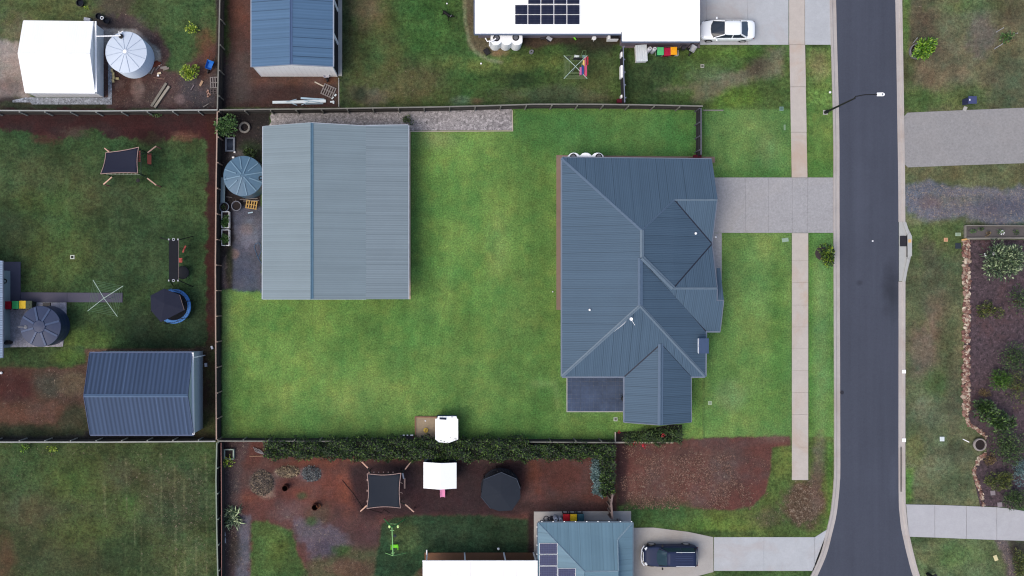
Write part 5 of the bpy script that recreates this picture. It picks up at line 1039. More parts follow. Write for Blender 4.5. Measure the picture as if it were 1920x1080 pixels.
L_ = 4.85; st = [(-2.42, .5, .72), (-2.39, .74, .84), (-2.25, .9, .93), (-1.9, .97, .97), (-1.3, 1, .96), (-.4, 1.0, .95), (.5, 1.0, .95), (1.05, .99, .95), (1.5, .97, .88), (1.95, .92, .80), (2.25, .8, .7), (2.4, .55, .58)]
q = P(1359, 61); car('sedan', 'white sedan parked nose-in on the pale driveway beside the white-roofed house', 'car', (q.x, q.y, .055), math.pi, paint_w, L_, 1.8, .95, 1.42, st, 1.36, .42, -1.02, -1.72)
st = [(-2.42, .5, .8), (-2.4, .74, 1.0), (-2.33, .88, 1.12), (-2.15, .96, 1.18), (-1.6, 1, 1.19), (-.6, 1, 1.19), (.4, 1, 1.18), (.95, 1, 1.18), (1.3, .98, 1.12), (1.75, .93, 1.06), (2.1, .82, .98), (2.3, .66, .88), (2.4, .4, .7)]
q = P(1252.5, 1037); car('four_wheel_drive', 'dark navy four wheel drive with silver bull bar and roof rails on the cream driveway', 'car', (q.x, q.y, .055), math.pi, paint_b, 4.9, 1.88, 1.18, 1.84, st, 1.12, .5, -1.98, -2.26, rail=True, bull=True, glassc=(.025, .05, .07))

# ---------------------------------------------------------------- street lamp
b0 = P(1547, 211); t = thing('street_lamp', 'black street lamp arching over the road from a small square pad', 'street lamp', (b0.x, b0.y, 0))
zt = 5.9; top = Vector((b0.x, b0.y, zt)); hd = P(1650, 177, 7.0); blk = M_('lamp_black', (.012, .013, .016), .5)
mb = MB(); mb.tube([b0, top*1.0+Vector((0, 0, 0))], [.1, .06], 12); mb.build('pole', blk, t)
mb = MB(); mid = P(1609, 180, 6.7); mb.tube([top-Vector((0, 0, .2)), (top+mid)/2+Vector((-.2, 0, .25)), mid, P(1622, 177.5, 6.9), P(1634, 177.3, 7.0), P(1648, 177.3, 7.0)], .045, 8); mb.build('arm', blk, t)
mb = MB(); mb.box((0, 0, 0), (.5, .3, .1)); mb.lathe((.25, 0, -.05), [(.15, 0), (.13, .1)], 16); bmesh.ops.translate(mb.bm, verts=mb.bm.verts, vec=hd); mb.build('lamp_head', M_('lamp_white', (.84, .85, .86), .3, var=.01), t, bevel=.02)
mb = MB(); mb.box((b0.x, b0.y, .05), (.4, .4, .08)); mb.build('footing', M_('pale_edge', S(178, 178, 174), .8), t)
mb = MB(); mb.cyl((b0.x, b0.y, .08), .15, .5, 12); mb.build('base_cover', blk, t)

# ---------------------------------------------------------------- storm drain
t = thing('storm_drain', 'concrete storm drain inlet with a dark grate on the right kerb', 'storm drain', P(1697, 470))
cm = M_('drain_concrete', S(176, 178, 176), .85, var=.12); mb = MB()
mb.prism([G(1685.5, 416), G(1696.5, 416), G(1707.5, 438), G(1708, 480), G(1696.5, 527), G(1685.5, 527)], .001, .03); mb.build('apron', cm, t)
mb = MB(); mb.prism([G(1691, 416), G(1697.5, 416), G(1704, 436), G(1699.5, 440)], .03, .14); mb.prism([G(1699.5, 440), G(1704, 436), G(1708, 443), G(1708, 480), G(1700, 484)], .03, .2); mb.prism([G(1699.5, 484), G(1703.5, 487), G(1696.5, 528), G(1691, 528)], .03, .14); mb.build('lintel', cm, t, bevel=.01)
mb = MB(); mb.prism([G(1687, 442), G(1699, 442), G(1699, 462), G(1687, 462)], .031, .05); gr_ = mb.build('grate', M_('grate_iron', S(62, 62, 70), .6), t)
mb = MB(); [mb.bar(P(1687.5+k*1.6, 442.5, .06), P(1687.5+k*1.6, 461.5, .06), .03, .02) for k in range(8)]; mb.build('grate_bars', M_('grate_bar', S(40, 40, 46), .5), gr_)
mb = MB(); mb.prism([G(1699.2, 441), G(1700.4, 441), G(1700.4, 482), G(1699.2, 482)], .035, .16); mb.build('opening', black, t)
mb = MB(); mb.prism([G(1700.8, 449), G(1706.5, 449), G(1706.5, 455), G(1700.8, 455)], .2, .206); mb.build('orange_mark', M_('orange_mark', S(226, 180, 120), .7, var=.2), t)
for i, y in enumerate((696.5, 825)):
    mb = MB(); q = P(1693.5, y); mb.box((q.x, q.y, .125), (.34, .32, .03)); lone('kerb_marker', ('white square marker on the right kerb, upper of two, opposite the front lawn', 'white square marker on the right kerb, lower of two, above the long dark slot')[i], 'kerb marker', mb, trim_w)
mb = MB(); mb.bar(P(1689.5, 838, .11), P(1689.5, 922, .11), .07, .03); lone('drain_slot', 'long thin dark slot along the right kerb', 'drain', mb, black)
mb = MB(); q = P(1579, 736, .06); mb.cyl((q.x, q.y, .02), .17, .03, 16); lone('manhole', 'small round dark cover in the road by the left kerb', 'cover', mb, M_('iron_cover', S(46, 48, 58), .6))
mb = MB(); q = P(1635.5, 452); mb.box((q.x, q.y, .07), (.14, .1, .02)); lone('road_stud', 'small pale road stud in the middle of the asphalt', 'road stud', mb, trim_w)
# covers set in the grass
def cover(x, y, s, label, c=(150, 156, 150), ci=(104, 110, 108), z=.05, rz=0, sx=1):
    q = P(x, y); t = thing('inspection_cover', label, 'inspection cover', (q.x, q.y, 0), None, rz)
    mb = MB(); mb.box((0, 0, z/2+.01), (s*sx, s, z)); mb.build('surround', M_('cov_%d' % c[0], S(*c), .8), t, local=True, bevel=.01)
    mb = MB(); mb.box((0, 0, z+.02), (s*.62*sx, s*.62, .012)); mb.build('lid', M_('covi_%d' % ci[0], S(*ci), .7), t, local=True)
cover(1316.7, 124, .32, 'square concrete cover in the grass below the white sedan', (176, 176, 166), (96, 100, 88))
cover(1465, 204, .36, 'greenish meter cover beside the footpath in the upper front yard', (120, 150, 138), (90, 116, 110))
cover(1472, 450, .34, 'flat pale stone lying by the footpath on the front lawn', (152, 176, 158), (150, 172, 156), rz=.15, sx=1.7)
cover(1471, 239, .5, 'narrow pale mat on the grass beside the footpath', (128, 156, 124), (126, 152, 122), sx=.35, z=.035)
cover(1154, 786, .34, 'square drain cover below the tiled patio', (190, 196, 188), (96, 104, 100))
cover(1331, 755.5, .34, 'square drain cover in the front lawn', (168, 186, 158), (140, 158, 134))
cover(136, 482, .36, 'white square cover with a dark centre in the play yard', (214, 220, 206), (40, 44, 40))
cover(1773, 449.5, .34, 'orange-toned square cover in the right verge', (206, 164, 128), (190, 140, 108))
cover(1796, 439.5, .3, 'small pale green cover near the timber planter', (156, 176, 156), (140, 160, 142), sx=1.6)
cover(1866.5, 1046, .5, 'cream rectangular cover in the lower right grass', (216, 206, 160), (220, 210, 166), rz=.35, sx=.65)
cover(1766, 823, .4, 'bright white square cover on the right verge', (218, 228, 230), (214, 226, 228))
mb = MB(); mb.bar(P(1805.5, 823.5, .06), P(1817, 829, .06), .07, .06); lone('white_stake', 'short white stake lying in the grass near the round pot', 'stake', mb, trim_w)
for x, y, r, lb in ((1342, 444.5, .09, 'small white light on the front path of the large house'), (1556.5, 173, .1, 'white marker cap on the verge above the street lamp'), (2.5, 699, .12, 'white ball on the red dirt at the left edge'), (934.5, 1029, .11, 'white ball on the grass above the patio roof'), (902, 119, .08, 'small white ball on the grass below the slimline tank'), (838, 6.5, .07, 'tiny white ball above the black dog'), (440, 285, .1, 'tiny white cap above the round blue-grey tank'), (1036.5, 547, .06, 'tiny white tap cap on the lawn left of the large house')):
    mb = MB(); q = P(x, y, .1); mb.lathe((q.x, q.y, .02), [(r*.5, 0), (r, r*.6), (r, r*1.1), (r*.5, r*1.7)], 12); lone('white_ball' if 'ball' in lb else 'marker_cap', lb, 'ball' if 'ball' in lb else 'marker', mb, trim_w)
# letterboxes
def letterbox(x, y, label, c, rz=0, s=1):
    q = P(x, y); t = thing('letterbox', label, 'letterbox', (q.x, q.y, 0), None, rz)
    mb = MB(); mb.box((0, 0, .5), (.34*s, .5*s, 1.0)); mb.build('pillar', M_('letter_%d' % c[0], S(*c), .6), t, local=True, bevel=.02)
    mb = MB(); mb.box((.16*s, 0, 1.02), (.72*s, .66*s, .08)); mb.build('top', M_('letter_top_%d' % c[0], S(*[min(255, v*1.35) for v in c]), .5), t, local=True, bevel=.01)
    mb = MB(); mb.box((-.1*s, 0, 1.07), (.08, .16, .02)); mb.build('number_plate', trim_w, t, local=True)
letterbox(1807.5, 192, 'dark blue box letterbox on the grass above the grey aggregate driveway', (52, 58, 88))
mb = MB(); q = P(1809, 204); mb.box((q.x, q.y, .03), (.3, .4, .06), rz=-.4); lone('stepping_stone', 'pale stepping stone between the dark letterbox and the driveway', 'paver', mb, M_('pale_edge', S(178, 178, 174), .8))
letterbox(1739, 1077, 'black letterbox on a pale pad at the bottom right', (26, 28, 32), .5, .7)
# ---------------------------------------------------------------- plants
LV = {
 'dark': leaf_mat('leaf_dark', [S(20, 34, 18), S(36, 58, 28), S(52, 80, 36), S(92, 118, 60)]),
 'bright': leaf_mat('leaf_bright', [S(36, 66, 14), S(66, 110, 26), S(104, 152, 36), S(150, 186, 62)]),
 'lime': leaf_mat('leaf_lime', [S(60, 92, 20), S(104, 140, 30), S(150, 176, 44), S(190, 200, 90)]),
 'mid': leaf_mat('leaf_mid', [S(26, 48, 28), S(48, 82, 40), S(72, 112, 50), S(104, 140, 80)]),
 'silver': leaf_mat('leaf_silver', [S(28, 44, 32), S(50, 72, 50), S(84, 108, 78), S(180, 198, 160)]),
 'blue': leaf_mat('leaf_blue', [S(50, 74, 82), S(78, 108, 116), S(104, 134, 142), S(134, 160, 166)]),
 'olive': leaf_mat('leaf_olive', [S(34, 44, 22), S(58, 72, 32), S(80, 94, 38), S(112, 116, 56)]),
 'brown': leaf_mat('leaf_brown', [S(54, 44, 32), S(86, 70, 48), S(112, 94, 62), S(140, 120, 84)]),
 'bedmid': leaf_mat('leaf_bedmid', [S(16, 30, 18), S(34, 58, 30), S(58, 88, 42), S(104, 136, 70)]),
 'bedbright': leaf_mat('leaf_bedbright', [S(22, 46, 12), S(44, 80, 22), S(68, 108, 30), S(100, 140, 50)]),
 'verge': leaf_mat('leaf_verge', [S(12, 28, 8), S(26, 52, 12), S(60, 96, 20), S(140, 168, 40)]),
 'hedge': leaf_mat('leaf_hedge', [S(6, 14, 6), S(12, 26, 11), S(22, 44, 16), S(38, 70, 22), S(92, 122, 44)]),
}
bark = M_('bark', S(96, 80, 66), .9, var=.3, scale=6)
def leaf(mb, c, d, L_, w, up):
    s = d.cross(up)
    if s.length < 1e-3: s = Vector((1, 0, 0))
    s.normalize(); m = c+d*(L_*.5)
    mb.mesh([c, m+s*(w/2), c+d*L_-up*(L_*.12), m-s*(w/2)], [(0, 1, 2, 3)])
def rv():
    while True:
        v = Vector((random.uniform(-1, 1), random.uniform(-1, 1), random.uniform(-1, 1)))
        if .05 < v.length < 1: return v.normalized()
def crown(mb, c, rx, ry, rz, n, L_, w, clumps=None, spiky=0, gap=.0):
    cl = clumps or max(5, int(rx*ry*10))
    cs = []
    for k in range(cl):
        d = rv(); d.z = abs(d.z)*.9-.15; f = random.uniform(.35, .82)
        cs.append((Vector((d.x*rx*f, d.y*ry*f, d.z*rz*f)), random.uniform(.28, .5)))
    for k in range(n):
        cc, cr = random.choice(cs); d = rv()
        if d.z < -.3: d.z = -d.z
        p = Vector((cc.x+d.x*cr*rx, cc.y+d.y*cr*ry, cc.z+d.z*cr*rz))*random.uniform(.85, 1.06)
        o = (d+rv()*.7+Vector((0, 0, .1))).normalized(); u = (d+Vector((0, 0, .9))+rv()*.5).normalized()
        leaf(mb, c+p, o, L_*random.uniform(.6, 1.3), w*random.uniform(.7, 1.2), u)
def shrub(x, y, rpx, hgt, style, label, name='shrub', n=None, L_=.2, w=.09, ry=None, stem=True, cat='shrub', clumps=None, zlow=.0, group=None):
    c = P(x, y, hgt*.6); rx = rpx*K; ryy = (ry or rpx)*K
    t = thing(name, label, cat, (c.x, c.y, 0), group)
    if stem:
        mb = MB(); mb.tube([(c.x, c.y, 0), (c.x+.03, c.y, hgt*.3), (c.x, c.y+.02, hgt*.62)], [.06*rx+.03, .05*rx+.02, .02], 7)
        for k in range(6):
            a = k*1.05; mb.tube([(c.x, c.y, hgt*(.2+.05*k)), (c.x+math.cos(a)*rx*.5, c.y+math.sin(a)*ryy*.5, hgt*.6)], [.03, .01], 5)
        mb.build('trunk' if cat == 'tree' else 'stems', bark, t)
    mb = MB(); crown(mb, Vector((c.x, c.y, hgt*.42+zlow)), rx, ryy, hgt*.55, n or int(900*rx*ryy+120), L_, w, clumps)
    mb.build('crown' if cat == 'tree' else 'foliage', LV[style], t)
    return t
shrub(1736, 92, 20, 2.2, 'bright', 'glossy bright green round tree growing in a grey ring on the right verge', 'tree', n=900, L_=.34, w=.14, cat='tree')
mb = MB(); q = P(1718, 97); mb.lathe((q.x, q.y, 0), [(.68, 0), (.7, .3), (.66, .32), (.6, .3), (.58, .05)], 32, capt=False); lone('planter_ring', 'grey ring round the foot of the bright green tree', 'planter ring', mb, M_('ring_grey', S(128, 124, 128), .8))
q = P(1718, 97); mb = MB(); mb.cyl((q.x, q.y, .03), .6, .08, 24); lone('planter_soil', 'dark soil disc inside the grey tree ring', 'soil', mb, M_('soil', S(46, 40, 40), .95, var=.3, scale=8))
shrub(1553, 480, 17, 2.4, 'verge', 'dark round tree on the nature strip beside the left kerb', 'tree', n=1100, L_=.22, w=.1, ry=20, cat='tree')
q = P(1541, 475); mb = MB(); mb.lathe((q.x, q.y, .03), [(.62, 0), (.5, .05), (.1, .07)], 20); lone('mulch_ring', 'dark mulch ring at the foot of the nature strip tree', 'mulch', mb, M_('mulch', S(66, 58, 60), .95, var=.35, scale=10))
shrub(1890, 65, 12, 1.8, 'mid', 'small staked sapling in the far upper right grass', 'sapling', n=170, L_=.26, w=.1, cat='tree', clumps=7)
for a_, b_, lb in (((1868, 60), (1882, 52), 'upper white stake beside the small sapling'), ((1864, 92), (1880, 82), 'lower white stake beside the small sapling'), ((1900, 64), (1908, 62), 'tiny stake right of the small sapling')):
    mb = MB(); mb.tube([P(*a_, .02), P(*b_, 1.2)], .03); lone('stake', lb, 'stake', mb, gasm)
mb = MB(); mb.tube([P(1712, 81, .02), P(1720, 71, 1.1)], .03); lone('stake', 'thin stake beside the glossy tree and its grey ring', 'stake', mb, gasm)
shrub(358, 131, 17, 1.7, 'lime', 'bushy lime green citrus in the upper left dirt', 'bush', n=620, L_=.24, w=.1)
shrub(356, 55, 15, .9, 'lime', 'straggly lime green bush in the upper left grass', 'bush', n=150, L_=.24, w=.1, ry=12, clumps=6)
shrub(424, 232, 23, 2.2, 'mid', 'leafy green bush at the fence corner above the blue-grey tank', 'bush', n=1300, L_=.22, w=.09)
shrub(290, 216, 14, .5, 'mid', 'low weedy clump spilling under the upper left fence', 'weed_clump', n=170, L_=.16, w=.05, ry=7, stem=False)
shrub(468, 285, 15, .5, 'dark', 'low dark ground plant between the ring pot and the blue-grey tank', 'ground_plant', n=260, L_=.2, w=.08, ry=11, stem=False)
shrub(766, 226, 10, .8, 'dark', 'small dark bush at the top right corner of the biggest shed', 'bush', n=240, L_=.16, w=.07, ry=9)
shrub(41, 839, 10, .7, 'bright', 'small bright plant under the fence in the lower left paddock, the left one', 'weed_plant', n=90, L_=.24, w=.07, ry=8, stem=False, clumps=5)
shrub(99, 841, 9, .7, 'lime', 'small yellow-green plant under the fence in the lower left paddock, the right one', 'weed_plant', n=80, L_=.24, w=.07, ry=7, stem=False, clumps=5)
shrub(428, 862, 12, .9, 'lime', 'yellow-green sapling growing out of the white square planter', 'sapling', n=70, L_=.24, w=.1, ry=12, clumps=5)
def spiky(x, y, r, hgt, style, label, n=60, L_=.9, w=.05, name='spiky_plant'):
    c = P(x, y, hgt*.5); t = thing(name, label, 'plant', (c.x, c.y, 0)); mb = MB()
    for k in range(n):
        a = random.uniform(0, 2*math.pi); e = random.uniform(.15, 1.3); L2 = L_*random.uniform(.6, 1.1)
        p0 = Vector((c.x+random.uniform(-.2, .2)*r*K*3, c.y+random.uniform(-.2, .2)*r*K*3, .05)); d = Vector((math.cos(a)*math.cos(e), math.sin(a)*math.cos(e), math.sin(e)))
        s = Vector((-math.sin(a), math.cos(a), 0))*w; m = p0+d*L2*.55; tp = p0+d*L2+Vector((0, 0, -.25*L2))
        mb.mesh([p0-s*.5, m-s, tp, m+s, p0+s*.5], [(0, 1, 3, 4), (1, 2, 3)])
    mb.build('blades', LV[style], t); return t
spiky(431, 970, 22, 1.1, 'silver', 'grey-green spiky plant against the pink-railed fence', n=150, L_=1.15, w=.05)
# right hand garden bed
R_ = [(1886, 492, 35, 2.6, 'silver', 'big silvery leafed bush at the top of the right garden bed', 2000, .34, .11, 36),
 (1858, 582, 24, .9, 'olive', 'low rounded olive bush alone in the purple mulch', 620, .2, .08, 16),
 (1906, 672, 30, 2.0, 'dark', 'dark bush at the right edge above the bright ferny shrub', 1100, .2, .08, 28),
 (1872, 712, 25, 1.5, 'bedbright', 'bright ferny shrub in the middle of the right bed', 800, .3, .06, 20),
 (1912, 730, 24, 1.4, 'olive', 'olive shrub cut by the right edge beside the ferny shrub', 700, .2, .08, 40),
 (1846, 738, 14, .6, 'brown', 'small dry brown shrub beside the stone edging', 260, .16, .06, 9),
 (1848, 768, 24, 1.8, 'bedmid', 'mid green leafy bush just above the curve of the stone edging', 760, .32, .13, 20),
 (1876, 792, 28, 2.0, 'bedmid', 'broad leafy bush with pale leaf tips above the round pot', 900, .32, .13, 22),
 (1892, 838, 36, 2.2, 'dark', 'large dark shadowy shrub right of the round pot', 1500, .2, .08, 34),
 (1858, 863, 16, .7, 'brown', 'dry brown shrub below the round pot', 320, .2, .05, 12),
 (1874, 902, 25, 1.6, 'olive', 'dense rounded yellow-green shrub above the stone steps', 1300, .18, .08, 21),
 (1914, 888, 19, 1.7, 'blue', 'blue-grey shrub at the right edge', 900, .16, .06, 26),
 (1902, 938, 34, 1.8, 'dark', 'low dark shrub overhanging the white concrete driveway', 1300, .18, .07, 19),
 (1912, 566, 18, 1.6, 'dark', 'dark bush cut by the right edge below the silvery bush', 420, .2, .08, 30),
 (1914, 1058, 16, 1.4, 'olive', 'olive bush in the bottom right corner', 500, .2, .08, 30)]
for x, y, r, hh_, s, lb, n, L1, w1, ry in R_: shrub(x, y, r, hh_, s, lb, n=int(n*1.15), L_=L1, w=w1, ry=ry)
spiky(1898, 482, 16, 2.9, 'silver', 'pale tipped spray of leaves out of the silvery bush', n=50, L_=1.2, w=.07, name='flax') if False else None
for x, y, lb in ((1848, 477.5, 'white flower head at the left of the silvery bush'), (1864, 476, 'twin white flower heads on the silvery bush')):
    mb = MB(); q = P(x, y, 1.6)
    for k in range(14): d = rv(); leaf(mb, q+d*.06, d, .09, .07, Vector((0, 0, 1)))
    lone('white_flower', lb, 'flower', mb, trim_w)
# mulch bed and its edging of loose border stones, merged per run
slabs('garden_bed', [[(1808, 450), (2000, 450), (2000, 930), (1905, 955), (1878, 950), (1838, 949), (1826, 900), (1826, 880), (1840, 856), (1850, 846), (1848, 820), (1812, 790), (1808, 770)]], .03, conc('purple_mulch', S(70, 56, 62), .25, agg=1, stain=.5, sc=(92, 58, 54), chunk=.9, cs=2.6))
def stones(name, label, lines, wpx, m, n, smin, smax, z0=.1):
    mb = MB()
    segs = []; tot = 0
    for a, b in zip(lines[:-1], lines[1:]): l = math.hypot(b[0]-a[0], b[1]-a[1]); segs.append((tot, l, a, b)); tot += l
    for k in range(n):
        s = random.uniform(0, tot)
        for t0, l, a, b in segs:
            if t0 <= s <= t0+l:
                f = (s-t0)/l; x = a[0]+(b[0]-a[0])*f; y = a[1]+(b[1]-a[1])*f; nx, ny = -(b[1]-a[1])/l, (b[0]-a[0])/l; o = random.uniform(-wpx, wpx)/2
                q = P(x+nx*o, y+ny*o); r = random.uniform(smin, smax); v = bmesh.ops.create_icosphere(mb.bm, subdivisions=1, radius=r)['verts']
                M = Matrix.Rotation(random.uniform(0, 6), 3, 'Z'); sc = Vector((random.uniform(.8, 1.5), random.uniform(.7, 1.1), random.uniform(.5, .8)))
                for vv in v: vv.co = M@Vector((vv.co.x*sc.x*random.uniform(.85, 1.15), vv.co.y*sc.y*random.uniform(.85, 1.15), vv.co.z*sc.z))+Vector((q.x, q.y, z0*random.uniform(.4, 1.4)))
                break
    return lone(name, label, 'stone edging', mb, m)
sm, N, L, b = nodes('stone'); g = N.new('ShaderNodeNewGeometry'); cr = N.new('ShaderNodeValToRGB'); L.new(g.outputs['Random Per Island'], cr.inputs[0])
e_ = cr.color_ramp.elements; e_[0].color = (*S(96, 62, 54), 1); e_[1].color = (*S(206, 192, 172), 1); x_ = e_.new(.45); x_.color = (*S(140, 104, 92), 1); x_ = e_.new(.7); x_.color = (*S(160, 140, 124), 1)
L.new(cr.outputs[0], b.inputs['Base Color']); b.inputs['Roughness'].default_value = .85
stones('stone_edging', 'long straight rubble stone edging along the purple mulch bed', [(1811, 452), (1811, 600), (1810, 700), (1811, 780)], 12, sm, 520, .09, .2)
stones('stone_edging', 'thin curved line of stones leading to the round pot', [(1811, 780), (1815, 795), (1836, 808), (1848, 820)], 4, sm, 90, .07, .14)
stones('stone_edging', 'curved line of pale stones below the round pot', [(1848, 850), (1833, 862), (1825, 882), (1829, 900), (1836, 915), (1840, 930), (1843, 948)], 5, sm, 130, .07, .15)
for x, y, s, lb in ((1861, 924, .42, 'upper square stepping stone by the dense shrub'), (1874, 946, .42, 'lower square stepping stone by the white driveway')):
    mb = MB(); q = P(x, y); mb.box((q.x, q.y, .05), (s, s, .06), rz=.1); lone('stepping_stone', lb, 'paver', mb, M_('grey_paver', S(140, 132, 138), .85), bevel=.02)
q = P(1838, 834, .5); t = thing('round_pot', 'large pale round concrete pot at the bend in the stone edging', 'pot', (q.x, q.y, 0)); mb = MB(); mb.lathe((0, 0, 0), [(.32, .02), (.5, .2), (.58, .42), (.54, .55), (.46, .55), (.44, .45)], 28, capt=False); mb.build('pot', M_('pot_concrete', S(160, 152, 148), .8), t, local=True, smooth=False)
mb = MB(); mb.cyl((0, 0, .4), .45, .05, 24); mb.build('soil', M_('soil', S(46, 40, 40), .95, var=.3, scale=8), t, local=True)
# raised timber planter upper right
t = thing('raised_planter', 'long raised timber planter box of grey soil above the mulch bed', 'planter', P(1890, 435))
gt_ = M_('planter_timber', S(136, 132, 124), .85, var=.2, scale=3); mb = MB()
mb.bar(P(1809.5, 423, .3), P(2000, 424, .3), .08, .3); mb.bar(P(1809.5, 423, .3), P(1809.5, 446, .3), .08, .3); mb.bar(P(1812, 447.5, .3), P(2000, 446, .3), .16, .3); mb.build('frame', gt_, t, bevel=.01)
mb = MB(); mb.prism([(P(1810, 0).x, P(0, 424).y), (P(2000, 0).x, P(0, 424).y), (P(2000, 0).x, P(0, 446).y), (P(1810, 0).x, P(0, 446).y)], .01, .2); mb.build('soil', M_('grey_soil', S(96, 92, 92), .95, var=.25, scale=8), t)
mb = MB(); mb.bar(P(1803, 450, .36), P(1820, 447.5, .36), .14, .06); lone('offcut', 'sawn yellow timber offcut on the corner of the raised planter', 'timber', mb, M_('new_timber', S(206, 166, 110), .7, var=.15))
for x, y, r, s, lb in ((1821, 434, 7, 'mid', 'first small green plant at the left end of the raised planter'), (1837, 431, 6, 'dark', 'small dark plant second in the raised planter'), (1851, 438, 6, 'brown', 'reddish dry plant third in the raised planter'), (1873, 436, 8, 'mid', 'green plant beside the white flowers in the raised planter'), (1902, 436, 8, 'dark', 'dark plant at the right end of the raised planter')):
    shrub(x, y, r, .5, s, lb, 'small_plant', n=90, L_=.14, w=.06, ry=5, stem=False, zlow=.25, clumps=4)
mb = MB(); q = P(1879, 436, .6)
for k in range(30): d = rv(); leaf(mb, q+d*.12, d, .12, .08, Vector((0, 0, 1)))
lone('white_flower', 'white flowers in the raised planter', 'flower', mb, trim_w)
mb = MB(); q = P(1796, 461); mb.box((q.x, q.y, .04), (.5, .5, .08)); lone('black_tray', 'black tray on the grass left of the stone edging', 'tray', mb, M_('tray_black', S(48, 56, 66), .6), bevel=.02)

# ---------------------------------------------------------------- hedges
def hedge(label, box_list, n, style='hedge', L_=.17, w=.095, name='hedge'):
    """boxes: (x0, x1, ytop, ybottom, height) in pixels at hedge-top height"""
    cx = sum((b[0]+b[1])/2 for b in box_list)/len(box_list); cy = sum((b[2]+b[3])/2 for b in box_list)/len(box_list)
    c = P(cx, cy); t = thing(name, label, 'hedge', (c.x, c.y, 0)); mb = MB(); core = MB()
    A_ = sum((b[1]-b[0])*(b[3]-b[2]) for b in box_list)
    for x0, x1, y0, y1, hh_ in box_list:
        a, d = P(x0, y1, hh_), P(x1, y0, hh_); m_ = int(n*(x1-x0)*(y1-y0)/A_)
        core.prism([(a.x+.22, a.y+.22), (d.x-.22, a.y+.22), (d.x-.22, d.y-.22), (a.x+.22, d.y-.22)], .02, hh_-.3)
        for k in range(m_):
            u, v = random.random(), random.random(); X = a.x+(d.x-a.x)*u; Y = a.y+(d.y-a.y)*v
            bumpz = .3*(math.sin(X*1.9)+math.sin(X*4.3+1.3)*.6)*.5+.16*math.sin(Y*5+X*2.2)
            face = random.random(); nrm = Vector((0, 0, 1))
            if face < .26:
                Y = a.y+.16*math.sin(X*2.6)+.1*math.sin(X*6.3)+random.uniform(-.14, .1); nrm = Vector((0, -1, .4)); Z = random.uniform(.1, hh_+bumpz*.6)
            elif face < .36:
                Y = d.y+.16*math.sin(X*2.3)+.1*math.sin(X*5.9)+random.uniform(-.1, .12); nrm = Vector((0, 1, .4)); Z = random.uniform(.3, hh_+bumpz*.6)
            elif face < .41:
                X = random.choice((a.x, d.x))+random.uniform(-.12, .12); nrm = Vector((-1 if X < (a.x+d.x)/2 else 1, 0, .4)); Z = random.uniform(.1, hh_)
            else:
                ed = min(v, 1-v)*2; Z = hh_+bumpz-.25*(1-min(1, ed*2.2))**2+random.uniform(-.3, .05)
            o = (nrm*.5+rv()).normalized(); leaf(mb, Vector((X, Y, Z)), o, L_*random.uniform(.6, 1.3), w*random.uniform(.7, 1.2), (nrm+rv()*.55).normalized())
    mb.build('foliage', LV[style], t); core.build('branches', M_('hedge_core', S(20, 26, 16), .95), t); return t
hedge('long dark green clipped hedge behind the cubby yard, turning down at its right end', [(496, 640, 828, 858, 1.9), (640, 830, 826, 861, 2.0), (830, 990, 826, 862, 2.0), (990, 1153, 835, 860, 1.9), (1126, 1153, 860, 923, 1.8)], 36000)
hedge('pale blue-grey ground shrub row inside the hedge return', [(1110, 1124, 863, 898, 1.0), (1113, 1132, 898, 927, 1.0)], 2200, 'blue', .15, .07, 'shrub_row')
hedge('dark red-flowered shrub bed at the lower gable of the large house', [(1208, 1278, 806, 829, .9), (1172, 1210, 812, 829, .6)], 2600, 'dark', .24, .07, 'shrub_bed')
slabs('garden_bed', [[(1153, 810), (1200, 808), (1255, 796), (1279, 796), (1279, 829), (1153, 829)]], .04, M_('dark_soil', S(42, 38, 36), .95, var=.3, scale=6))
mb = MB()
for x, y, s, z in ((1190, 831, .16, .3), (1209, 837, .18, .3), (1161, 810, .12, .3), (1244, 817, .14, 1.0), (1198, 829, .1, .4), (1206, 833, .1, .3)):
    for k in range(12): d = rv(); q = P(x, y, z); leaf(mb, q+d*s*.5, d, s, s*.4, Vector((0, 0, 1)))
lone('red_flowers', 'scattered red flower sprays along the timber edging', 'flowers', mb, M_('red_petal', S(196, 44, 64), .6, var=.2))
# compost heaps of cut grass and wood chip
def heap(x, y, rx, ry, z, label, cols, n, L_=.16, w=.05):
    q = P(x, y); mb = MB(); m = leaf_mat('heap_'+label[:12].replace(' ', '_'), cols, .9)
    for k in range(n):
        a = random.uniform(0, 6.283); f = math.sqrt(random.random()); X = math.cos(a)*f*rx*K; Y = math.sin(a)*f*ry*K; Z = z*max(0, 1-f*f)*(1+.3*math.sin(X*7+Y*5))
        leaf(mb, Vector((q.x+X, q.y+Y, Z+.02)), (rv()+Vector((0, 0, .1))).normalized(), L_*random.uniform(.5, 1.3), w*random.uniform(.7, 1.6), (Vector((0, 0, 1))+rv()*.6).normalized())
    lone('compost_heap', label, 'heap', mb, m)
heap(491, 906, 22, 24, .45, 'large grey-brown heap of dead branches', [S(50, 44, 42), S(88, 78, 74), S(126, 112, 104), S(168, 150, 132)], 1500)
heap(540, 884, 22, 11, .35, 'straw coloured heap of dry cuttings', [S(70, 56, 48), S(112, 98, 86), S(150, 134, 114), S(186, 170, 144)], 800)
heap(584, 888, 18, 15, .3, 'blue-grey heap of ash beside the straw cuttings', [S(54, 56, 62), S(84, 88, 96), S(112, 118, 126), S(140, 146, 152)], 900, .14, .07)
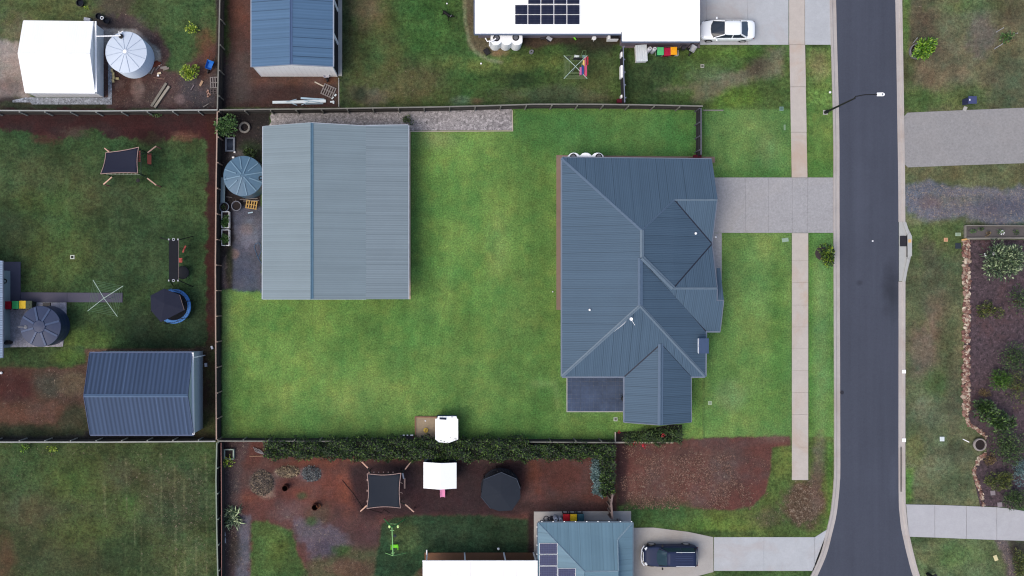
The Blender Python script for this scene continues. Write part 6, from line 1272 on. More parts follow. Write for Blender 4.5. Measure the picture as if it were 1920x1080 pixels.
# leaf litter over the red nature strip and the olive patch
mb = MB(); m = leaf_mat('dead_leaf', [S(60, 40, 36), S(92, 64, 58), S(120, 90, 82), S(156, 124, 114)], .9); k = 0
while k < 5200:
    x = random.uniform(1165, 1440); y = random.uniform(835, 955)
    X = np.array([x]); Y = np.array([y]); dn = float(fbm(X, Y, 16, 70, 3)[0])
    xe = 1378+30*(1 if y > 905 else 0)
    if x > xe and random.random() > .12: continue
    if dn < .5+random.uniform(-.07, .07) or (y < 855 and x > 1250): continue
    q = P(x, y); a = random.uniform(0, 6.28); leaf(mb, Vector((q.x, q.y, .02)), Vector((math.cos(a), math.sin(a), .15)).normalized(), random.uniform(.08, .19), random.uniform(.03, .06), (Vector((0, 0, 1))+rv()*.4).normalized()); k += 1
o = mb.build('leaf_litter', m); tag(o, 'pinkish dead leaves strewn over the red earth strip', 'leaf litter', kind='stuff')
# ---------------------------------------------------------------- play equipment and yard clutter
navy_cloth = M_('navy_cloth', S(34, 38, 56), .8, var=.08); grey_cloth = M_('charcoal_cloth', S(38, 44, 54), .8, var=.08)
pink_t = M_('treated_pine', S(206, 168, 148), .7, var=.15, scale=4); green_m = M_('dark_green_steel', S(26, 46, 38), .5); coral = M_('coral_plastic', S(196, 92, 82), .5)
def playset(label, corners, legs, z, cloth, extras, sag=.06, kneez=1.3):
    cc = [P(*c, z) for c in corners]; c = sum(cc, Vector())/4; t = thing('play_gym', label, 'play gym', (c.x, c.y, 0))
    n = 10; mb = MB(); g = [[None]*(n+1) for _ in range(n+1)]; vs = []; fs = []
    for i in range(n+1):
        for j in range(n+1):
            u, v = i/n, j/n; p = (cc[0]*(1-u)+cc[1]*u)*(1-v)+(cc[3]*(1-u)+cc[2]*u)*v
            cin = p-c; pinch = 1-sag*(4*u*(1-u)*(1 if j in (0, n) else 0)+4*v*(1-v)*(1 if i in (0, n) else 0))
            edge = 1-sag*((4*u*(1-u))*abs(2*v-1)**4+(4*v*(1-v))*abs(2*u-1)**4); p = c+cin*edge; p.z = z-.12*(1-abs(2*u-1)**2)*(1-abs(2*v-1)**2)
            vs.append(p); g[i][j] = len(vs)-1
    for i in range(n):
        for j in range(n): fs.append((g[i][j], g[i+1][j], g[i+1][j+1], g[i][j+1]))
    mb.mesh(vs, fs); edges = [[vs[g[i][0]] for i in range(n+1)], [vs[g[n][j]] for j in range(n+1)], [vs[g[i][n]] for i in range(n+1)], [vs[g[0][j]] for j in range(n+1)]]
    sh = mb.build('shade_cloth', cloth, t, smooth=True, solid=.01)
    mb = MB(); [mb.tube([p+Vector((0, 0, .02)) for p in e], .032, 6) for e in edges]; mb.build('cloth_hem', M_('hem_tan', S(176, 148, 140), .7), sh)
    for p in cc:
        mb = MB(); q = c+(p-c)*.93; mb.tube([(q.x, q.y, 0), (q.x, q.y, z-.04)], .04, 8); mb.build('post', green_m, t)
    mb = MB()
    for i in range(4):
        a = c+(cc[i]-c)*.93; b = c+(cc[(i+1) % 4]-c)*.93; mb.bar((a.x, a.y, z-.25), (b.x, b.y, z-.25), .05, .05)
    mb.build('top_frame', green_m, t)
    for inner, knee in legs:
        a = P(*inner, kneez+.5); k_ = P(*knee, kneez); mb = MB(); mb.bar(a, k_, .1, .08); mb.build('leg_arm', pink_t, t)
        mb = MB(); mb.bar(k_, (k_.x, k_.y, .0), .08, .08); mb.build('leg', M_('pine_shade', S(150, 104, 96), .7), t)  # same pine as the arms, shade on the uprights painted as darker colour
        mb = MB(); q = c+(Vector((a.x, a.y, z))-c)*.8; mb.tube([a, (q.x, q.y, z-.3)], .03, 6); mb.build('strut', green_m, t)
    extras(t, z)
    return t
def ex1(t, z):
    mb = MB(); mb.bar(P(264.4, 283, 2.4), P(264.4, 330, 2.4), .06, .06); mb.build('swing_beam', green_m, t)
    q = P(280, 298, .5); mb = MB(); [mb.box((q.x-.13+.09*k, q.y, .5), (.06, .94, .03)) for k in range(4)]; s = mb.build('bench_seat', coral, t)
    mb = MB(); mb.tube([P(265, 284, 2.4), (q.x-.1, q.y+.45, .5)], .015, 5); mb.tube([P(265, 303, 2.4), (q.x-.1, q.y-.45, .5)], .015, 5); mb.tube([P(277, 289, .5), P(286, 291, .5)], .03, 6); mb.tube([P(277, 308, .5), P(286, 310, .5)], .03, 6); mb.build('ropes', black, s)
    q = P(258.7, 338, .5); mb = MB(); mb.lathe((q.x, q.y, .45), [(.17, 0), (.19, .04), (.17, .07)], 18); d = mb.build('disc_seat', black, t); mb = MB(); mb.tube([(q.x, q.y, .5), P(259, 326, z-.3)], .015, 5); mb.build('rope', black, d)
    mb = MB(); [mb.box(P(201+k*7.6, 326.5, 2.3), (.1, .1, .1)) for k in range(8)]; mb.bar(P(200, 326.5, 2.28), P(262, 327.5, 2.28), .04, .04); mb.build('monkey_bar', M_('bar_pale', S(130, 140, 124), .5), t)
    mb = MB(); [mb.bar(P(258.5, 284+k*3.0, 1.2), P(263.5, 284+k*3.0, 1.2), .1, .03) for k in range(7)]; mb.build('platform', coral, t)
def ex2(t, z):
    mb = MB(); mb.bar(P(755, 887, 1.4), P(757, 898, 1.4), .12, .05); mb.build('climb_board', gasm, t)
    mb = MB(); mb.bar(P(758.7, 897, 1.0), P(758.7, 916, 1.0), .13, .05); mb.build('bench_seat', pink_t, t)
    for y in (905.5, 924): mb = MB(); mb.tube([P(748, y, 2.2), P(752, y-.6, 2.2), P(754.5, y+1, 2.0)], .03, 6); mb.build('hand_hook', pink_t, t)
    mb = MB(); [mb.box(P(692+k*9, 885.5, 1.9), (.09, .09, .09)) for k in range(6)]; [mb.box(P(688.5, 900+k*20, 1.9), (.09, .16, .05)) for k in range(3)]; mb.build('bolts', M_('hem_tan', S(176, 148, 140), .7), t)
playset('timber play gym with dark navy shade cloth and slatted swing in the left yard', [(198.6, 286), (260, 276), (258.5, 324.5), (188.8, 326)], [((205.5, 285.7), (196.3, 278.2)), ((276.6, 286.5), (292.6, 274.2)), ((275.9, 334), (292.6, 346.8)), ((210, 331.8), (194.5, 345.5))], 2.6, navy_cloth, ex1)
playset('timber play gym with a square charcoal shade cloth in the red lower yard', [(688.5, 888), (752, 887), (751, 952.5), (688, 953.5)], [((690, 877.7), (677, 864.7)), ((759.6, 879.8), (771.6, 864.7)), ((759.6, 945.4), (775.7, 959.5)), ((688, 947.5), (676, 958.4))], 2.5, grey_cloth, ex2, sag=.09)
# covered swing bench, black canopy
t = thing('canopy_swing', 'long black covered swing frame with coral seats in the left yard', 'swing set', P(326, 487))
mb = MB(); z = 2.2; a, b, c, d = P(316.8, 449, z), P(334.2, 449, z), P(334.2, 526, z), P(316.8, 526, z)
mb.mesh([a, b, c, d]+[p+Vector((0, 0, .03)) for p in (a, b, c, d)], [(3, 2, 1, 0), (4, 5, 6, 7), (0, 1, 5, 4), (1, 2, 6, 5), (2, 3, 7, 6), (3, 0, 4, 7)]); mb.build('canopy', M_('black_cloth', S(24, 26, 34), .8), t)
mb = MB(); mb.bar(b+Vector((.04, 0, .03)), c+Vector((.04, 0, .03)), .04, .04); mb.build('canopy_edge', M_('edge_grey', S(110, 98, 98), .5), t)
for p in (a, b, c, d): mb = MB(); mb.box(p+Vector((0, 0, .06)), (.1, .14, .06)); mb.build('corner_clip', gasm, t)
for y in (449, 526):
    q = P(325.5, y, z+.05); mb = MB(); mb.torus((q.x, q.y, z+.08), .1, .03, 16, 6); mb.build('ring', gasm, t)
for (x0, y0), (x1, y1) in (((334, 450), (362, 443)), ((317, 450), (300, 446)), ((334, 525), (361, 537.5)), ((318, 526), (326, 537))):
    mb = MB(); mb.tube([P(x0, y0, z), P(x1, y1, .02)], .04, 8); mb.build('leg', black, t)
q = P(345.5, 467, .5); s_ = MB(); s_.box((q.x, q.y, .5), (.14, .66, .06), rz=-.4); s_.box((q.x, q.y, .55), (.06, .3, .05), rz=-.4); so_ = s_.build('glider_seat', coral, t, bevel=.02)
mb = MB(); mb.tube([(q.x, q.y, .5), P(334, 463, 2.1)], .015, 5); mb.build('rope', black, so_)
q = P(338.5, 488, .5); s_ = MB(); s_.box((q.x, q.y, .5), (.32, .4, .06)); s_.box((q.x, q.y, .54), (.18, .24, .04)); so_ = s_.build('swing_seat', coral, t, bevel=.04)
mb = MB(); mb.tube([(q.x, q.y, .5), P(334, 486, 2.1)], .015, 5); mb.build('rope', black, so_)
q = P(342.5, 511, .45); s_ = MB(); s_.lathe((q.x, q.y, .42), [(.55, 0), (.58, .04), (.54, .07)], 28); so_ = s_.build('nest_seat', M_('nest_black', S(26, 30, 38), .7), t)
mb = MB(); mb.tube([(q.x, q.y+.5, .46), P(334, 503, 2.1)], .015, 5); mb.tube([(q.x, q.y-.5, .46), P(334, 520, 2.1)], .015, 5); mb.build('rope', black, so_)
# trampolines
def tramp(label, cx, cy, r, padm, top, z, cloth, n=6, ph=0, hem=None):
    c = P(cx, cy, .9); Rr = r*K; t = thing('trampoline', label, 'trampoline', (c.x, c.y, 0))
    mb = MB(); mb.lathe((c.x, c.y, .82), [(Rr*.8, .02), (Rr*.82, .08), (Rr*.97, .08), (Rr, .03), (Rr*.98, -.02), (Rr*.8, .02)], 48, capb=False, capt=False); pd = mb.build('pad', padm, t)
    mb = MB()
    for k in range(8): a = k*.785+.3; mb.bar((c.x+math.cos(a)*Rr*.8, c.y+math.sin(a)*Rr*.8, .905), (c.x+math.cos(a)*Rr, c.y+math.sin(a)*Rr, .9), .02, .012)
    mb.build('pad_seams', black, pd)
    mb = MB(); mb.lathe((c.x, c.y, .84), [(Rr*.8, 0), (.05, -.02)], 48); mb.build('mat', M_('mat_black', S(22, 24, 30), .9), t)
    tp = [P(*q, z) for q in top]; m = len(tp); cc = sum(tp, Vector())/m
    mb = MB(); mb.mesh(tp+[cc+Vector((0, 0, .25))], [(i, (i+1) % m, m) for i in range(m)]); cn = mb.build('canopy', cloth, t, solid=.01)
    if hem: mb = MB(); [mb.tube([tp[i]+Vector((0, 0, .02)), tp[(i+1) % m]+Vector((0, 0, .02))], .025, 6) for i in range(m) if i in hem[1]]; mb.build('canopy_hem', hem[0], cn)
    for k in range(n):
        a = ph+k*2*math.pi/n; p = (c.x+math.cos(a)*Rr*1.0, c.y+math.sin(a)*Rr*1.0); mb = MB(); mb.tube([(p[0], p[1], 0), (p[0], p[1], z-.1)], .03, 8); mb.build('net_pole', black, t)
    for k in range(n):
        a = ph+k*2*math.pi/n; b = ph+(k+1)*2*math.pi/n
    mb = MB()
    for k in range(40):
        a = ph+k*2*math.pi/40; mb.bar((c.x+math.cos(a)*Rr*.93, c.y+math.sin(a)*Rr*.93, .9), (c.x+math.cos(a)*Rr*.95, c.y+math.sin(a)*Rr*.95, z-.3), .012, .012)
    for z_ in (1.3, 1.7, 2.1): mb.torus((c.x, c.y, z_), Rr*.94, .008, 40, 4)
    mb.build('net', black, t)
    return t
tramp('trampoline with a bright blue pad half hidden under its angular black canopy', 325, 574, 32.5, M_('blue_pad', S(80, 138, 208), .5, var=.06), [(307.9, 541), (337, 553), (345.7, 581.4), (301.7, 604), (283, 582), (282.3, 554)], 2.5, navy_cloth, 6, .3, (M_('edge_grey', S(110, 98, 98), .5), (1,)))
tramp('big dark trampoline with a charcoal dome canopy in the red lower yard', 938.5, 914, 36.5, M_('dark_pad', S(26, 30, 40), .6), [(940, 885.5), (968.7, 898), (975.5, 916), (975.6, 934), (960, 957), (936, 958.5), (919.6, 953), (901.5, 931), (904.5, 914), (907, 899)], 2.5, grey_cloth, 8, .2, (M_('hem_steel', S(66, 74, 88), .6), (0, 1, 6, 9)))
# cubbies
t = thing('cubby_house', 'square white-roofed cubby house with a pink slide in the red lower yard', 'cubby house', P(825, 893))
wt2 = M_('cubby_white', (.84, .86, .87), .45, var=.01)
a, b, c, d = P(794, 866.5, 2.2), P(856, 867.5, 2.2), P(856, 916, 2.2), P(794, 915.5, 2.2); r0, r1 = P(825.5, 868.5, 2.55), P(825.5, 918, 2.55)
mb = MB(); roof_face(mb, [a, r0, r1, d]); roof_face(mb, [r0, b, c, r1]); mb.build('roof', wt2, t, solid=.04)
mb = MB(); mb.prism([(a.x+.2, d.y+.3), (b.x-.2, d.y+.3), (b.x-.2, a.y-.12), (a.x+.2, a.y-.12)], .9, 2.16); wl = mb.build('wall', M_('cubby_navy', S(30, 50, 70), .7, var=.1), t)
mb = MB(); mb.prism([(a.x, d.y+.3), (b.x, d.y+.3), (b.x, a.y+.2), (a.x, a.y+.2)], .8, .9); mb.build('deck', M_('cubby_deck', S(26, 48, 62), .7), t)
for sx in (a.x+.2, b.x-.2):
    for sy in (d.y+.4, a.y-.1): mb = MB(); mb.box((sx, sy, .42), (.1, .1, .84)); mb.build('post', timber, t)
q = P(829.5, 926); mb = MB(); yb = d.y+.4; x = P(829.5, 0).x*1.0
mb.bar((x, yb, 1.0), (x+.02, P(0, 931).y, .1), .42, .04); [mb.bar((x+s*.2, yb, 1.08), (x+.02+s*.2, P(0, 931).y, .18), .05, .12) for s in (-1, 1)]; mb.build('slide', M_('pink_plastic', S(230, 150, 190), .35, var=.04), t)
t = thing('playhouse', 'white-roofed playhouse with a chimney nub between the sandpit and the hedge', 'playhouse', P(838, 805))
a, b, c, d = P(816, 781.5, 1.9), P(859, 781.5, 1.9), P(859, 830, 1.9), P(816, 830, 1.9); o_ = lambda x, y: P(x, y, 1.9)
mb = MB(); pts = [o_(821, 780.5), o_(855.5, 780.5), o_(857, 785), o_(859, 786), o_(859, 824), o_(840, 831), o_(822, 829), o_(816, 824), o_(816, 785.5), o_(820, 785)]
mb.mesh(pts+[p-Vector((0, 0, .1)) for p in pts], [tuple(range(9, -1, -1)), tuple(range(10, 20))]+[(i, (i+1) % 10, 10+(i+1) % 10, 10+i) for i in range(10)]); mb.build('roof', wt2, t)
mb = MB(); mb.prism([(a.x+.12, c.y+.15), (b.x-.12, c.y+.15), (b.x-.12, a.y-.12), (a.x+.12, a.y-.12)], .02, 1.82); mb.build('wall', M_('cubby_blue', S(58, 76, 110), .7, var=.1), t)
mb = MB(); mb.bar(P(824, 784.6, 1.98), P(835, 785.2, 1.98), .16, .08); mb.bar(P(835, 783.5, 1.98), P(835.6, 787, 1.98), .12, .08); mb.build('chimney', M_('flue_black', S(22, 34, 60), .5), t)
mb = MB(); q = P(847.5, 781.5, 1.95); mb.cyl((q.x, q.y, 1.9), .08, .08, 10); mb.build('roof_cap', gasm, t)
t = thing('sandpit', 'timber edged sandpit beside the white playhouse', 'sandpit', P(797, 802)); mb = MB()
for p_, q_ in (((778.5, 781.5), (822, 782)), ((778.5, 781.5), (779, 826)), ((779, 826), (820, 826)), ((820, 826), (821, 782))): mb.bar(P(*p_, .12), P(*q_, .12), .1, .2)
mb.build('frame', M_('pit_timber', S(146, 112, 92), .8, var=.15), t, bevel=.01); mb = MB(); mb.prism([G(779, 782), G(821, 782), G(821, 826), G(779, 826)], .02, .12); mb.build('sand', M_('sand', S(164, 148, 124), .95, var=.18, scale=4, var2=.2, scale2=20, bmp=.5), t)
mb = MB(); q = P(798.5, 807, .3); mb.torus((q.x, q.y, .22), .16, .06, 16, 6); mb.box((q.x-.12, q.y+.02, .26), (.16, .18, .12)); mb.box((q.x+.1, q.y-.03, .26), (.1, .14, .14)); lone('toy_digger', 'yellow toy digger in the sandpit', 'toy', mb, M_('toy_yellow', S(206, 176, 76), .5, var=.1))
mb = MB(); q = P(797.5, 789, .14); mb.lathe((q.x, q.y, .13), [(.05, 0), (.07, .03), (.03, .06)], 10); lone('shell', 'small white shell in the sandpit', 'toy', mb, trim_w)
t = thing('toy_bench', 'dark low bench with white and red toys left of the sandpit', 'bench', P(763, 820)); mb = MB(); mb.box((P(763, 819).x, P(763, 819).y, .36), (1.3, .4, .06)); mb.build('seat', M_('charcoal_plastic', S(60, 58, 66), .6), t)
for sx in (-.55, .55): mb = MB(); mb.box((P(763, 819).x+sx, P(763, 819).y, .17), (.08, .36, .34)); mb.build('leg', black, t)
for x, w_, m_, nm, lb in ((757, .16, trim_w, 'toy_jug', 'white toy jug at the left of the dark bench'), (764, .14, trim_w, 'toy_cup', 'white toy cup in the middle of the dark bench'), (772, .26, trim_w, 'toy_plate', 'wide white toy plate at the right of the dark bench'), (775, .1, M_('maroon', S(96, 22, 40), .6), 'toy_block', 'red toy block on the dark bench')):
    mb = MB(); q = P(x, 816 if w_ > .1 else 819.5, .44); mb.box((q.x, q.y, .43), (w_, .1, .08)); lone(nm, lb, 'toy', mb, m_, bevel=.01)
# lime swing
t = thing('swing_frame', 'lime green swing frame with a yellow-green seat in the lower yard', 'swing set', P(738, 1008)); lg = M_('lime_steel', S(140, 196, 124), .4); z = 1.9
a, b = P(735, 989, z), P(737, 1042, z)
mb = MB(); mb.tube([a, b], .045, 8); mb.build('top_beam', lg, t)
for (p, q_) in ((a, (720, 973)), (a, (759.5, 973.5)), (b, (723, 1037)), (b, (762, 1036.5))):
    mb = MB(); mb.tube([p, P(*q_, .02)], .035, 8); mb.build('leg', lg if p is b else M_('green_steel', S(50, 150, 84), .4), t)
mb = MB(); mb.tube([P(731, 982.3, .9), P(744.5, 982.5, .9)], .025, 6); mb.tube([P(731.5, 994.5, z), P(739, 994.5, z)], .03, 6); mb.tube([P(733, 1037, z), P(740, 1036.5, z)], .03, 6); mb.build('cross_bar', lg, t)
for x in (730.4, 746.2): mb = MB(); q = P(x, 987, .6); mb.lathe((q.x, q.y, .55), [(.05, 0), (.1, .03), (.1, .14), (.05, .17)], 12, sy=1.4); mb.build('ball_grip', M_('lime_pale', S(214, 250, 160), .4), t)
q = P(740, 1025, .6); mb = MB(); mb.box((q.x, q.y+.03, .55), (.62, .3, .12)); mb.box((q.x-.3, q.y-.05, .6), (.08, .42, .3)); mb.box((q.x+.3, q.y-.05, .6), (.08, .42, .3)); st_ = mb.build('toddler_seat', M_('lime', S(196, 226, 70), .4, var=.05), t, bevel=.03)
mb = MB(); mb.tube([(q.x-.28, q.y, .6), P(737, 1035, z)], .012, 5); mb.tube([(q.x+.28, q.y, .6), P(737, 1034, z)], .012, 5); mb.build('rope', lg, st_)
mb = MB(); q = P(740.5, 1005, .5); mb.lathe((q.x, q.y, .4), [(.08, 0), (.14, .05), (.08, .1)], 12); mb.tube([(q.x, q.y, .45), P(736, 1003, z)], .012, 5); mb.build('disc_seat', M_('tray_black', S(48, 56, 66), .6), t)
# clotheslines
def hoist(label, cx, cy, arms, z, armm, linem, fr):
    c = P(cx, cy, z); t = thing('clothesline', label, 'clothesline', (c.x, c.y, 0)); aa = [P(*p, z+.12) for p in arms]
    mb = MB(); mb.tube([(c.x, c.y, 0), (c.x, c.y, z)], .035, 10); mb.build('pole', M_('galvanised', (.5, .52, .54), .4, .6), t)
    for p in aa: mb = MB(); mb.tube([c, p], .028, 8); mb.build('arm', armm, t)
    mb = MB()
    for f in fr:
        for i in range(4): mb.tube([c+(aa[i]-c)*f, c+(aa[(i+1) % 4]-c)*f], .011, 4)
    mb.build('lines', linem, t); return t
pale = M_('arm_green', S(176, 196, 184), .5)
hoist('square rotary clothesline hung with washing below the top white-roofed house', 1079, 124.5, [(1057.3, 104), (1101, 104), (1101, 147.5), (1057.3, 147.5)], 1.9, pale, M_('line_green', S(132, 150, 110), .6), (.5, .58, .72, .8, .88, .98))
hoist('bare turned rotary clothesline straddling the dark paved path', 195, 559, [(174.4, 525), (231, 536), (220, 593.5), (164.4, 583)], 1.9, pale, M_('line_green2', S(96, 124, 96), .6), (.45, .55, .65, .75, .85, .97))
def cloth(x0, y0, x1, y1, z0, z1, colr, label, name, w=.05):
    a, b = P(x0, y0, z0), P(x1, y1, z0); mb = MB(); n = 8; vs = []; fs = []; d = (b-a).normalized(); s = Vector((-d.y, d.x, 0))
    for i in range(n+1):
        p = a+(b-a)*(i/n); o = s*(w*math.sin(i*2.1))
        vs += [p, Vector((p.x, p.y, z1))+o]
    for i in range(n): fs.append((2*i, 2*i+2, 2*i+3, 2*i+1))
    mb.mesh(vs, fs); mb.bar(a, b, .14+w, .04); lone(name, label, 'laundry', mb, M_('cloth_%d_%d' % colr[:2], S(*colr), .8, var=.1), solid=.012)
for a_ in ((1077, 105, 1086, 106, (226, 232, 236), 'white shirt pegged on the top side of the washing line', 'shirt'), (1062, 106.5, 1070, 107, (24, 26, 26), 'black sock row pegged top left of the washing line', 'socks'), (1075, 110, 1092, 108.5, (28, 30, 34), 'black trousers pegged on an inner line', 'trousers'),
           (1101, 106, 1101, 122, (176, 30, 60), 'crimson towel on the outer right line', 'towel'), (1098, 108, 1098, 143, (214, 60, 120), 'long pink sheet on the right side of the washing line', 'sheet'), (1095, 113, 1095, 124, (232, 196, 120), 'short yellow cloth beside the pink sheet', 'cloth'), (1092.5, 122, 1092.5, 140, (40, 70, 130), 'blue towel on the inner right line', 'towel'), (1089, 126, 1089, 140, (190, 110, 160), 'mauve towel on the innermost right line', 'towel')):
    cloth(a_[0], a_[1], a_[2], a_[3], 1.98, 1.3, a_[4], a_[5], a_[6])
t = thing('laundry_trolley', 'green framed laundry trolley beside the washing line', 'trolley', P(1093, 100)); mb = MB(); mb.tube([P(1090, 104, .8), P(1093, 95, 1.0), P(1099, 95, 1.0), P(1098, 104, .8)], .025, 6); mb.build('handle', M_('green_tube', S(110, 140, 96), .5), t)
mb = MB(); q = P(1095, 105.5, .7); mb.box((q.x, q.y, .6), (.26, .2, .2)); mb.build('basket', M_('basket_pale', S(150, 190, 186), .5), t)
for s_ in (-1, 1): mb = MB(); mb.tube([(q.x+s_*.14, q.y, .6), (q.x+s_*.16, q.y-.1, .0)], .015, 5); mb.build('leg', black, t)
# pallets, timber, bricks, pipes
palm = M_('pallet_grey', S(138, 132, 130), .85, var=.2, scale=6)
def pallet(x, y, rz, label, m=palm, n=5, L_=1.15, W=1.0, z=.0):
    q = P(x, y); t = thing('pallet', label, 'pallet', (q.x, q.y, z), None, rz)
    mb = MB(); [mb.box((-L_/2+.05+k*(L_-.1)/(n-1), 0, .13), (.09, W, .02)) for k in range(n)]; mb.build('deck_boards', m, t, local=True)
    mb = MB(); [mb.box((0, s, .07), (L_, .07, .1)) for s in (-W/2+.04, 0, W/2-.04)]; mb.build('bearers', m, t, local=True)
    return t
pallet(616, 171, -.42, 'grey pallet lying askew on the red earth by the wire fence', n=6)
pallet(404.5, 155, .05, 'grey pallet leaning into the fence below the blue barrow', n=5, L_=.95)
pallet(404, 172, .02, 'smaller dark pallet at the fence foot under the grey one', M_('pallet_dark', S(92, 84, 84), .85, var=.2), n=4, L_=.9, W=.5)
pallet(472, 384, -.15, 'yellow timber pallet propped below the round blue-grey tank', M_('new_timber2', S(196, 160, 96), .7, var=.2, scale=6), n=5, L_=1.0, W=.75)
mb = MB(); mb.bar(P(590, 153.5, .06), P(607, 162, .06), .1, .05); lone('plank', 'pale plank pointing at the askew grey pallet', 'plank', mb, M_('pale_timber', S(196, 186, 170), .8, var=.15))
slp = M_('sleeper_grey', S(134, 130, 120), .85, var=.2, scale=4, var2=.15)
mb = MB(); mb.bar(P(312, 156, .12), P(284, 200, .12), .22, .18); lone('timber_beam', 'old grey beam lying above its twin, left of the pair', 'beam', mb, slp, 'old beams', bevel=.01)
mb = MB(); mb.bar(P(317.5, 162, .12), P(290, 202, .12), .22, .2); lone('timber_beam', 'paler old beam, right and lower of the pair by the upper left fence', 'beam', mb, M_('sleeper_pale', S(160, 154, 142), .85, var=.2), 'old beams', bevel=.01)
yb = M_('sandstone_block', S(206, 190, 140), .8, var=.15)
for x, y, a_, lb in ((211, 133, .2, 'topmost yellow stone block under the white tank'), (213.5, 139.5, 0, 'second yellow stone block from the white tank'), (214, 146, .05, 'third yellow stone block from the white tank'), (213, 152, .3, 'lowest yellow stone block near the white shed'), (221, 148, 0, 'yellow stone block lying apart to the right')):
    mb = MB(); q = P(x, y); mb.box((q.x, q.y, .1), (.2 if x < 220 else .3, .3 if x < 220 else .2, .18), rz=a_); lone('stone_block', lb, 'stone block', mb, yb, 'yellow stone blocks', bevel=.02)
bd = [(286, 122, 279, 138, .14, (110, 110, 114), 'thin grey board nearest the white tank'), (291, 123, 283, 139, .12, (120, 116, 116), 'second thin grey board from the white tank'), (298, 125, 292, 132, .1, (112, 104, 104), 'third short grey board by the white tank'), (302, 120, 298, 124, .1, (222, 196, 186), 'short pale offcut near the brown tarp'), (301, 127.5, 313, 126, .2, (146, 138, 132), 'broad grey log end right of the tank'), (306, 131, 317, 127.5, .16, (138, 128, 120), 'second grey log right of the tank'), (295, 138.5, 302, 136.5, .16, (226, 210, 180), 'cream log piece below the grey logs'), (288, 145.5, 308, 148.5, .05, (140, 110, 100), 'thin stick lying below the log pieces'), (375, 161, 380, 151.5, .2, (176, 146, 120), 'tan plank by the lower left pallet'), (358, 169, 364, 159, .07, (130, 120, 126), 'thin bleached stick right of the citrus bush'), (381, 201, 391, 194.5, .08, (140, 134, 130), 'grey stick near the fence corner in the upper left yard')]
for x0, y0, x1, y1, w_, cl, lb in bd:
    mb = MB(); mb.bar(P(x0, y0, .06), P(x1, y1, .1), w_, .08); lone('board' if w_ > .08 else 'stick', lb, 'timber', mb, M_('bd_%d_%d' % cl[:2], S(*cl), .85, var=.15))
mb = MB(); q = P(297, 142); mb.cyl((q.x, q.y, .02), .09, .1, 12); lone('paint_tin', 'tiny white tin among the log pieces', 'tin', mb, trim_w)
mb = MB(); q = P(291, 121); mb.box((q.x, q.y, .08), (.7, .45, .1), rz=.5); mb.box((q.x+.3, q.y+.1, .1), (.5, .3, .1), rz=-.3); lone('brown_tarp', 'folded brown tarp at the foot of the round white tank', 'tarp', mb, M_('rust_tarp', S(98, 50, 38), .8, var=.2), bevel=.03)
q = P(392, 176); mb = MB(); [mb.box((q.x+random.uniform(-.2, .2), q.y+random.uniform(-.3, .3), .06), (.3, .16, .1), rz=random.uniform(0, 3)) for k in range(4)]; lone('brick_pile', 'small pile of pinkish bricks beside the dark pallet', 'bricks', mb, M_('pink_brick', S(176, 140, 126), .85), bevel=.01)
pipe_w = M_('pipe_white', S(222, 232, 236), .4, var=.03); pipe_b = M_('pipe_blue', S(170, 196, 212), .4, var=.05)
mb = MB(); mb.bar(P(511, 192, .12), P(548, 191.5, .12), .24, .12); mb.bar(P(546, 191.5, .16), P(611, 189.5, .16), .26, .1); lone('roof_beam', 'long white beam on the ground along the top fence', 'beam', mb, pipe_w, bevel=.01)
mb = MB(); mb.bar(P(564, 184, .1), P(608, 187, .1), .16, .08); lone('white_plank', 'thinner pale plank lying above the long white beam', 'plank', mb, pipe_b)
mb = MB()
for a_, b_ in (((537, 191), (556, 186)), ((545, 193), (557, 197.5)), ((565, 197), (580, 190)), ((572, 195), (606, 194.5)), ((570, 188), (600, 192)), ((580, 186), (598, 187))): mb.tube([P(*a_, .26), P(*b_, .26)], .035, 6)
lone('steel_tubes', 'tangle of thin pale tubes lying across the long white beam', 'tubes', mb, pipe_b)
mb = MB(); mb.bar(P(621.5, 185.5, .08), P(625, 181.5, .08), .14, .12); mb.bar(P(627.5, 180, .08), P(630.5, 177, .08), .14, .12); lone('pipe_offcuts', 'two short white pipe offcuts below the askew pallet', 'pipe', mb, pipe_w)
mb = MB(); mb.bar(P(619, 191, .1), P(627, 191, .1), .13, .12); mb.bar(P(624.5, 189, .1), P(625.5, 194.5, .1), .13, .12); lone('pipe_tee', 'white pipe tee by the wire fence corner', 'pipe', mb, pipe_w)
# left of the big shed
q = P(457.5, 238, .4); mb = MB(); mb.torus((q.x, q.y, .2), .42, .1, 32, 8); lone('tyre_ring', 'pale round ring on dark soil above the blue-grey tank', 'ring', mb, M_('ring_pale', S(134, 130, 124), .85, var=.35, scale=1.2))
t = thing('drain_grate', 'pale framed drain grate on the ground left of the round ring', 'drain grate', P(432, 271)); mb = MB(); q = P(432, 271.5)
for s_ in (-1, 1): mb.box((q.x+s_*.36, q.y, .1), (.14, 1.24, .2)); mb.box((q.x, q.y+s_*.57, .1), (.6, .1, .2))
mb.build('frame', M_('grate_frame', S(126, 134, 146), .8), t); mb = MB(); [mb.box((q.x, q.y-.5+k*.1, .14), (.58, .035, .03)) for k in range(11)]; mb.build('bars', M_('bars_blue', S(70, 84, 106), .6), t)
mb = MB(); mb.box((q.x, q.y, .03), (.6, 1.05, .03)); mb.build('pit', M_('pit_dark', S(30, 36, 48), .9), t)
mb = MB(); mb.bar(P(418.5, 333, .5), P(417.5, 380, .5), .38, .06); [mb.bar(P(418, y, .0), P(418, y, .48)+Vector((0, 0, 0)), .1, .1) for y in (337, 376)]; lone('plank_bench', 'long pale plank bench against the fence beside the blue-grey tank', 'bench', mb, M_('plank_teal', S(122, 142, 150), .7, var=.1))
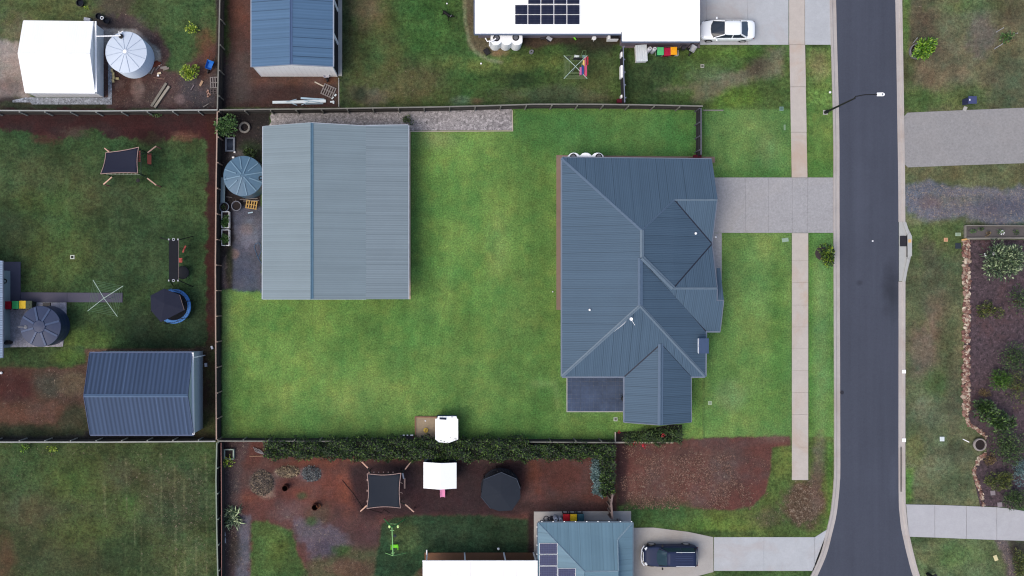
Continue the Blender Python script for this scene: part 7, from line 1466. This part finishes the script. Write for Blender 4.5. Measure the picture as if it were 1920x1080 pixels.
def pot(x, y, r, label, c, plant=False):
    q = P(x, y, .4); t = thing('garden_pot', label, 'pot', (q.x, q.y, 0)); mb = MB(); mb.lathe((0, 0, 0), [(r*.7, .02), (r*.95, .3), (r, .42), (r*.86, .43), (r*.8, .3)], 24, capt=False); mb.build('pot', M_('pot_%d' % c[0], S(*c), .7), t, local=True)
    mb = MB(); mb.cyl((0, 0, .27), r*.8, .03, 20); mb.build('soil', M_('soil', S(46, 40, 40), .95, var=.3, scale=8), t, local=True)
    if plant: mb = MB(); crown(mb, Vector((0, 0, .4)), .2, .2, .2, 60, .14, .06, 3); mb.build('plant', LV['dark'], t, local=True)
pot(420, 388, .45, 'grey-blue round pot at the end of the plank bench', (112, 124, 138), True)
pot(443, 386, .45, 'empty grey round pot between the bench end and the yellow pallet', (122, 124, 134))
mb = MB(); [mb.bar(P(x0, y0, .1), P(x1, y1, .1), .05, .05) for x0, y0, x1, y1 in ((424, 369, 435, 370), (450, 374, 483, 372), (456, 377, 486, 375.5))]; lone('timber_strips', 'loose timber strips under the round blue-grey tank', 'timber', mb, palm)
mb = MB(); mb.bar(P(465, 399.5, .05), P(474, 398, .05), .1, .05); lone('offcut', 'small pale offcut below the yellow pallet', 'timber', mb, pipe_b)
for y0, y1, lb in ((396, 428, 'upper white trough planter full of leafy greens'), (430, 461, 'lower white trough planter full of leafy greens')):
    q = P(422.5, (y0+y1)/2, .5); Lh = (y1-y0)*K*.97; t = thing('trough_planter', lb, 'planter', (q.x, q.y, 0)); mb = MB()
    for s_ in (-1, 1): mb.box((s_*.32, 0, .27), (.06, Lh, .5)); mb.box((0, s_*(Lh/2-.03), .27), (.64, .06, .5))
    mb.build('trough', trim_w, t, local=True, bevel=.02); mb = MB(); mb.box((0, 0, .2), (.6, Lh-.08, .36)); mb.build('soil', M_('soil', S(46, 40, 40), .95, var=.3, scale=8), t, local=True)
    mb = MB(); crown(mb, Vector((-.03, -.1, .5)), .3, Lh*.38, .22, 330, .17, .09, 14); mb.build('greens', LV['mid'], t, local=True)
mb = MB(); hp_ = [P(x, y, .04) for x, y in ((492, 497), (484, 484), (479, 470), (477, 462), (479, 457), (485, 455), (489, 460), (490, 470), (486, 480), (484, 486))]; mb.tube(hp_, .022, 6); mb.tube([P(x, y, .04) for x, y in ((493, 536), (490, 543), (488, 548), (491, 550), (493, 546))], .02, 6); lone('garden_hose', 'thin blue garden hose looped on the dark ground by the biggest shed', 'hose', mb, M_('hose_blue', S(70, 106, 140), .5))
# lower yard items
t = thing('square_planter', 'white square planter frame in the corner below the lawn fence', 'planter', P(428, 852)); mb = MB(); q = P(429, 852, .4)
for s_ in (-1, 1): mb.box((q.x+s_*.4, q.y, .2), (.09, .9, .4)); mb.box((q.x, q.y+s_*.42, .2), (.8, .09, .4))
mb.build('frame', M_('pale_green_edge', S(168, 184, 170), .8), t); mb = MB(); mb.box((q.x, q.y, .12), (.74, .78, .2)); mb.build('soil', M_('soil', S(46, 40, 40), .95, var=.3, scale=8), t)
mb = MB(); q = P(486, 845); [mb.tube([Vector((q.x-.5+.14*k, q.y+.35-.05*k, .1+.02*k)), Vector((q.x-.3+.14*k, q.y-.05, .12)), Vector((q.x+.2+.08*k, q.y-.25-.02*k, .1))], .035, 6) for k in range(5)]; lone('pipe_bundle', 'bundle of bent grey pipes at the left end of the long hedge', 'pipes', mb, M_('pipe_dull', S(128, 124, 126), .6))
mb = MB(); mb.bar(P(468, 855.5, .05), P(496, 855, .05), .07, .05); lone('plank', 'thin tan plank below the bent pipes', 'plank', mb, M_('tan_plank', S(150, 118, 96), .8))
for x, y, r, lb in ((534, 916, .27, 'rusty fire drum nearer the dead branch heap'), (590, 952, .27, 'rusty fire drum further down the red yard')):
    q = P(x, y, .8); t = thing('fire_drum', lb, 'drum', (q.x, q.y, 0), 'rusty drums'); mb = MB(); mb.lathe((0, 0, 0), [(r, .02), (r, .28), (r*1.03, .3), (r, .32), (r, .8), (r*.93, .8), (r*.92, .1)], 24, capt=False); mb.build('drum', M_('rust', S(84, 46, 36), .85, var=.3, scale=4), t, local=True)
    mb = MB(); mb.cyl((0, 0, .08), r*.92, .03, 20); mb.build('ash', M_('ash_dark', S(34, 20, 20), .95), t, local=True)
q = P(598, 948); mb = MB(); mb.lathe((q.x, q.y, .02), [(.2, 0), (.2, .3), (.17, .3)], 16); lone('rusty_bucket', 'small rusty bucket behind the further fire drum', 'bucket', mb, M_('rust_light', S(128, 82, 56), .8))
mb = MB(); mb.tube([P(642, 901, .03), P(662, 925, .03), P(678, 950, .03), P(700, 958, .03), P(716, 962, .03), P(719, 955, .03), P(730, 962, .03)], .03, 6); lone('black_pipe', 'thin dark irrigation pipe crossing the red dirt to the play gym', 'pipe', mb, M_('pipe_brown', S(48, 34, 34), .7))
mb = MB(); mb.bar(P(421, 1008, .06), P(422, 1018, .06), .16, .1); mb.bar(P(420, 995, .06), P(422, 1005, .06), .12, .1); lone('white_rubble', 'pale rubble in the brown bed beside the pink-railed fence', 'rubble', mb, gasm)
# things on the slab above the teal roof
q = P(1024, 972); mb = MB(); mb.torus((q.x, q.y, .05), .22, .05, 20, 6); mb.torus((q.x+.25, q.y-.02, .06), .12, .04, 16, 6); mb.box((q.x+.5, q.y+.1, .2), (.3, .3, .4)); lone('hose_heap', 'dark heap of hose left of the gas bottles above the teal roof', 'hose', mb, M_('charcoal_plastic', S(60, 58, 66), .6))
mb = MB(); mb.bar(P(1158, 974, .3), P(1165, 978, .3), .2, .3); lone('concrete_block', 'small grey block right of the brown side fence', 'block', mb, palm, bevel=.02)
# upper left pots by the shed
for x, y, r, lb in ((153, 8, .34, 'black pot with a weed at the very top of the left yard'), (188, 33, .3, 'black pot with a white rim above the white shed'), (202, 41, .3, 'plain black pot above the white tank')):
    q = P(x, y); t = thing('garden_pot', lb, 'pot', (q.x, q.y, 0)); mb = MB(); mb.lathe((0, 0, 0), [(r*.7, .02), (r, .4), (r*.85, .42), (r*.8, .2)], 20, capt=False); mb.build('pot', black, t, local=True)
    mb = MB(); mb.cyl((0, 0, .2), r*.8, .03, 16); mb.build('soil', M_('pit_dark', S(30, 36, 48), .9), t, local=True)
shrub(163, 16, 5, .5, 'lime', 'little weed beside the topmost black pot', 'weed_plant', n=50, L_=.16, w=.06, stem=False, clumps=3)
mb = MB(); q = P(191, 33.5, .45); mb.torus((q.x, q.y, .45), .13, .04, 16, 6); lone('white_hoop', 'small white hoop on the rimmed black pot', 'hoop', mb, trim_w)
mb = MB(); mb.bar(P(158, 36, .2), P(170, 38, .2), .3, .3); lone('grey_box', 'small grey box behind the white shed', 'box', mb, gasm, bevel=.03)
mb = MB(); q = P(396, 652, .4); mb.box((q.x, q.y, .1), (.18, .3, .2), rz=.4); lone('white_bucket', 'small white bucket right of the navy-roofed shed', 'bucket', mb, trim_w, bevel=.03)
mb = MB(); q = P(385, 684.5, .4); mb.box((q.x, q.y, .15), (.22, .34, .3), rz=.1); lone('tap_box', 'small grey box on the end wall side of the navy-roofed shed', 'box', mb, gasm, bevel=.02)
q = P(1166, 745); t = thing('barbecue', 'black kettle barbecue at the patio edge under the lower gable', 'barbecue', (P(1167, 745).x, q.y, .1)); mb = MB(); mb.lathe((0, 0, .5), [(.1, 0), (.26, .12), (.28, .24), (.2, .36), (.05, .42)], 20); mb.build('kettle', black, t, local=True, smooth=True)
for k in range(3): mb = MB(); a = k*2.09; mb.tube([(math.cos(a)*.12, math.sin(a)*.12, .56), (math.cos(a)*.26, math.sin(a)*.26, 0)], .015, 5); mb.build('leg', black, t, local=True)
q = P(1305, 297); mb = MB(); mb.box((q.x, q.y+.1, .4), (.7, .3, .3)); mb.tube([P(1290, 296, .5), P(1313, 295, .6)], .03); lone('hose_reel', 'dark red hose reel on the wall where the side fence meets the large house', 'hose reel', mb, M_('maroon', S(96, 22, 40), .6), bevel=.03)
# ---------------------------------------------------------------- the dog
q0 = P(838, 29); t_loc = Vector((q0.x, q0.y, 0))
def skin(name, nodes_, edges_, m):
    me = bpy.data.meshes.new(name); me.from_pydata([n[0] for n in nodes_], edges_, []); o = bpy.data.objects.new(name, me); C.objects.link(o)
    md = o.modifiers.new('skin', 'SKIN'); md.use_smooth_shade = True
    for i, n in enumerate(nodes_): r = n[1] if isinstance(n[1], tuple) else (n[1], n[1]); me.skin_vertices[0].data[i].radius = r
    me.skin_vertices[0].data[0].use_root = True
    s = o.modifiers.new('sub', 'SUBSURF'); s.levels = 1; s.render_levels = 2; me.materials.append(m); return o
dn = [((-.28, 0, .46), .125), ((-.05, 0, .45), .12), ((.2, 0, .46), .15), ((.34, 0, .53), .11), ((.46, .07, .6), .075), ((.56, .12, .64), .085), ((.68, .17, .61), .05), ((.74, .2, .6), .035),
      ((-.38, 0, .46), .08), ((-.48, .03, .42), .03), ((-.6, .09, .3), .022), ((-.7, .14, .26), .012),
      ((-.3, .1, .36), .075), ((-.22, .13, .24), .045), ((-.36, .14, .14), .028), ((-.33, .15, .03), .03), ((-.26, .15, .02), .025),
      ((-.3, -.1, .36), .075), ((-.24, -.15, .24), .045), ((-.4, -.2, .15), .028), ((-.38, -.24, .03), .03), ((-.31, -.25, .02), .025),
      ((.24, .1, .36), .06), ((.23, .12, .22), .035), ((.27, .13, .1), .026), ((.27, .13, .02), .028), ((.33, .13, .02), .022),
      ((.24, -.1, .36), .06), ((.28, -.18, .24), .035), ((.36, -.28, .13), .026), ((.4, -.32, .04), .026), ((.45, -.34, .03), .022)]
de = [(0, 1), (1, 2), (2, 3), (3, 4), (4, 5), (5, 6), (6, 7), (0, 8), (8, 9), (9, 10), (10, 11), (0, 12), (12, 13), (13, 14), (14, 15), (15, 16), (0, 17), (17, 18), (18, 19), (19, 20), (20, 21), (2, 22), (22, 23), (23, 24), (24, 25), (25, 26), (2, 27), (27, 28), (28, 29), (29, 30), (30, 31)]
dogm = M_('dog_coat', (.006, .006, .006), .6, var=.2)
dt = thing('dog', 'black dog walking across the upper middle yard', 'dog', t_loc, None, R(-38))
dg = skin('body', dn, de, dogm); dg.parent = dt
for s_ in (-1, 1):
    mb = MB(); c = Vector((.53, .1, .7))+Vector((-.25, .5, 0)).normalized()*s_*.06; mb.mesh([c+Vector((-.03, 0, 0)), c+Vector((.03, .01, 0)), c+Vector((-.03, s_*.05, .07))], [(0, 1, 2)]); mb.build('ear', dogm, dt, local=True, solid=.02)
mb = MB(); mb.torus((0, 0, 0), .082, .014, 20, 6); mb.bm.transform(Matrix.Translation((.44, .06, .59))@Matrix.Rotation(R(65), 4, Vector((-.15, 1, 0)))); mb.build('collar', gasm, dt, local=True)
